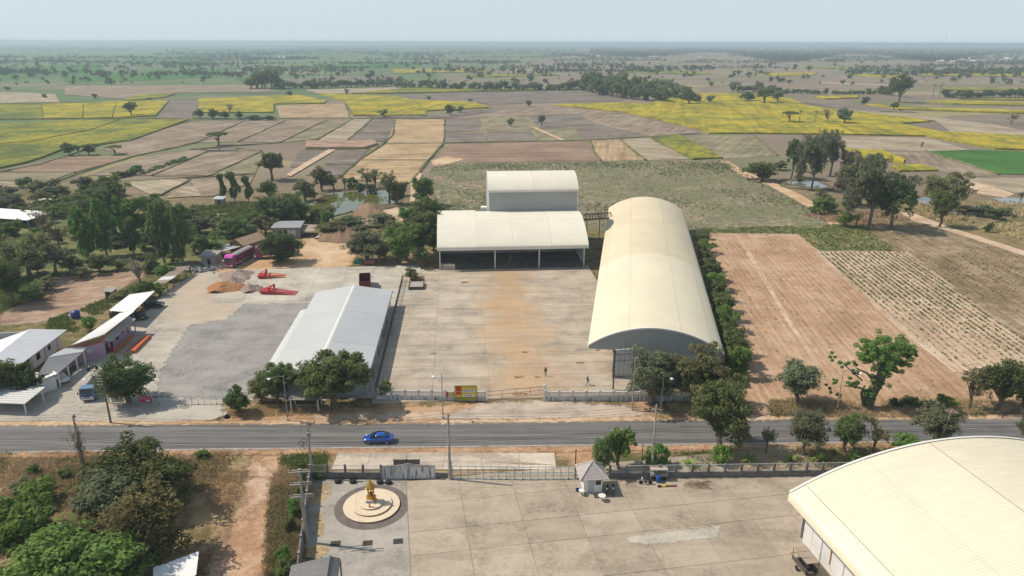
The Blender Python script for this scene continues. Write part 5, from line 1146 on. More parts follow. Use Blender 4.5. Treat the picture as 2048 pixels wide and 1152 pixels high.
def pickup(loc,rz,label,paint,name='pickup'):
    t=thing(name,label,'pickup',loc,rz)
    loft([bodyring(*s) for s in ((-2.5,.5,.85,.7),(-2.35,.35,.98,.85),(-1.3,.32,1.08,.9),(0,.32,1.1,.9),(1.0,.32,1.1,.9),(2.5,.38,1.08,.88))],'body',paint,t)
    loft([[(x,-a,1.0),(x,a,1.0),(x,b,z1),(x,-b,z1)] for x,z1,a,b in ((-1.3,1.05,.8,.75),(-.55,1.66,.8,.65),(.6,1.72,.8,.65),(.95,1.08,.8,.72))],'cabin',paint,t)
    MB().box(1.0,2.4,-.75,.75,1.09,1.13).build('bed_well',under,t)
    for s in (-1,1):
        MB().add([(-.85,s*.84,1.15),(.7,s*.84,1.15),(.5,s*.74,1.55),(-.35,s*.74,1.55)],[(0,1,2,3)]).build('side_window',glass,t); MB().box(2.46,2.55,s*.72-.1,s*.72+.1,.75,1.0).build('tail_light',tail,t); MB().box(-2.5,-2.36,s*.62-.16,s*.62+.16,.78,.92).build('headlight',lens,t)
    for x in (-1.6,1.55):
        for y in (-.8,.8): wheel(t,x,y,.38,.24)
    return t
g=G(121,762); pickup((g[0],g[1],.13),R(180-42),'white pickup backed under the tiled carport',M('white_car_paint',(.62,.61,.59),rough=.3,coat=.4,var=.05))
g=G(306,615); pickup((g[0],g[1],.13),R(180),'black pickup nosing out from under the white carport',M('black_car_paint',(.02,.02,.022),rough=.25,coat=.5,var=.1))
g=G(278,638); sedan((g[0],g[1],.13),R(180-20),'dark sedan parked in the shade beside the pink shop',M('dark_car_paint',(.03,.032,.035),rough=.3,coat=.4,var=.1))
def motorbike(loc,rz,label,body,group=None,z=.16):
    t=thing('motorbike',label,'motorbike',(loc[0],loc[1],z),rz,group)
    for x in (-.62,.62):
        w=MB().lathe([(.2,-.05),(.27,-.05),(.29,0),(.27,.05),(.2,.05)],16,axis='y').build('wheel',rubber,t,False,(x,0,.29)); MB().lathe([(.05,-.04),(.05,.04)],8,axis='y').build('hub',alloy,w)
    MB().tube([(-.62,0,.29),(-.5,0,.62),(-.42,0,.95)],.035,6).build('fork',steel,t); MB().tube([(-.42,-.33,1.02),(-.42,0,.96),(-.42,.33,1.02)],.022,6).build('handlebar',dk,t)
    MB().tube([(-.45,0,.75),(-.1,0,.5),(.35,0,.62),(.7,0,.72)],[.07,.13,.13,.06],8).build('body',body,t,True); MB().cbox((.28,0,.76),(.75,.26,.1)).build('seat',dk,t); MB().cbox((.0,0,.36),(.35,.24,.26)).build('engine',under,t); MB().cbox((-.5,0,.9),(.14,.2,.16)).build('headlamp',lens,t)
    return t
mp_=M('black_plastic',(.02,.02,.022),rough=.35)
motorbike(G(1214,987),R(75),'black motorbike parked beside the guard kiosk wall',mp_,'motorbikes by the kiosk'); motorbike(G(1226,986),R(80),'black motorbike with white rear box, farther from the guard kiosk',mp_,'motorbikes by the kiosk'); motorbike(G(1291,970),R(2),'grey motorbike standing by the blue barrel',M('grey_bike',(.2,.2,.2)),None)
motorbike(G(186,742),R(30),'old motorbike parked beside the awning of the tiled carport',M('olive_bike',(.12,.13,.08)))
# vendor cart
g=G(1316,960); t_=thing('vendor_cart','cluttered red vendor cart against the mouldy low wall','cart',(g[0],g[1],.15),R(2))
MB().box(-1.1,1.1,-.4,.4,.55,.62).build('deck',M('cart_red',(.35,.03,.03)),t_); MB().box(-1.1,1.1,-.38,.38,.62,1.0).build('cabinet',M('cart_grey',(.3,.28,.26),var=.2),t_); MB().box(-1.15,1.15,-.45,.45,1.6,1.66).build('canopy',M('cart_top',(.45,.38,.33),var=.3,scale=4),t_)
for x in (-1.05,1.05):
    for y in (-.38,.38): MB().box(x-.025,x+.025,y-.025,y+.025,.6,1.6).build('post',steel,t_)
for x in (-.7,.7): MB().lathe([(.2,-.04),(.28,-.04),(.28,.04),(.2,.04)],14,axis='y').build('wheel',rubber,t_,False,(x,-.42,.28))
g=G(1316,966); t_=thing('blue_barrel','blue plastic barrel beside the vendor cart','barrel',(g[0],g[1],.16)); MB().lathe([(.26,0),(.3,.05),(.3,.3),(.32,.33),(.3,.36),(.3,.6),(.32,.63),(.3,.66),(.3,.88),(.24,.93)],14).build('drum',M('barrel_blue',(.015,.08,.30),rough=.4),t_,True); MB().lathe([(.05,.93),(.05,.97)],8).build('bung',dk,t_)
# sidecar van by the big hall
g=G(1608,1140); t_=thing('sidecar_cart','brown roofed three-wheeled sidecar parked against the hall wall','sidecar',(g[0],g[1],.16),R(100))
tan=M('dusty_canvas',(.36,.29,.235),var=.15,rough=.9)
for k in range(3): MB().slab([(-1.35+.93*k,-.75,1.85+.04*k),(-.47+.93*k,-.75,1.85+.04*k),(-.47+.93*k,.75,1.85+.04*k),(-1.35+.93*k,.75,1.85+.04*k)],.05).build('roof_panel',tan,t_)
for x in (-1.3,.3,1.35):
    for y in (-.7,.7): MB().box(x-.025,x+.025,y-.025,y+.025,.4,1.85).build('post',rust,t_)
MB().box(-1.35,1.35,-.72,.72,.38,.46).build('floor',rust,t_); MB().box(-1.3,1.3,-.72,-.66,.46,.9).build('side_panel',rust,t_); MB().box(-1.3,1.3,.66,.72,.46,.9).build('side_panel',rust,t_); MB().box(-.9,.9,-.2,.2,.46,.8).build('bench',mp_,t_)
for x,y in ((-.9,-.8),(.9,-.8),(0,.95)): MB().lathe([(.18,-.05),(.27,-.05),(.27,.05),(.18,.05)],14,axis='y').build('wheel',rubber,t_,False,(x,y,.27))
MB().tube([(1.35,-.6,.5),(2.0,-.6,.6),(2.0,.6,.6),(1.35,.6,.5)],.03,5).build('tow_frame',rust,t_)
# ------------------------------------------------------------------ red tipping ramps and heaps
redm=M('ramp_red',(.40,.03,.035),c2=(.22,.03,.03),rough=.6,scale=1.2,var=.2)
for (a,b,lb,dk2) in (((517,556),(572,553),'red hydraulic tipping ramp with dusty orange deck',M('ramp_deck_dusty',(.48,.20,.11),var=.2)),((524,586),(594,588),'red hydraulic tipping ramp with plain red deck',M('ramp_deck_red',(.36,.09,.08),var=.25))):
    p=Vector((*G(*a),0)); q=Vector((*G(*b),0)); d=q-p; L_=d.length
    t_=thing('tipping_ramp',lb,'ramp',(p.x,p.y,.15),math.atan2(d.y,d.x),'red tipping ramps')
    MB().prism([(L_*.32,.0),(L_*.32,.62),(L_*.42,.62),(L_,.06),(L_,0)],-1.35,1.35,'y').build('deck',dk2,t_)
    MB().prism([(0,.35),(0,.75),(L_*.32,.75),(L_*.32,.1),(L_*.1,.1)],-1.35,1.35,'y').build('hopper',redm,t_)
    for s in (-1,1):
        MB().box(L_*.27,L_*.32,s*1.4-.1,s*1.4+.1,0,1.7).build('mast',redm,t_); MB().tube([(L_*.05,s*1.42,.7),(L_*.28,s*1.42,1.5)],.08,5).build('hydraulic_arm',redm,t_); MB().box(0,L_*.95,s*1.38-.06,s*1.38+.06,.5,.68).build('side_rail',redm,t_) if s<0 else MB().tube([(L_*.4,1.4,.75),(L_*.8,1.4,.7)],.04,5).build('side_rail',redm,t_)
    MB().box(L_*.27,L_*.32,-1.3,1.3,1.55,1.7).build('cross_beam',redm,t_)
def heap(name,label,cx,cy,wpx,dm,h,mat,rz=0,seed=0,group=None,cat='heap'):
    g=G(cx,cy); w=wpx/pxm(cx,cy); rg=np.random.default_rng(seed+3); n=26
    u=np.linspace(-1,1,n); X,Y=np.meshgrid(u,u,indexing='ij'); rr_=np.sqrt(X**2+Y**2)
    lob=.15*np.sin(3*np.arctan2(Y,X)+seed)+.1*np.sin(5*np.arctan2(Y,X)+2*seed)
    Z=np.clip(1-rr_*(1+lob),-0.05,1)**.85 if False else np.clip(1-rr_*(1+lob),0,1)
    Z=Z**.8*h*(1+.25*np.sin(4*X+seed)*np.cos(3*Y))+rg.normal(0,.10,Z.shape)*np.minimum(1,Z*4)*h*.9-.03*(Z<=0)
    V_=np.stack([X*w/2,Y*dm/2,Z+.05],-1).reshape(-1,3); i=(np.arange(n-1)[:,None]*n+np.arange(n-1)[None,:]).ravel()
    keep=(Z.ravel()[i]>0)|(Z.ravel()[i+n+1]>0)|(Z.ravel()[i+1]>0)|(Z.ravel()[i+n]>0); i=i[keep]
    o=bpy.data.objects.new(name,npmesh(name,V_,np.stack([i,i+n,i+n+1,i+1],1),4,mat)); link(o); o.location=(g[0],g[1],.12); o.rotation_euler=(0,0,rz)
    tag(o,label,cat,group); return o
grav=M('grey_gravel',(.30,.235,.20),c2=(.17,.13,.11),scale=3,var=.3,rough=1,bmp=.8); clay=M('orange_chips',(.36,.18,.08),c2=(.15,.07,.03),scale=3,var=.3,rough=1,bmp=.8); brush=M('dry_brush',(.24,.16,.10),c2=(.12,.08,.05),scale=2,var=.3,rough=1,bmp=1.0)
heap('gravel_heap','long low grey gravel heap beside the dusty red ramp',474,552,66,8,1.3,grav,seed=1); heap('gravel_heap','small grey gravel heap behind the orange heap',466,566,44,5,1.2,grav,seed=2); heap('gravel_heap','grey gravel heap beside the plain red ramp',502,581,44,5,1.4,grav,seed=3); heap('orange_heap','long orange heap of cut roots on the yard',452,578,78,7,1.7,clay,seed=4)
heap('brush_heap','wide brown brush heap on the dirt clearing',685,474,80,14,2.6,brush,seed=6); heap('brush_heap','brown heap of cut branches on the pond bank',738,424,62,22,2.4,brush,seed=7,rz=.3); heap('brush_heap','brown brush beside the rusty steel tray',834,560,30,5,.7,M('red_brush',(.22,.12,.07),c2=(.11,.07,.04),scale=3,var=.3,bmp=1),seed=9); heap('earth_heap','low pale earth heap behind the small house',650,470,30,10,1.5,M('pale_earth_heap',(.5,.4,.3),var=.15,bmp=.5),seed=11)
t_=thing('steel_tray','grey steel lorry tray lying in the yard corner','tray',(*G(832,581),.15),R(4)); MB().box(-1.7,1.7,0,4.6,.45,.55).build('floor',M('tray_grey',(.36,.32,.29),var=.12),t_)
for x0,x1,y0,y1,nm in ((-1.75,-1.6,0,4.6,'side'),(1.6,1.75,0,4.6,'side'),(-1.6,1.6,-.02,.1,'end_board')): MB().box(x0,x1,y0,y1,0,.75).build(nm,rust,t_)
# loose things round the kiosk
mb=MB(); rr=random.Random(8)
for k in range(90):
    x,y=rr.gauss(0,.9),rr.gauss(0,.45); a=rr.gauss(.3,.6); l=rr.uniform(.4,1.3); mb.tube([(x,y,.05+rr.uniform(0,.2)),(x+l*math.cos(a),y+l*math.sin(a)*.6,.06+rr.uniform(0,.25))],rr.uniform(.015,.035),4)
g=G(1388,972); o=mb.build('stick_pile',M('dry_sticks',(.26,.18,.11),var=.3),None,False,(g[0],g[1],.16)); tag(o,'loose pile of dry sticks on the front yard','stick pile'); o['kind']='stuff'
g=G(1320,976); t_=thing('rusty_pipe','rusty pipe length with yellow collar lying on the yard','pipe',(g[0],g[1],.16),R(4)); MB().tube([(0,0,.12),(2.2,0,.12)],[.12,.09],8).build('tube',M('pipe_rust',(.22,.07,.04),var=.25),t_); MB().tube([(.25,0,.12),(.7,0,.12)],.135,8).build('collar',yb_,t_); MB().tube([(-.3,0,.12),(0,0,.12)],.16,8).build('flange',dk,t_)
def table(px,label,r=.48,h=.75): 
    g=G(*px); t=thing('round_table',label,'table',(g[0],g[1],.16)); MB().lathe([(r-.02,h-.06),(r,h-.03),(r,h),(r-.03,h+.01)],24).build('table_top',trim,t); MB().lathe([(.22,0),(.12,.08),(.08,.4),(.14,h-.06)],10).build('pedestal',cgrey,t)
table((1203.5,1003),'round white table standing before the kiosk window'); table((1163,992),'round white table beside the blue crate',.38,.7)
g=G(1155,984); t_=thing('blue_crate','small blue crate left of the guard kiosk','crate',(g[0],g[1],.16)); MB().box(-.22,.22,-.18,.18,0,.06).build('base',MATS['barrel_blue'],t_)
for a in ((-.22,.22,-.18,-.15),(-.22,.22,.15,.18),(-.22,-.19,-.15,.15),(.19,.22,-.15,.15)): MB().box(*a,.06,.38).build('side',MATS['barrel_blue'],t_)
heap('rag_pile','pile of pale rags and sticks between kiosk and motorbike',1249,968,16,.8,.35,M('rag',(.4,.32,.28),var=.3,scale=6),seed=21,cat='rubbish')
for (x,y),lb in (((676,966),'black tyre planter farther from the white gate wall'),((706,966),'black tyre planter between planter and shrine'),((760,967),'dark pot with white rim beside the gate wall'),((777,968),'dark round pot at the gate wall foot')):
    g=G(x,y); t_=thing('planter',lb,'planter',(g[0],g[1],.1)); MB().lathe([(.25,0),(.42,.05),(.46,.2),(.42,.38),(.3,.42)],14).build('tyre',rubber,t_,True); MB().lathe([(.28,.3),(.28,.36)],12).build('soil',brush,t_)
g=G(640,1000); t_=thing('plank','short white plank lying on the straw','plank',(g[0]-.0,g[1]+1.2,.14),R(28)); MB().box(0,1.0,-.06,.06,0,.05).build('board',trim,t_); MB().box(.1,.14,-.065,.065,.05,.06).build('cleat',cgrey,t_)
patch_px('straw_litter',[(624,975),(655,968),(662,990),(640,1010),(622,1012)],straw,z=.115,jit=.12,step=.4); patch_px('straw_litter',[(630,1025),(645,1022),(648,1075),(632,1070)],straw,z=.116,jit=.15,step=.4); patch_px('straw_litter',[(612,1092),(650,1088),(658,1105),(640,1118),(612,1118)],straw,z=.117,jit=.15,step=.4)
# bus shelter under the feathery trees
hut('bus_shelter','small white posted bus shelter below the feathery tree','bus shelter',(614,818),4.4,2.4,2.3,R(1),trim,sheetmat('shelter_roof',(.30,.29,.27),streak=.3),open_=True,over=.15)
t_=thing('shelter_bench','grey concrete bench inside the bus shelter','bench',(*G(614,815),0),R(1)); MB().box(-1.8,1.8,-.25,.25,.38,.48).build('seat',cgrey,t_)
for x in (-1.5,1.5): MB().box(x-.12,x+.12,-.2,.2,0,.38).build('leg',cgrey,t_)
# spirit houses by the thicket
g=G(717,526); t_=thing('flower_bed','teal painted flower bed box beside the pink one','planter box',(g[0],g[1],.1),R(3)); MB().box(-1.1,1.1,-.6,.6,0,.9).build('box',M('teal_paint',(.04,.26,.20),var=.12),t_); MB().box(-1.0,1.0,-.5,.5,.9,1.0).build('soil',brush,t_)
g=G(739,527); t_=thing('flower_bed','faded pink flower bed box beside the teal one','planter box',(g[0],g[1],.1),R(3)); MB().box(-1.4,1.4,-.6,.6,0,.8).build('box',M('faded_pink',(.42,.16,.16),var=.12),t_); MB().box(-1.3,1.3,-.5,.5,.8,.9).build('soil',brush,t_)
g=G(744,522); t_=thing('spirit_house','small white spirit house on a pillar behind the flower beds','spirit house',(g[0],g[1]+.9,.1)); MB().lathe([(.3,0),(.2,.1),(.2,1.2),(.45,1.3),(.45,1.4)],8).build('pillar',trim,t_); MB().box(-.3,.3,-.3,.3,1.4,1.9).build('house',trim,t_); MB().lathe([(.5,1.9),(.3,2.15),(.12,2.5),(.01,2.8)],4).build('roof',trim,t_)
# white sheet roof low in the mango grove
t_=thing('tarpaulin','crumpled white tarpaulin over a low frame beside the mango trees','tarpaulin')
c4=[G3(306,1136,2.6),G3(398,1102,2.9),G3(392,1150,2.3),G3(308,1185,2.0)]; n=14; vs=[];fs=[]; rr=random.Random(4)
for i in range(n+1):
    for j in range(n+1): p=c4[0].lerp(c4[1],i/n).lerp(c4[3].lerp(c4[2],i/n),j/n); p.z+=rr.gauss(0,.06)-.25*math.sin(math.pi*i/n)*math.sin(math.pi*j/n); vs.append(p)
for i in range(n):
    for j in range(n): a=i*(n+1)+j; fs.append((a,a+1,a+n+2,a+n+1))
MB().add(vs,fs).build('sheet',M('tarp_white',(.74,.73,.71),scale=1.5,var=.15,rough=.6),t_,True)
for p in c4: post(t_,p,p.z-.02,.04,woodp)
# white/grey litter bags by the bush
g=G(453,833); t_=thing('rubbish_bags','white and black rubbish bags dumped at the bush','rubbish',(g[0],g[1],.1)); MB().lathe([(.25,0),(.4,.1),(.36,.35),(.12,.5),(.05,.6)],9).build('white_bag',trim,t_,True); MB().lathe([(.25,0),(.42,.12),(.34,.36),(.1,.5)],9,(.1,-.45,0)).build('black_bag',mp_,t_,True)
# plastic crates and scrap by the rusty lean-to
mb=MB(); rr=random.Random(12)
for k in range(70): mb.cbox((rr.gauss(0,2.6),rr.gauss(0,1.2),rr.uniform(.1,.6)),(rr.uniform(.2,1.3),rr.uniform(.1,.6),rr.uniform(.1,.5)),rr.uniform(0,3),rr.uniform(-.4,.4))
g=G(396,541); o=mb.build('scrap_heap',M('scrap',(.30,.30,.30),c2=(.12,.10,.09),scale=.9,var=.35),None,False,(g[0],g[1],.1)); tag(o,'jumbled grey scrap heap at the end of the rusty lean-to','scrap'); o['kind']='stuff'
# ------------------------------------------------------------------ people
def person(px,rz,label,shirt,pants,stride=.25,h=1.68,skin=(.22,.12,.08)):
    g=G(*px); k=h/1.7; z0=.17
    J=dict(pel=(0,0,.95),chest=(0,.02,1.3),neck=(0,.02,1.47),head=(0,-.01,1.6),top=(0,0,1.69),hL=(.1,0,.9),kL=(.11,-stride*.55,.5),fL=(.11,-stride,.08),tL=(.11,-stride-.16,.04),hR=(-.1,0,.9),kR=(-.11,stride*.25,.5),fR=(-.11,stride,.08),tR=(-.11,stride-.14,.04),
      sL=(.2,.02,1.4),eL=(.25,stride*.5,1.15),wL=(.24,stride*.45,.92),sR=(-.2,.02,1.4),eR=(-.25,-stride*.4,1.15),wR=(-.24,-stride*.9,.98),gL=(.24,stride*.4,.84),gR=(-.24,-stride*1.1,.92))
    rad=dict(pel=.15,chest=.16,neck=.06,head=.10,top=.06,hL=.10,hR=.10,kL=.065,kR=.065,fL=.05,fR=.05,tL=.04,tR=.04,sL=.07,sR=.07,eL=.048,eR=.048,wL=.035,wR=.035,gL=.04,gR=.04)
    E_=[('pel','chest'),('chest','neck'),('neck','head'),('head','top'),('pel','hL'),('hL','kL'),('kL','fL'),('fL','tL'),('pel','hR'),('hR','kR'),('kR','fR'),('fR','tR'),('chest','sL'),('sL','eL'),('eL','wL'),('wL','gL'),('chest','sR'),('sR','eR'),('eR','wR'),('wR','gR')]
    ks=list(J); me=bpy.data.meshes.new('person'); me.from_pydata([Vector(J[q])*k for q in ks],[(ks.index(a),ks.index(b)) for a,b in E_],[])
    m,t,b=newmat('clothes_%s'%len(MATS)); O=objco(t); sp=t.nodes.new('ShaderNodeSeparateXYZ'); t.links.new(O,sp.inputs[0])
    zc=math_(t,'DIVIDE',sp.outputs[2],1.7*k); col=ramp(t,zc,[(0,(.03,.03,.03)),(.05,pants),(.55,shirt),(.86,skin)]); col.node.color_ramp.interpolation='CONSTANT'
    t.links.new(col,b.inputs['Base Color']); b.inputs['Roughness'].default_value=.85
    o=bpy.data.objects.new('person',me); link(o); o.location=(g[0],g[1],z0); o.rotation_euler=(0,0,rz); me.materials.append(m)
    md=o.modifiers.new('skin','SKIN'); sv=me.skin_vertices[0].data
    for i,q in enumerate(ks): sv[i].radius=(rad[q]*k,rad[q]*k*.85); sv[i].use_root=(q=='pel')
    s=o.modifiers.new('sub','SUBSURF'); s.levels=s.render_levels=1
    MB().lathe([(.02,1.74*k),(.08,1.72*k),(.108,1.66*k),(.1,1.6*k)],10).build('hair',M('hair_black',(.012,.011,.01)),o,True)
    tag(o,label,'person'); return o
person((1091,754),R(0),'person in dark clothes standing in the middle yard, arms down',(.02,.02,.022),(.025,.025,.03),stride=.06)
person((1175,772),R(90),'person in black striding across the middle yard near the transformer frame',(.02,.018,.02),(.02,.02,.022),stride=.34)
person((419,542),R(20),'person in blue standing by the grey hut',(.03,.05,.16),(.03,.04,.10),stride=.08)
# ------------------------------------------------------------------ trees
def leafmat(name,c,c2,trans=.45,var=.35):
    m=bpy.data.materials.new(name); m.use_nodes=True; t=m.node_tree; MATS[name]=m
    for n in list(t.nodes):
        if n.type!='OUTPUT_MATERIAL': t.nodes.remove(n)
    out=[n for n in t.nodes if n.type=='OUTPUT_MATERIAL'][0]
    oi=t.nodes.new('ShaderNodeObjectInfo').outputs['Random']; O=objco(t)
    ri=t.nodes.new('ShaderNodeNewGeometry').outputs['Random Per Island']
    f=math_(t,'ADD',math_(t,'MULTIPLY',ri,.42),math_(t,'MULTIPLY',noise(t,O,6.0,3),.58))
    col=ramp(t,f,[(.25,c2),(.6,c),(.85,tuple(min(1,x*1.35) for x in c))])
    hs=t.nodes.new('ShaderNodeHueSaturation'); t.links.new(col,hs.inputs['Color'])
    t.links.new(math_(t,'ADD',math_(t,'MULTIPLY',oi,.05),.475),hs.inputs['Hue']); t.links.new(math_(t,'ADD',math_(t,'MULTIPLY',oi,var),1-var/2),hs.inputs['Value'])
    d=t.nodes.new('ShaderNodeBsdfDiffuse'); tr=t.nodes.new('ShaderNodeBsdfTranslucent'); ms=t.nodes.new('ShaderNodeMixShader'); ms.inputs[0].default_value=trans
    t.links.new(hs.outputs[0],d.inputs[0]); t.links.new(hs.outputs[0],tr.inputs[0]); t.links.new(d.outputs[0],ms.inputs[1]); t.links.new(tr.outputs[0],ms.inputs[2]); t.links.new(ms.outputs[0],out.inputs[0])
    return m
lf=dict(dark=leafmat('leaf_dark',(0.143,0.186,0.075),(0.061,0.088,0.035)),mid=leafmat('leaf_mid',(0.203,0.252,0.100),(0.092,0.123,0.048)),grey=leafmat('leaf_grey',(0.237,0.262,0.158),(0.120,0.136,0.079)),
  bright=leafmat('leaf_bright',(0.218,0.323,0.092),(0.102,0.164,0.047)),olive=leafmat('leaf_olive',(0.283,0.289,0.141),(0.141,0.148,0.072)),brown=leafmat('leaf_brown',(0.271,0.235,0.109),(0.109,0.130,0.054)),
  yellow=leafmat('leaf_yellow',(0.362,0.373,0.133),(0.188,0.207,0.071)),dry=leafmat('leaf_dry',(0.348,0.274,0.206),(0.201,0.164,0.121)),lime=leafmat('leaf_lime',(0.259,0.394,0.093),(0.137,0.224,0.050)))
bark=M('bark',(.17,.135,.10),c2=(.09,.07,.055),scale=3,var=.25,rough=1,local=True); barkp=M('bark_pale',(.30,.26,.21),scale=3,var=.25,rough=1,local=True)
def leaves(rg,cen,rad,per,size,aspect=1.6,droop=.0,flat=(1,1,.8)):
    "leaf quads round clump centres; cen (n,3), rad (n,)"
    n=len(cen); N=n*per
    d=rg.normal(size=(N,3)); d/=np.linalg.norm(d,axis=1)[:,None]
    r=rg.uniform(.35,1,(N,1))**.5
    c=np.repeat(cen,per,0); rr_=np.repeat(rad,per)[:,None]
    p=c+d*r*rr_*np.array(flat)
    nrm=d*.9+np.array([0,0,.5])+rg.normal(size=(N,3))*.4; nrm/=np.linalg.norm(nrm,axis=1)[:,None]
    a=np.cross(nrm,rg.normal(size=(N,3))); a[:,2]-=droop*np.abs(rg.normal(size=N)); a-=nrm*(a*nrm).sum(1)[:,None]; a/=np.linalg.norm(a,axis=1)[:,None]+1e-9
    b=np.cross(nrm,a); s=size*rg.uniform(.6,1.35,(N,1))
    a=a*s*aspect*.5; b=b*s*.5/aspect**.3
    V_=np.stack([p-a,p+b*.9,p+a,p-b*.9],1).reshape(-1,3)
    return V_,np.arange(N*4).reshape(N,4)
def limbs(mb,rg,base,targets,r0):
    for T in targets:
        T=Vector(T); m=base.lerp(T,.5)+Vector((rg.normal()*.04,rg.normal()*.04,rg.uniform(.0,.06)))
        mb.tube([base,m,T],[r0,r0*.6,r0*.22],5,False)
PROTO={}
def proto(key,kind,leafm,seed,clumps=90,per=34,size=.05,lod=False):
    "unit tree: 1 wide, 1 high. returns (crown mesh, trunk mesh)"
    rg=np.random.default_rng(seed); mb=MB(); asp,droop,flat=1.6,.2,(1,1,.85); bk=bark; rs=1.0 if not lod else 1.35
    def dome(n,cz,rx,rz,lo=-1.0,shell=.55):
        nl=max(9,int(n/10)); d=rg.normal(size=(nl,3)); d/=np.linalg.norm(d,axis=1)[:,None]; d[:,2]=np.clip(d[:,2]+.12,lo,1)
        lc=d*rg.uniform(shell,1.02,(nl,1))*np.array([rx,rx,rz]); lr=rg.uniform(.15,.25,nl)*(rx/.35)
        k=rg.integers(0,nl,n); e=rg.normal(size=(n,3)); e/=np.linalg.norm(e,axis=1)[:,None]; e[:,2]=np.maximum(e[:,2],-.45)
        return lc[k]+e*(lr[k]*rg.uniform(.3,1.0,n))[:,None]*np.array([1,1,.85])+np.array([0,0,cz])
    if kind=='round':
        c=dome(clumps,.56,.31,.29,-.8,.35); rad=rg.uniform(.05,.095,len(c))*rs; tz=.34
        if lod: c=dome(clumps,.46,.32,.34,-.9,.3); rad=rg.uniform(.07,.12,len(c))
    elif kind=='mango':
        c=dome(int(clumps*1.25),.47,.32,.35,-.85,.5); rad=rg.uniform(.055,.095,len(c))*rs; tz=.25
    elif kind=='feather':
        c=dome(clumps,.50,.33,.34,-.55,.4); rad=rg.uniform(.05,.10,len(c))*rs; asp,droop=2.4,1.2; flat=(1,1,.7); tz=.3
    elif kind=='bush':
        c=dome(clumps,.42,.31,.36,-.85,.45); rad=rg.uniform(.06,.10,len(c))*rs; tz=.2
    elif kind=='euc':
        z=rg.uniform(.16,.95,clumps); w=.36*np.sin(np.pi*np.clip((z-.05)/.98,0,1))**.6*(.72+.28*np.sin(13*z+seed)); a=rg.uniform(0,6.28,clumps); r=w*rg.uniform(.3,1,clumps)
        c=np.stack([r*np.cos(a)+.07*np.sin(9*z+seed),r*np.sin(a)+.07*np.cos(7*z+seed),z],1); rad=rg.uniform(.045,.085,clumps)*rs; asp,droop=2.6,2.2; flat=(.8,.8,1.1); tz=.75; bk=barkp
    elif kind=='tall':
        lob=[(rg.normal()*.16,rg.normal()*.16,rg.uniform(.42,.88),rg.uniform(.16,.26)) for _ in range(9)]
        c=np.concatenate([np.array([l[:3]])+rg.normal(size=(clumps//9,3))*np.array([.5,.5,.38])*l[3] for l in lob]); c[:,2]=np.clip(c[:,2],.3,.95); rad=rg.uniform(.045,.08,len(c))*rs; tz=.6
    elif kind=='sparse':
        c=dome(clumps,.6,.36,.34,-.7,.2); rad=rg.uniform(.05,.09,len(c))*rs; asp=2.0; tz=.45
    elif kind=='umbrella':
        a=rg.uniform(0,6.28,clumps); r=.46*np.sqrt(rg.uniform(0,1,clumps)); c=np.stack([r*np.cos(a),r*np.sin(a),.86-.9*r**2*.6+rg.normal(size=clumps)*.02],1); rad=rg.uniform(.06,.1,clumps); flat=(1,1,.5); tz=.5
    elif kind=='bare':
        c=dome(clumps,.62,.38,.34,-.6,.3); rad=rg.uniform(.04,.07,len(c)); tz=.35; bk=barkp
    elif kind=='pine':   # layered, slender
        z=rg.uniform(.15,.97,clumps); w=.42*(1.05-z)**.7; a=rg.uniform(0,6.28,clumps); r=w*rg.uniform(.4,1,clumps); c=np.stack([r*np.cos(a),r*np.sin(a),z],1); rad=rg.uniform(.06,.1,clumps); tz=.8
    V_,F_=leaves(rg,c,rad,per,size,asp,droop,flat)
    V_[:,2]=np.maximum(V_[:,2],.015)
    crown=npmesh('crown',V_,F_,4,leafm)
    b0=Vector((0,0,0)); top=Vector((rg.normal()*.03,rg.normal()*.03,tz)); r0=.035 if kind in('euc','tall','pine') else .045
    mb.tube([b0,b0.lerp(top,.5)+Vector((rg.normal()*.02,rg.normal()*.02,0)),top],[r0,r0*.75,r0*.5],7)
    k=4 if lod else (26 if kind=='bare' else 11)
    pick=rg.choice(len(c),min(k,len(c)),False)
    for i in pick:
        f=rg.uniform(.45,1); st_=b0.lerp(top,f); limbs(mb,rg,st_,[c[i]],r0*.45)
        if kind in('bare','sparse') and not lod:
            for j in rg.choice(len(c),3,False):
                if np.linalg.norm(c[j]-c[i])<.3: limbs(mb,rg,Vector(c[i]),[c[j]],r0*.15)
    trunk=mb.build('trunk',bk); tm=trunk.data; bpy.data.objects.remove(trunk)
    PROTO[key]=(crown,tm); return PROTO[key]
KINDS_=[('round','round','dark'),('mango','mango','dark'),('mangob','mango','brown'),('mangol','mango','bright'),('feather','feather','mid'),('featherg','feather','grey'),('featherb','feather','bright'),('feathero','feather','olive'),('bush','bush','mid'),('bushb','bush','bright'),('bushl','bush','lime'),('bushd','bush','dark'),('bushy','bush','yellow'),
  ('euc','euc','mid'),('eucb','euc','bright'),('tall','tall','dark'),('tallg','tall','grey'),('sparse','sparse','olive'),('sparseg','sparse','grey'),('bare','bare','dry'),('umbrella','umbrella','mid'),('roundg','round','grey'),('roundm','round','mid'),('roundb','round','bright'),('browntree','round','dry'),('pine','pine','dark')]
for i,(k,kd,lm) in enumerate(KINDS_):
    sp_=kd in('sparse',); br_=kd=='bare'
    for v in range(2):
        proto(k+str(v),kd,lf[lm],100+i*7+v,clumps=60 if sp_ else (40 if br_ else 130),per=16 if sp_ else (7 if br_ else 36),size=.038 if not br_ else .03)
        proto(k+'L'+str(v),kd,lf[lm],500+i*7+v,clumps=30 if (sp_ or br_) else 70,per=7 if not br_ else 4,size=.10 if not br_ else .05,lod=True)
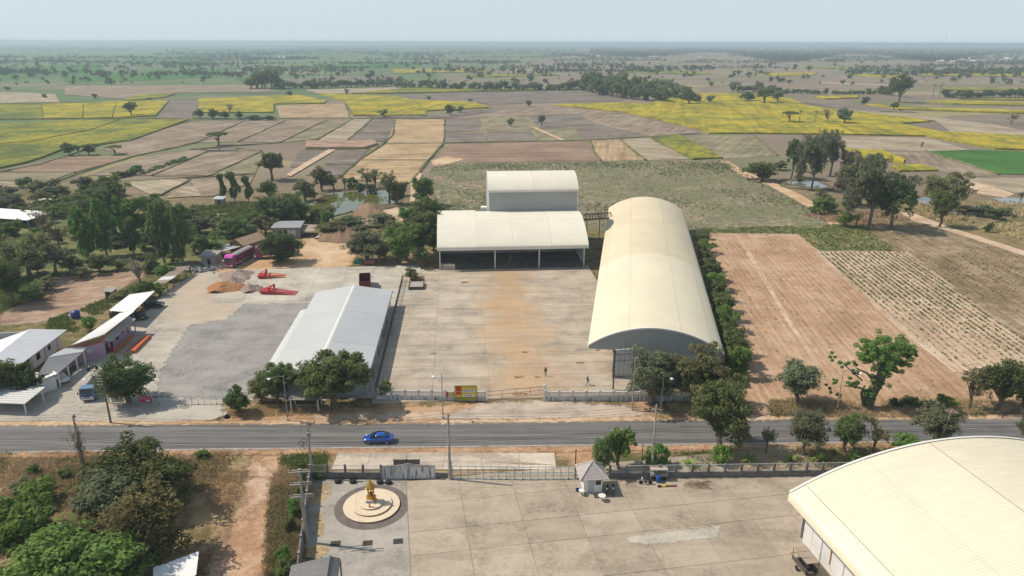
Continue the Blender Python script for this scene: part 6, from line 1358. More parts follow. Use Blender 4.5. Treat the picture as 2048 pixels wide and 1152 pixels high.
for i,(k,kd,lm,nv) in enumerate([('mango','mango','dark',2),('mangob','mango','brown',2),('mangol','mango','bright',1),('feather','feather','mid',2),('featherb','feather','bright',1),('feathero','feather','olive',1),('featherg','feather','grey',1),('roundg','round','grey',1),('round','round','dark',1),('roundm','round','mid',1),('euc','euc','mid',1),('eucb','euc','bright',1),('tall','tall','dark',1),('tallg','tall','grey',1)]):
    for v in range(nv): proto(k+'H'+str(v),kd,lf[lm],900+i*5+v,clumps=250,per=52,size=.025)
_tn=[0]
def tree_at(x,y,w,h,kind,label,group=None,name='tree',cat='tree',lod=False,rz=None,v=None,big=False):
    "tree with trunk foot at world x,y; crown w wide, h high in metres"
    _tn[0]+=1; r=random.Random(_tn[0]*31)
    key=kind+('L' if lod else '')+str(r.randint(0,1) if v is None else v)
    if big and kind+'H0' in PROTO: key=kind+'H'+str(v if v is not None and kind+'H%s'%v in PROTO else 0)
    cm,tm=PROTO[key]
    if name=='tree':
        if kind.startswith('bush'): name,cat='bush','bush'
        else: name={'mango':'mango_tree','mangob':'mango_tree','mangol':'mango_tree','euc':'eucalyptus_tree','eucb':'eucalyptus_tree','bare':'bare_tree','sparse':'sapling','sparseg':'sapling'}.get(kind,'feathery_tree' if kind.startswith('feather') else 'tree')
    o=thing(name,label,cat,(x,y,-.02),r.uniform(0,6.28) if rz is None else rz,group); o.scale=(w,w,h)
    link(bpy.data.objects.new('crown',cm),o); link(bpy.data.objects.new('trunk',tm),o); return o
def T(px,py,w,h,kind,label,group=None,**kw):
    "tree surveyed from the photo: foot at (px,py), w and h in photo pixels"
    g=G(px,py); s=pxm(px,py); hh=height_at(px,py,py-h); return tree_at(g[0],g[1],w/s*(1.0 if kind[:3] in('bar','umb') else (1.24 if kind[:3] in('fea','man','rou') else 1.12)),max(hh,.4),kind,label,group,big=max(w,h)>=76,**kw)
# --- roadside and yard trees
T(258,806,104,102,'mango','dense dark tree above the notice boards at the left yard gate',v=0)
T(14,800,72,84,'roundm','leafy tree above the roadside shelter',v=0); T(58,796,62,72,'mango','dark tree crowding the small white hut')
T(668,812,136,124,'feather','large wide feathery tree in front of the grey gable shed',v=0); T(556,806,76,92,'feather','smaller feathery tree beside the wide one, street lamp before it'); T(522,803,48,52,'bushy','pale yellow-green sapling at the shed corner')
T(478,826,66,66,'bushd','round dark bush on the verge at the left yard gate'); T(770,796,34,38,'feathero','small pale shrub where picket and balustrade fences meet')
T(1298,810,112,116,'featherg','grey-green tree in front of the warehouse gable, left of the brighter one'); T(1385,808,112,124,'feathero','brighter green tree in front of the warehouse gable'); T(1440,900,118,152,'feather','tall feathery tree on the near verge beside the road',v=1); T(1425,808,86,84,'feather','leafy tree at the end of the hedge by the gable')
T(1592,808,98,84,'roundg','dense grey-green bush tree at the red field corner'); 
T(1205,948,52,76,'roundm','dark small tree behind the guard kiosk'); T(1238,938,66,92,'roundb','fresh green tree with clumped crown beside the kiosk'); T(1313,936,60,64,'bushb','rounded green tree at the crossarm pole'); T(1443,930,48,44,'bushl','bright lime shrub on the banana strip')
T(1531,908,44,62,'sparseg','thin see-through sapling on the near verge'); T(1606,912,80,92,'roundg','grey-green verge tree between two thin saplings'); T(1690,906,66,84,'roundm','young round verge tree with visible stem'); T(1747,906,58,70,'sparse','thin brownish sapling beside the young round tree'); T(1812,912,58,46,'roundb','low bright tree peeking over the hall roof'); T(1868,900,102,92,'roundg','broad tree behind the pale leaning pole'); T(2052,900,50,84,'roundg','dark tree at the road edge beyond the hall roof')
T(1938,818,78,96,'sparse','thin reddish leaved tree beside the dark round one'); T(1992,820,92,112,'round','dense dark tree by the roadside scrub'); T(2046,815,40,80,'bush','green bush tree touching the dark round tree')
T(1815,812,42,26,'bush','low green bush in the scrub by the vine clad tree'); T(1790,815,34,18,'bushd','small dark bush in the scrub by the vine clad tree'); T(1890,822,46,38,'bushb','green bush below the thin reddish tree'); T(1850,818,30,18,'feathero','straggly bush in the roadside scrub')
# vine clad tree with a bare flaring trunk
g=G(1740,815); sc=pxm(1740,815); t_=thing('vine_clad_tree','tall vine clad tree with bulging crown above a bare trunk','tree',(g[0],g[1],0)); rg=np.random.default_rng(5)
Hm=height_at(1740,815,660)
def W_(px,py): return ((px-1740)/sc,Hm*(815-py)/155.)
cl=[]; 
for (px,py,r) in [(1720,690,.9),(1745,680,1.0),(1775,685,1.0),(1790,705,.85),(1735,712,1.0),(1765,715,1.0),(1712,712,.8),(1750,738,.9),(1770,735,.7),(1742,760,.6),(1802,700,.5),(1728,700,1.0),(1758,698,1.0),(1750,725,1.0),(1785,722,.8),(1745,768,.5),(1738,785,.5),(1730,800,.45)]:
    x,z=W_(px,py)
    for k in range(16): cl.append((x+rg.normal()*r*.62,rg.normal()*r*1.2,z+rg.normal()*r*.55,r*.6))
for (px,py,r) in [(1655,712,.5),(1668,725,.45),(1690,725,.55),(1700,745,.55),(1660,760,.4),(1650,775,.4),(1690,765,.55),(1710,772,.6),(1725,785,.5),(1672,790,.35)]:
    x,z=W_(px,py)
    for k in range(4): cl.append((x+rg.normal()*r*.6,rg.normal()*r,z+rg.normal()*r*.5,r*.6))
cl=np.array(cl); V_,F_=leaves(rg,cl[:,:3],cl[:,3],95,.19,1.5,.3); o=bpy.data.objects.new('crown',npmesh('crown',V_,F_,4,lf['bright'])); link(o,t_)
mb=MB(); P_=lambda px,py,y=0:Vector((W_(px,py)[0],y,W_(px,py)[1]))
mb.tube([P_(1735,815),P_(1740,790),P_(1750,755),P_(1750,720)],[.85,.62,.75,.3],9); mb.tube([P_(1750,770),P_(1722,745),P_(1700,735)],[.3,.18,.08],6); mb.tube([P_(1738,795),P_(1715,775),P_(1680,770)],[.25,.16,.07],6); mb.tube([P_(1715,760),P_(1690,740),P_(1660,718)],[.14,.1,.05],6); mb.tube([P_(1728,815),P_(1718,785),P_(1722,770)],[.3,.22,.1],6); mb.tube([P_(1755,750),P_(1775,720),P_(1785,700)],[.25,.15,.08],6)
mb.build('trunk',bark,t_)
# --- grove low on the left
T(285,1012,196,128,'mango','largest dark mango tree of the grove, at the back by the road',v=0); T(225,1060,150,108,'roundg','grey-green mango tree tucked between the two big mangoes'); T(268,1138,196,156,'mangob','brownish flowering mango tree beside the white tarpaulin',v=1); T(52,1112,168,146,'featherb','bright feathery tree at the grove edge',v=0); T(170,1212,250,150,'mangol','fresh green mango tree with light shoots at the grove front',v=0); T(10,1185,90,60,'bush','low bush beside the fresh green mango')
for (x,y,w,h,k,l) in [(100,1098,34,60,'bushy','pale papaya plant standing before the feathery tree'),(72,1100,30,42,'bushy','pale leafy papaya seedling beside the taller papaya'),(120,1090,26,44,'bushy','pale papaya plant next to the flowering mango')]: T(x,y,w,h,k,l)
for (x,y,w,h,k) in [(600,985,24,34,'bushb'),(588,1030,34,44,'bushb'),(580,1062,30,40,'bush'),(568,1130,34,44,'bushb'),(575,1150,40,40,'bush'),(605,960,22,30,'bush'),(560,1170,40,40,'bushb')]: T(x,y,w,h,k,'leafy shrub growing along the outside of the perimeter wall','shrubs along the perimeter wall',name='shrub',cat='shrub')
for (x,y,w,h,k) in [(175,952,40,30,'bushd'),(130,955,34,20,'bush'),(70,945,30,22,'bush'),(405,915,32,20,'bushb'),(90,1000,60,40,'feathero'),(600,935,26,18,'bush'),(205,960,30,24,'bush'),(45,985,50,30,'feathero'),(640,958,22,16,'bushb')]: T(x,y,w,h,k,'low green scrub bush on the dry roadside grass','scrub bushes on the dry grass',name='shrub',cat='shrub')
# --- hedge along the long warehouse
for k in range(15):
    f=k/14; px_=1403+(1474-1403)*f**1.25; py_=478+(752-478)*f**1.15; rr=random.Random(k)
    T(px_+rr.uniform(-3,3),py_,32+34*f+rr.uniform(-4,6),26+52*f,['bush','roundm','bushb','bush'][k%4],{'bush':'full leafy','roundm':'rounded','bushb':'bright'}[['bush','roundm','bushb','bush'][k%4]]+' hedge tree crowded along the '+('far' if k<5 else ('middle' if k<10 else 'road end'))+' stretch of the warehouse side wall','hedge trees beside the long warehouse',v=k%2)
T(822,562,30,30,'feathero','scrubby bush growing over the steel tray corner')
# --- left middle ground
T(560,525,78,66,'mango','compact dark round tree at the dirt clearing, pink lorry behind it',v=1); T(738,522,84,66,'featherg','loose grey-green tree behind the flower bed boxes'); T(770,520,44,44,'featherg','grey tree next to the flower bed boxes')
for (x,y,w,h,k,l) in [(812,522,84,84,'featherb','bright broad tree at the front of the thicket by the lamp post'),(846,512,80,104,'feather','tallest tree of the thicket beside the mill shed'),(862,468,64,84,'feather','tree at the back of the thicket against the mill shed roof'),(838,535,50,50,'roundm','low round tree at the thicket foot above the steel tray'),(800,528,48,56,'roundm','small round tree of the thicket beside the flower beds'),(868,500,46,66,'bush','bush squeezed against the mill shed side wall'),(820,470,56,62,'featherb','bright tree of the thicket behind the bare earth patch')]: T(x,y,w,h,k,l)
T(846,412,56,64,'featherb','bright upright tree above the thicket by the mill shed'); T(795,410,46,52,'bushd','dark clipped tree on the pond corner'); T(808,392,30,32,'bushd','small dark tree behind the pond corner'); T(779,408,52,82,'sparse','tall thin stemmed tree on the pond edge')
T(545,360,60,66,'roundm','tall dark tree standing alone before the dry plots'); T(540,398,46,50,'bush','green tree below the lone dark tree'); T(568,448,96,72,'mango','broad dark tree at the pond bank',v=0); T(602,436,44,40,'bush','dark bush on the pond bank'); T(612,404,52,48,'feathero','olive tree at the pond head')
for (x,w,h) in ((447,22,60),(470,32,64),(498,26,56)): T(x,404,w,h,'eucb','slender drooping tree in the row of three beside the tiny grey hut','three slender trees')
for (x,y,w,h,k) in [(645,382,48,52,'feathero'),(668,380,40,40,'sparse'),(705,380,26,36,'bushb'),(735,378,44,44,'sparse'),(750,376,40,38,'sparseg'),(720,386,30,26,'bushd'),(740,388,34,22,'bushd'),(690,378,26,28,'sparse')]: T(x,y,w,h,k,'small tree on the far bank of the pond','trees on the far pond bank')
for (x,y,w,h,k) in [(656,462,30,56,'bushb'),(640,448,24,34,'bushd'),(700,458,60,28,'featherg'),(672,470,70,30,'feathero'),(720,470,40,20,'featherg'),(765,452,60,26,'featherg'),(628,446,20,28,'bushd'),(780,462,40,22,'feathero'),(666,440,40,40,'sparse')]: T(x,y,w,h,k,'scrubby tree on the near bank of the pond','scrub on the near pond bank')
# woodland behind the left yard
for (x,y,w,h,k,l) in [(232,470,118,108,'tall','tallest dark tree in the left woodland'),(268,478,70,98,'featherb','bright green tree right of the tallest woodland tree'),(178,520,78,108,'eucb','bright slender eucalyptus at the heart of the woodland'),(214,512,64,118,'eucb','bright tall eucalyptus beside the other slender one'),(268,510,44,76,'euc','narrow eucalyptus before the woodland track'),(330,528,76,128,'euc','dark drooping eucalyptus nearest the rusty lean-to'),(366,528,70,122,'euc','drooping eucalyptus behind the rusty lean-to'),(352,470,80,70,'feather','soft tree above the drooping eucalyptuses'),
   (86,470,70,66,'bare','bare brown tree among the woodland greens'),(150,470,90,72,'umbrella','flat-topped spreading tree in the woodland'),(112,550,70,76,'sparseg','grey thin tree with leaning stem at the ploughed plot'),(60,556,104,96,'feathero','wide olive tree at the ploughed plot'),(24,610,72,96,'round','dark dense tree at the grassy bank'),(280,566,78,56,'bare','leafless fan shaped tree by the rusty lean-to'),(292,598,52,40,'bushd','dark bush between the lean-to and the white carport'),(322,592,34,32,'bushb','bright bush at the white carport end'),(250,606,50,30,'feathero','olive scrub behind the white carport'),(182,660,34,32,'bushl','lime bush behind the pink shop')]: T(x,y,w,h,k,l)
rr=random.Random(21)
WL=[(20,500,60,60,'feather'),(120,500,60,60,'sparse'),(140,545,50,40,'feathero'),(200,545,50,40,'feather'),(30,470,46,40,'bush'),(300,470,60,60,'featherb'),(310,500,50,60,'featherg'),(400,470,60,50,'featherg'),(420,512,60,48,'feather'),(470,490,74,60,'feather'),(446,470,60,40,'feathero'),(505,490,40,46,'roundg'),(530,470,50,46,'feathero'),(388,505,54,58,'roundm'),(300,545,40,30,'bushd'),(420,446,40,26,'bush'),(500,450,50,34,'bush'),(0,560,50,50,'feathero'),(70,600,60,34,'bush'),(95,580,50,30,'feathero'),(165,556,44,24,'feathero'),(240,540,40,30,'bush'),(330,560,36,40,'featherb'),(475,470,44,40,'featherg'),(380,450,50,40,'feather'),(340,440,46,40,'sparse'),(60,440,40,30,'bush'),(110,435,46,40,'feather'),(205,430,50,44,'featherg'),(300,430,50,46,'feather')]
LOOK={'feather':'soft mid-green','featherg':'soft grey-green','featherb':'soft bright green','feathero':'soft olive','sparse':'thin olive','sparseg':'thin grey','bush':'low leafy green','bushb':'low bright green','bushd':'low dark green','roundm':'rounded green','roundg':'rounded grey-green','round':'rounded dark','roundb':'rounded bright green'}
for q in WL: T(*q,LOOK[q[4]]+' tree in the woodland behind the left yard','woodland behind the left yard')
for k in range(46):
    x=rr.uniform(-10,235); y=rr.uniform(375,432); w=rr.uniform(26,46)
    if y<372+max(0,(x-110)*.0): pass
    kk=rr.choice(['featherg','feathero','featherg','sparseg','feather']); T(x,y,w,w*rr.uniform(.55,.85),kk,LOOK[kk]+' tree in the loose wood around the white farm sheds','wood round the farm sheds')
for k in range(24):
    f=k/23; x=160+f*120; y=388-f*46; T(x+rr.uniform(-5,5),y+rr.uniform(-3,3),rr.uniform(16,26),rr.uniform(12,18),rr.choice(['bush','feather','bushb']),'leafy shrub in the long hedge running out to the fields','hedge out to the fields',name='shrub',cat='shrub',lod=True)
for k in range(16):
    f=k/15; T(285+f*85,350-f*30+rr.uniform(-1,1),rr.uniform(9,14),rr.uniform(8,12),'bushb','clump of tall reeds along the field ditch','reeds along the field ditch',name='reed_clump',cat='reeds',lod=True)
for k in range(44):
    x=rr.uniform(-10,400); y=rr.uniform(450,545)
    if y>560-(x/400)*30 or (200<x<290 and y>505): continue
    T(x,y,rr.uniform(18,36),rr.uniform(12,24),rr.choice(['bush','feathero','featherg','bushb']),'low scrub bush on the woodland floor behind the left yard','scrub on the woodland floor',name='shrub',cat='shrub')
# --- right middle ground
for (x,y,w,h,k,l) in [(1524,362,80,52,'bush','broad dark bush beside the curved dirt track'),(1582,358,50,86,'tall','dark tall tree at the left of the tall clump'),(1622,382,56,112,'tallg','tall tree with pale stems in the clump'),(1660,352,54,92,'tallg','highest airy tree at the back of the tall clump'),(1690,412,62,80,'browntree','dry brownish tree before the tall clump'),(1714,388,56,72,'roundg','grey-green tree beside the dry brownish tree'),(1736,458,96,146,'tallg','tall leaning tree with long bare trunk beyond the green patch'),(1782,458,84,116,'tall','dark tree with bare trunk casting shade on the brown rows'),(1640,428,52,46,'bushb','bright bush at the track bend'),(1660,422,36,36,'bush','bush behind the bright bush at the bend'),(1690,454,40,34,'featherb','bright low bush before the tall leaning tree'),(1712,452,28,36,'sparse','thin bush beside the tall leaning tree'),(1884,420,94,84,'feathero','wide spreading tree by the pale pond'),(1878,454,50,80,'roundm','upright green tree in front of the spreading tree'),(1822,400,60,50,'sparseg','airy grey tree left of the spreading tree'),(1962,436,38,34,'featherg','small tree beyond the pale pond'),(1990,440,30,30,'bush','bush right of the pale pond'),(1976,464,24,20,'bushd','dark bush on the far track side'),(1930,432,40,24,'feathero','scrub at the pond edge'),(2040,400,30,20,'sparseg','scrub bush by the second pond'),(2010,432,34,20,'feathero','scrub between the two ponds'),(1600,365,30,20,'bush','bush at the small pond'),(1560,340,30,22,'feathero','scrub behind the dark bush'),(1640,398,30,20,'feathero','scrub at the small pond end'),(1740,360,60,60,'roundg','tree filling the back of the tall clump'),(1700,350,50,56,'browntree','brown tree at the back of the tall clump')]: T(x,y,w,h,k,l)
# --- lone trees out on the fields
for (x,y,w,h,k,l) in [(1083,254,18,28,'roundm','lone tree on the grey plots, the taller of two'),(1022,254,17,22,'roundm','lone tree on the grey plots, the smaller of two'),(263,232,32,30,'round','lone dark tree on the yellow crop'),(437,291,42,30,'umbrella','lone umbrella-shaped tree at the pale pool'),(139,312,28,30,'feather','tallest of four trees at the yellow-green crop edge'),(178,310,28,24,'feather','round tree of four at the yellow-green crop edge'),(158,310,16,20,'sparse','thin tree of four at the yellow-green crop edge'),(230,309,34,20,'umbrella','spreading tree right of the four crop edge trees'),(768,234,22,18,'roundm','dark round tree at the yellow field foot'),(900,231,22,24,'feather','tree at the right end of the yellow field'),(920,226,18,14,'feather','small tree beside the yellow field end'),(1578,246,34,26,'umbrella','spreading tree on the yellow field islet'),(1688,248,34,40,'featherg','grey tree on the yellow field islet'),(1655,246,40,34,'bare','bare tree on the yellow field islet'),(1420,206,22,20,'roundg','small round tree in the big yellow field'),(1377,209,34,32,'round','dark tree clump left in the big yellow field'),(1528,207,44,38,'roundm','tallest dark tree of the yellow field clump'),(1495,203,40,22,'bushd','dark bush of the yellow field clump'),(1555,205,30,24,'roundg','grey bush of the yellow field clump'),(1728,208,22,22,'round','round tree between the yellow strips'),(1788,220,20,22,'round','upright tree beside the yellow strip'),(1797,205,48,58,'round','large dark tree towering over the field hedge'),(2022,249,20,22,'sparse','thin tree on the pale plots'),(1842,300,8,16,'sparse','thin sapling by the young rice'),(460,228,24,26,'bare','bare tree before the yellow plot'),(1057,213,14,16,'roundg','small tree on the hedge by the yellow point'),(940,202,10,7,'bushd','tiny dark bush on grey ploughland'),(858,200,12,10,'roundg','tiny round tree on grey ploughland'),(693,190,10,16,'roundm','upright tree before the far hedge'),(580,192,16,12,'bushd','dark bush by the far hedge'),(300,200,10,8,'bushd','tiny dark bush in the dry plots'),(190,198,14,14,'roundg','small tree in the dry plots'),(90,196,12,12,'roundg','small bush tree in the dry plots'),(15,180,16,10,'bushd','dark bush by the old dry plots')]: T(x,y,w,h,k,l,lod=(h<24))
for (x,y,w,h) in [(400,236,26,20),(425,238,30,24),(450,238,26,18),(480,238,24,18),(505,240,40,14),(540,240,40,10)]: T(x,y,w,h,'bushd','dark bush in the row below the yellow plot','bushes below the yellow plot',name='shrub',cat='shrub',lod=True)
# --- far hedgerows: tree by tree
def row(pts,n,w,h,kinds,label,group,jit=4,seed=0):
    r=random.Random(seed)
    L=[0]
    for a,b in zip(pts,pts[1:]): L.append(L[-1]+math.dist(a,b))
    for k in range(n):
        s=L[-1]*(k+r.uniform(.1,.9))/n; i=max(j for j in range(len(pts)-1) if L[j]<=s); f=(s-L[i])/(L[i+1]-L[i])
        x=pts[i][0]+(pts[i+1][0]-pts[i][0])*f; y=pts[i][1]+(pts[i+1][1]-pts[i][1])*f+r.uniform(-jit,0)*.4
        q=r.uniform(.8,1.5); kk=r.choice(kinds); T(x,y,w*q,h*r.uniform(.6,1.2),kk,{'round':'deep green ','roundm':'mid-green ','roundg':'grey-green ','featherg':'grey-green ','bushd':'squat dark ','bush':'squat green '}.get(kk,'')+label.replace('dark tree','tree').replace('grey-green tree','tree').replace('low bush','bush'),group,lod=True)
row([(500,178),(560,178)],8,26,42,['round','roundm'],'tall dark tree in the end clump of the far hedgerow','end clump of the far hedgerow',seed=1)
row([(560,179),(800,173)],34,15,20,['round','roundm','roundg'],'dark tree in the hedgerow beyond the yellow plots','hedgerow beyond the yellow plots',seed=2)
row([(790,176),(1000,182),(1150,182)],40,16,22,['round','roundm','roundg'],'tree in the straight hedgerow above the yellow strip','hedgerow above the yellow strip',seed=3)
row([(1150,180),(1230,196),(1340,206)],30,24,40,['round','roundg','roundm'],'tree in the tall thicket at the point of the big yellow field','thicket at the yellow field point',seed=4)
row([(1165,172),(1240,182),(1330,192)],22,32,38,['round','roundg','roundm'],'tree in the tall thicket at the point of the big yellow field','thicket at the yellow field point',seed=24)
row([(1345,196),(1400,207)],7,22,18,['bushd','bush'],'low bush below the tall thicket','bushes below the tall thicket',seed=25)
row([(1330,175),(1380,200)],10,22,30,['round','roundg'],'tree in the tall thicket at the point of the big yellow field','thicket at the yellow field point',seed=14)
row([(1460,185),(1560,186)],10,18,26,['roundg','round'],'tree in the broken line behind the big yellow field','line behind the big yellow field',seed=5)
row([(1556,188),(1780,190)],26,14,13,['bushd','bush'],'low bush in the far hedge left of the large dark tree','hedge left of the large dark tree',seed=6)
row([(1760,188),(1800,196)],5,18,32,['roundm','featherg'],'grey-green tree beside the large dark tree','trees round the large dark tree',seed=16)
row([(1890,196),(2060,196)],18,22,22,['round','roundm','bushd'],'dark tree in the far hedgerow right of the large dark tree','hedgerow right of the large dark tree',seed=7)
row([(1690,148),(1735,146)],9,9,13,['round'],'tree in the short dense row on the far plain','short dense row on the far plain',seed=8)
row([(1750,152),(2060,152)],22,15,17,['round','roundg'],'scattered tree behind the far yellow strip','trees behind the far yellow strip',seed=9,jit=10)
# ------------------------------------------------------------------ palms, bananas
def frond_plant(px,py,h,n,L,w,leafm,label,name,cat,group=None,stem=.0,rr_=.12,arch=.5,seed=0):
    g=G(px,py); t=thing(name,label,cat,(g[0],g[1],0),0,group); r=random.Random(seed+int(px)); mb=None
    if stem>0: MB().tube([(0,0,0),(.05,.03,stem*.5),(0,0,stem)],[rr_*1.3,rr_,rr_*.9],7).build('stem',bark if name!='banana_plant' else lf['olive'],t)
    for k in range(n):
        a=6.283*k/n+r.uniform(-.2,.2); el=r.uniform(.2,1.1); l=L*r.uniform(.75,1.1); vs=[];fs=[]; m=6
        for i in range(m+1):
            f=i/m; rad=l*f*math.cos(el)*(1-.1*f); z=stem+l*f*math.sin(el)-arch*l*f*f; ww=w*math.sin(math.pi*min(.98,f*.9+.08))**.7
            c=Vector((rad*math.cos(a),rad*math.sin(a),z)); s_=Vector((-math.sin(a),math.cos(a),0))*ww
            vs+=[c-s_-Vector((0,0,ww*.35)),c,c+s_-Vector((0,0,ww*.35))]
        for i in range(m): fs+=[(3*i,3*i+1,3*i+4,3*i+3),(3*i+1,3*i+2,3*i+5,3*i+4)]
        MB().add(vs,fs).build('leaf',leafm,t)
    return t
for x,y,l in ((1378,934,'banana plant between the lime shrub and the rounded tree'),(1500,928,'banana plant right of the lime shrub'),(1580,926,'banana plant before the grey-green verge tree'),(1640,926,'banana plant before the young round tree'),(1705,922,'banana plant beside the hall roof edge')):
    frond_plant(x,y,1,9,1.7,.22,lf['lime'],l,'banana_plant','banana',stem=.7,arch=.45,seed=3)
frond_plant(22,745,1,14,2.3,.22,lf['grey'],'young coconut palm in front of the white house','coconut_palm','palm',stem=2.2,arch=.5)
frond_plant(1598,247,1,12,3.2,.5,lf['mid'],'coconut palm next to the spreading tree on the yellow field islet','coconut_palm','palm',stem=8.5,arch=.7,rr_=.2); frond_plant(1630,246,1,12,3.2,.5,lf['mid'],'coconut palm next to the bare tree on the yellow field islet','coconut_palm','palm',stem=8,arch=.7,rr_=.2)
for k,(x,y) in enumerate(((1865,196),(1878,197))): frond_plant(x,y,1,11,3.4,.5,lf['dark'],'tall thin palm rising from the far hedgerow','tall_palm','palm','palms in the far hedgerow',stem=13,arch=.6,rr_=.25)
# ------------------------------------------------------------------ crops, weeds and grass (nobody could count them)
def stuff_leaves(name,label,cen,rad,per,size,mat,asp=1.6,droop=.2,seed=1,flat=(1,1,.7)):
    rg=np.random.default_rng(seed); V_,F_=leaves(rg,np.asarray(cen),np.asarray(rad),per,size,asp,droop,flat); V_[:,2]=np.maximum(V_[:,2],.02)
    o=bpy.data.objects.new(name,npmesh(name,V_,F_,4,mat)); link(o); o['kind']='stuff'; o['label']=label; o['category']=name.replace('_',' '); return o
def vnoise(P,s,seed=0):
    "cheap smooth pattern in 0..1"
    rg=np.random.default_rng(seed); v=np.zeros(len(P))
    for k in range(5):
        a=rg.uniform(0,6.28); f=s*rg.uniform(.6,2.2); v+=np.sin((P[:,0]*math.cos(a)+P[:,1]*math.sin(a))*f+rg.uniform(0,6.28))
    return .5+v/7
def scatter(px,n,seed):
    poly=[G(*p) for p in px]; A=np.array(poly); rg=np.random.default_rng(seed); P=rg.uniform(A.min(0),A.max(0),(n,2)); return P[inpoly(P,poly)],rg
leafc=leafmat('leaf_crop',(.165,.215,.085),(.095,.13,.048),trans=.3); drygrass=leafmat('dry_grass_blades',(.60,.47,.29),(.42,.31,.18),trans=.3); grassb=leafmat('green_grass_blades',(.20,.23,.075),(.11,.135,.045),trans=.3); weedd=leafmat('weed_dark',(.10,.12,.05),(.05,.065,.028))
# ridge rows on the tan field
P0=np.array(G(1628,503)); P1=np.array(G(1912,742)); dr=np.array([math.cos(R(-95)),math.sin(R(-95))]); nr=np.array([-dr[1],dr[0]]); nr=nr if nr[0]>0 else -nr
poly=[G(*p) for p in ((1632,505),(1812,505),(2048,680),(2200,799),(2048,790),(1914,742),(1745,606))]
rg=np.random.default_rng(4); Pp=[]
for k in range(-4,60):
    m=420; s=rg.uniform(-6,120,m); Pp.append(P0+np.outer(s,dr)+nr*(k*1.35)+rg.normal(0,.11,(m,2)))
Pp=np.concatenate(Pp); Pp=Pp[inpoly(Pp,poly)]; dens=vnoise(Pp,.05,3)+np.clip((Pp[:,1]-150)/70,-.15,.35); keep=rg.uniform(0,1,len(Pp))<np.clip((dens-.26)*2.0,.14,1); Pp=Pp[keep]
stuff_leaves('crop_rows','young green crop rows on the tan ridged field',np.column_stack([Pp,np.full(len(Pp),.15)]),np.full(len(Pp),.25),4,.25,leafc,seed=5)
# brown ridges with stubble
poly=[G(*p) for p in ((1735,458),(1735,432),(1850,440),(1960,482),(2048,514),(2500,672),(2600,790),(2205,800),(2048,680),(1815,503),(1790,502))]; Pp=[]
for k in range(-20,110):
    m=330; s=rg.uniform(-70,140,m); Pp.append(P0+np.outer(s,dr)+nr*(20+k*1.6)+rg.normal(0,.16,(m,2)))
Pp=np.concatenate(Pp); Pp=Pp[inpoly(Pp,poly)]; dens=vnoise(Pp,.05,8); Pp=Pp[rg.uniform(0,1,len(Pp))<np.clip((dens-.3)*1.7,.04,.9)]
stuff_leaves('stubble_rows','brown green stubble rows on the ridged field',np.column_stack([Pp,np.full(len(Pp),.1)]),np.full(len(Pp),.3),3,.27,leafmat('leaf_stubble',(.17,.15,.07),(.09,.085,.04)),seed=6)
P_,rg=scatter([(1592,467),(1735,459),(1790,502),(1640,503)],900,9); stuff_leaves('weed_patch','green weeds at the head of the tan field',np.column_stack([P_,np.full(len(P_),.2)]),np.full(len(P_),.4),4,.4,grassb,seed=7)
# cassava behind the sheds, in weak rows
P_,rg=scatter([(868,329),(1200,325),(1450,322),(1480,343),(1530,364),(1560,389),(1618,414),(1664,448),(1400,462),(870,440),(860,350)],42000,10)
P_[:,1]=np.round(P_[:,1]/1.25)*1.25+rg.normal(0,.2,len(P_)); dens=vnoise(P_,.035,12)*.75+vnoise(P_,.12,14)*.25; P_=P_[rg.uniform(0,1,len(P_))<np.clip((dens-.34)*1.7,.03,.85)]
stuff_leaves('cassava_plants','knee-high pale green cassava plants behind the mill shed',np.column_stack([P_,np.full(len(P_),.25)]),np.full(len(P_),.45),4,.34,leafmat('leaf_cassava',(.16,.20,.085),(.095,.125,.05)),seed=8)
# weeds dotted on the red field
P_,rg=scatter([(1410,470),(1588,470),(1745,610),(1905,742),(1890,800),(1540,800),(1500,720)],900,11); w=vnoise(P_,.06,5); near=P_[:,1]>205
P_=P_[(rg.uniform(0,1,len(P_))<np.where(near,.75,np.clip((w-.45)*1.2,.04,.5)))]; stuff_leaves('field_weeds','dark weed tufts dotted over the bare red field',np.column_stack([P_,np.full(len(P_),.12)]),rg.uniform(.1,.34,len(P_))**1.0,6,.17,weedd,seed=9)
# blades: thin upright triangles
def blades(name,label,P,hgt,mat,seed,per=7,spread=.3,width=.05):
    rg=np.random.default_rng(seed); N=len(P)*per; c=np.repeat(P,per,0)+rg.normal(0,spread,(N,2)); a=rg.uniform(0,6.28,N); h=hgt*rg.uniform(.5,1.3,N); l=rg.normal(0,.3,(N,2))*h[:,None]
    dx=np.stack([np.cos(a),np.sin(a)],1)*width*rg.uniform(.7,1.5,(N,1)); z=np.full(N,.0)
    V_=np.stack([np.column_stack([c-dx,z]),np.column_stack([c+dx,z]),np.column_stack([c+l,h])],1).reshape(-1,3)
    o=bpy.data.objects.new(name,npmesh(name,V_,np.arange(N*3).reshape(N,3),3,mat)); link(o); o['kind']='stuff'; o['label']=label; o['category']='grass'; return o
def grass(px,n,seed,hgt,mat,label,thr=.35,name='dry_grass',fr=.05,**kw):
    P,rg=scatter(px,n,seed); d=vnoise(P,.22,seed+1)*.6+vnoise(P,fr*10,seed+2)*.4; P=P[d>thr]; return blades(name,label,P,hgt,mat,seed,**kw)
LB=[(-60,906),(480,906),(495,950),(470,1010),(430,1090),(400,1180),(-60,1180)]
grass(LB,16000,31,.33,drygrass,'dry brown grass around the mango grove',.42,width=.05); grass(LB,8000,33,.34,grassb,'green grass around the mango grove',.52,name='green_grass',width=.05)
RBk=[(560,930),(622,950),(612,1010),(590,1180),(530,1180),(540,1010),(545,960)]
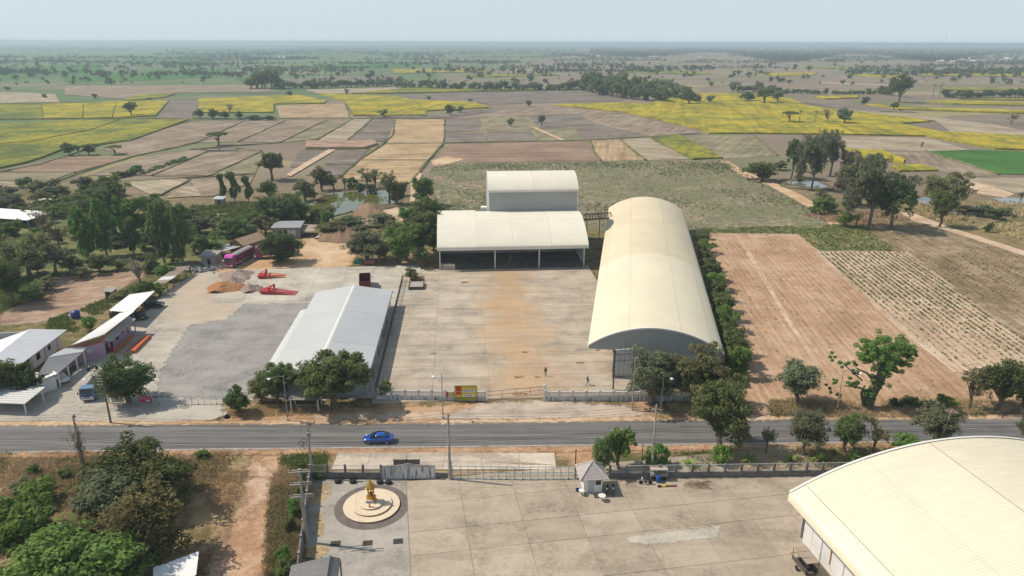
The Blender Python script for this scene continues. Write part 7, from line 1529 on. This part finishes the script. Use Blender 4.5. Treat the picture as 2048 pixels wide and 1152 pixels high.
grass(RBk,5000,35,.38,drygrass,'dry grass on the bank outside the perimeter wall',.35,width=.05); grass(RBk,4200,36,.4,grassb,'green grass on the bank outside the perimeter wall',.42,name='green_grass',width=.05)
grass([(560,912),(655,906),(652,948),(600,950),(560,930)],900,37,.4,grassb,'green verge grass beside the pale apron slabs',.4,name='green_grass')
NV=[(1345,905),(1700,890),(1850,884),(1850,915),(1720,940),(1350,950)]
grass(NV,3500,38,.4,drygrass,'dry grass on the banana strip',.40); grass(NV,2600,39,.4,grassb,'green grass on the banana strip',.5,name='green_grass')
FV=[(1540,803),(2060,803),(2060,834),(1540,836)]
grass(FV,3600,40,.6,drygrass,'dry grass along the red field roadside',.36,width=.05); grass(FV,1800,41,.5,grassb,'green scrub grass along the red field roadside',.5,name='green_grass',width=.05)
grass([(1280,806),(1520,806),(1500,836),(1310,838)],1500,42,.4,drygrass,'dry grass under the roadside trees by the gable',.42); grass([(450,812),(745,808),(745,826),(560,832),(460,836)],1500,43,.35,drygrass,'dry grass around the bus shelter',.5)
grass([(0,560),(111,552),(45,604),(0,628)],1800,44,.8,grassb,'tall green grass below the dark dense tree',.35,name='green_grass',width=.1); grass([(100,640),(210,600),(300,560),(240,600),(150,665),(90,660)],1400,45,.6,grassb,'weeds behind the row of roofs',.42,name='green_grass',width=.1)
grass([(380,412),(470,408),(620,415),(640,440),(560,460),(440,448),(380,430)],2500,46,.9,grassb,'rank green grass on the flat before the pond',.35,name='green_grass',width=.16); grass([(1400,458),(1740,448),(1740,460),(1592,468),(1400,466)],700,47,.5,grassb,'green grass bank behind the red field',.35,name='green_grass',width=.14)
grass([(1600,430),(1800,420),(1820,440),(1740,455),(1680,452)],1200,48,.8,drygrass,'dry grass under the tall leaning trees',.4,width=.14); grass([(1800,405),(2050,405),(2050,480),(1900,450),(1820,425)],2500,49,.9,drygrass,'dry grass round the pale ponds',.4,width=.16)
# leaf litter under the banana strip
P_,rg=scatter([(1345,912),(1560,904),(1560,930),(1345,938)],2600,50); stuff_leaves('leaf_litter','pale dry leaf litter below the banana plants',np.column_stack([P_,np.full(len(P_),.05)]),np.full(len(P_),.15),3,.22,leafmat('litter',(.42,.32,.21),(.25,.18,.11)),seed=51,flat=(1,1,.1))
# ------------------------------------------------------------------ far plain
rg=np.random.default_rng(77); cen=[];rad=[]
def far_tree(x,y,hm,asp=1.0):
    g=G(x,y); w=hm*asp
    k=5 if y<115 else (9 if y<140 else 14)
    for _ in range(k): cen.append((g[0]+rg.normal()*w*.26,g[1]+rg.normal()*w*.26,hm*rg.uniform(.25,.85))); rad.append(w*.26)
def belt(x0,y0,L,slope,hm,gap):
    x=x0
    while x<x0+L:
        far_tree(x,y0+(x-x0)*slope+rg.normal()*.35*(y0-84)/30,hm*rg.uniform(.6,1.35),rg.uniform(.8,1.2)); x+=max(2.2,gap*rg.uniform(.4,1.8)*10*1450/max(600,G(x,y0)[1]))
for k in range(230):
    y=86.5+66*rg.uniform()**1.6; belt(rg.uniform(-150,2150),y,rg.uniform(40,300),rg.normal()*.006,rg.uniform(4,9.5),rg.uniform(.35,1.2))
for k in range(700):
    y=88+82*rg.uniform()**1.2; far_tree(rg.uniform(-30,2080),y,rg.choice([2.5,3.5,5,6,8,10]))
for k in range(3000): far_tree(rg.uniform(-80,2130),86.4+9.5*rg.uniform()**1.2,rg.uniform(7,13))
for k in range(5200):
    x=rg.uniform(1180,2120); f=(x-1180)/940; far_tree(x,93+(20+12*min(1,f*2.2))*rg.uniform()**.75*(.75+.25*math.sin(x*.021)),rg.uniform(9,16))
for k in range(1500): x=rg.uniform(330,1240); far_tree(x,95+(16+7*math.sin(x*.017))*rg.uniform()**.8,rg.uniform(6,12))
for k in range(150): far_tree(rg.uniform(-20,520),104+52*rg.uniform(),rg.uniform(6,10))
stuff_leaves('far_trees','hazy scattered trees and tree belts across the far plain',cen,np.array(rad),4,1.0,lf['mid'],seed=78) if False else None
cen=np.array(cen); rad=np.array(rad); V_,F_=leaves(np.random.default_rng(5),cen,rad,4,1.0,1.3,.1,(1,1,.9))
mid_=V_.reshape(-1,4,3).mean(1,keepdims=True); sc_=np.repeat(rad,4)[:,None,None]*1.15; V_=(mid_+(V_.reshape(-1,4,3)-mid_)*sc_).reshape(-1,3); V_[:,2]=np.maximum(V_[:,2],.3)
o=bpy.data.objects.new('far_trees',npmesh('far_trees',V_,F_,4,leafmat('leaf_far',(.10,.12,.065),(.055,.07,.036),trans=.15))); link(o); o['kind']='stuff'; o['label']='hazy scattered trees and tree belts across the far plain'; o['category']='far trees'
rr=random.Random(99)
for k in range(56):
    x=rr.uniform(0,2048); y=rr.uniform(132,176)
    if 480<x<1350 and y>160: y-=22
    T(x,y,rr.uniform(9,16),rr.uniform(9,18),rr.choice(['round','roundm','roundg','bushd']),'lone dark tree dotted on the far dry plots','lone trees on the far plots',lod=True)
# village on the far right, with a few roofs elsewhere
vw=[M('village_wall_a',(.55,.52,.48)),M('village_wall_b',(.5,.4,.33))]; vr=[sheetmat('village_roof_white',(.75,.76,.78)),sheetmat('village_roof_grey',(.5,.52,.55)),sheetmat('village_roof_tan',(.55,.38,.28))]
for k in range(64):
    if k<52: x=rr.uniform(1850,2070); y=rr.uniform(96,128)
    else: x,y=rr.choice([(1190,114),(1260,112),(1300,116),(560,118),(600,114),(900,112),(700,112),(420,108),(1000,110),(1400,118),(1495,122),(1640,104)]); x+=rr.uniform(-14,14)
    g=G(x,y); w,d,h=rr.uniform(9,20),rr.uniform(8,13),rr.uniform(3.5,6.5); t=thing('village_house','far village house with pale roof among dense trees','house',(g[0],g[1],0),rr.uniform(-.5,.5),'far village houses')
    MB().box(-w/2,w/2,-d/2,d/2,0,h).build('wall',vw[k%2],t); MB().prism([(-d/2-.7,h-.1),(d/2+.7,h-.1),(0,h+d*.22)],-w/2-.7,w/2+.7,'x').build('roof',vr[rr.choice([0,0,1,1,2])],t)
for (x,y,yt,lb) in ((1887,104,70,'taller thin radio mast beyond the far village'),(1878,104,76,'shorter thin radio mast beyond the far village')):
    g=G(x,y); h=height_at(x,y,yt) if False else 55+ (85-yt)/1450*math.hypot(*g); t=thing('radio_mast',lb,'mast',(g[0],g[1],0)); MB().tube([(0,0,0),(0,0,h)],[1.1,.5],4).build('shaft',steel,t); MB().box(-1.8,1.8,-.6,.6,h*.86,h*.92).build('antenna',steel,t)
# ------------------------------------------------------------------ haze
m=bpy.data.materials.new('haze_air'); m.use_nodes=True; t=m.node_tree; t.nodes.remove(t.nodes['Principled BSDF'])
pv=t.nodes.new('ShaderNodeVolumePrincipled'); pv.inputs['Color'].default_value=(.62,.77,.89,1); pv.inputs['Density'].default_value=HAZE; pv.inputs['Anisotropy'].default_value=.2
t.links.new(pv.outputs[0],t.nodes['Material Output'].inputs['Volume'])
hz=MB().box(-45100,45100,-9100,62100,-1.5,58).build('haze',m); hz['kind']='stuff'; hz['label']='pale blue haze over the plain'
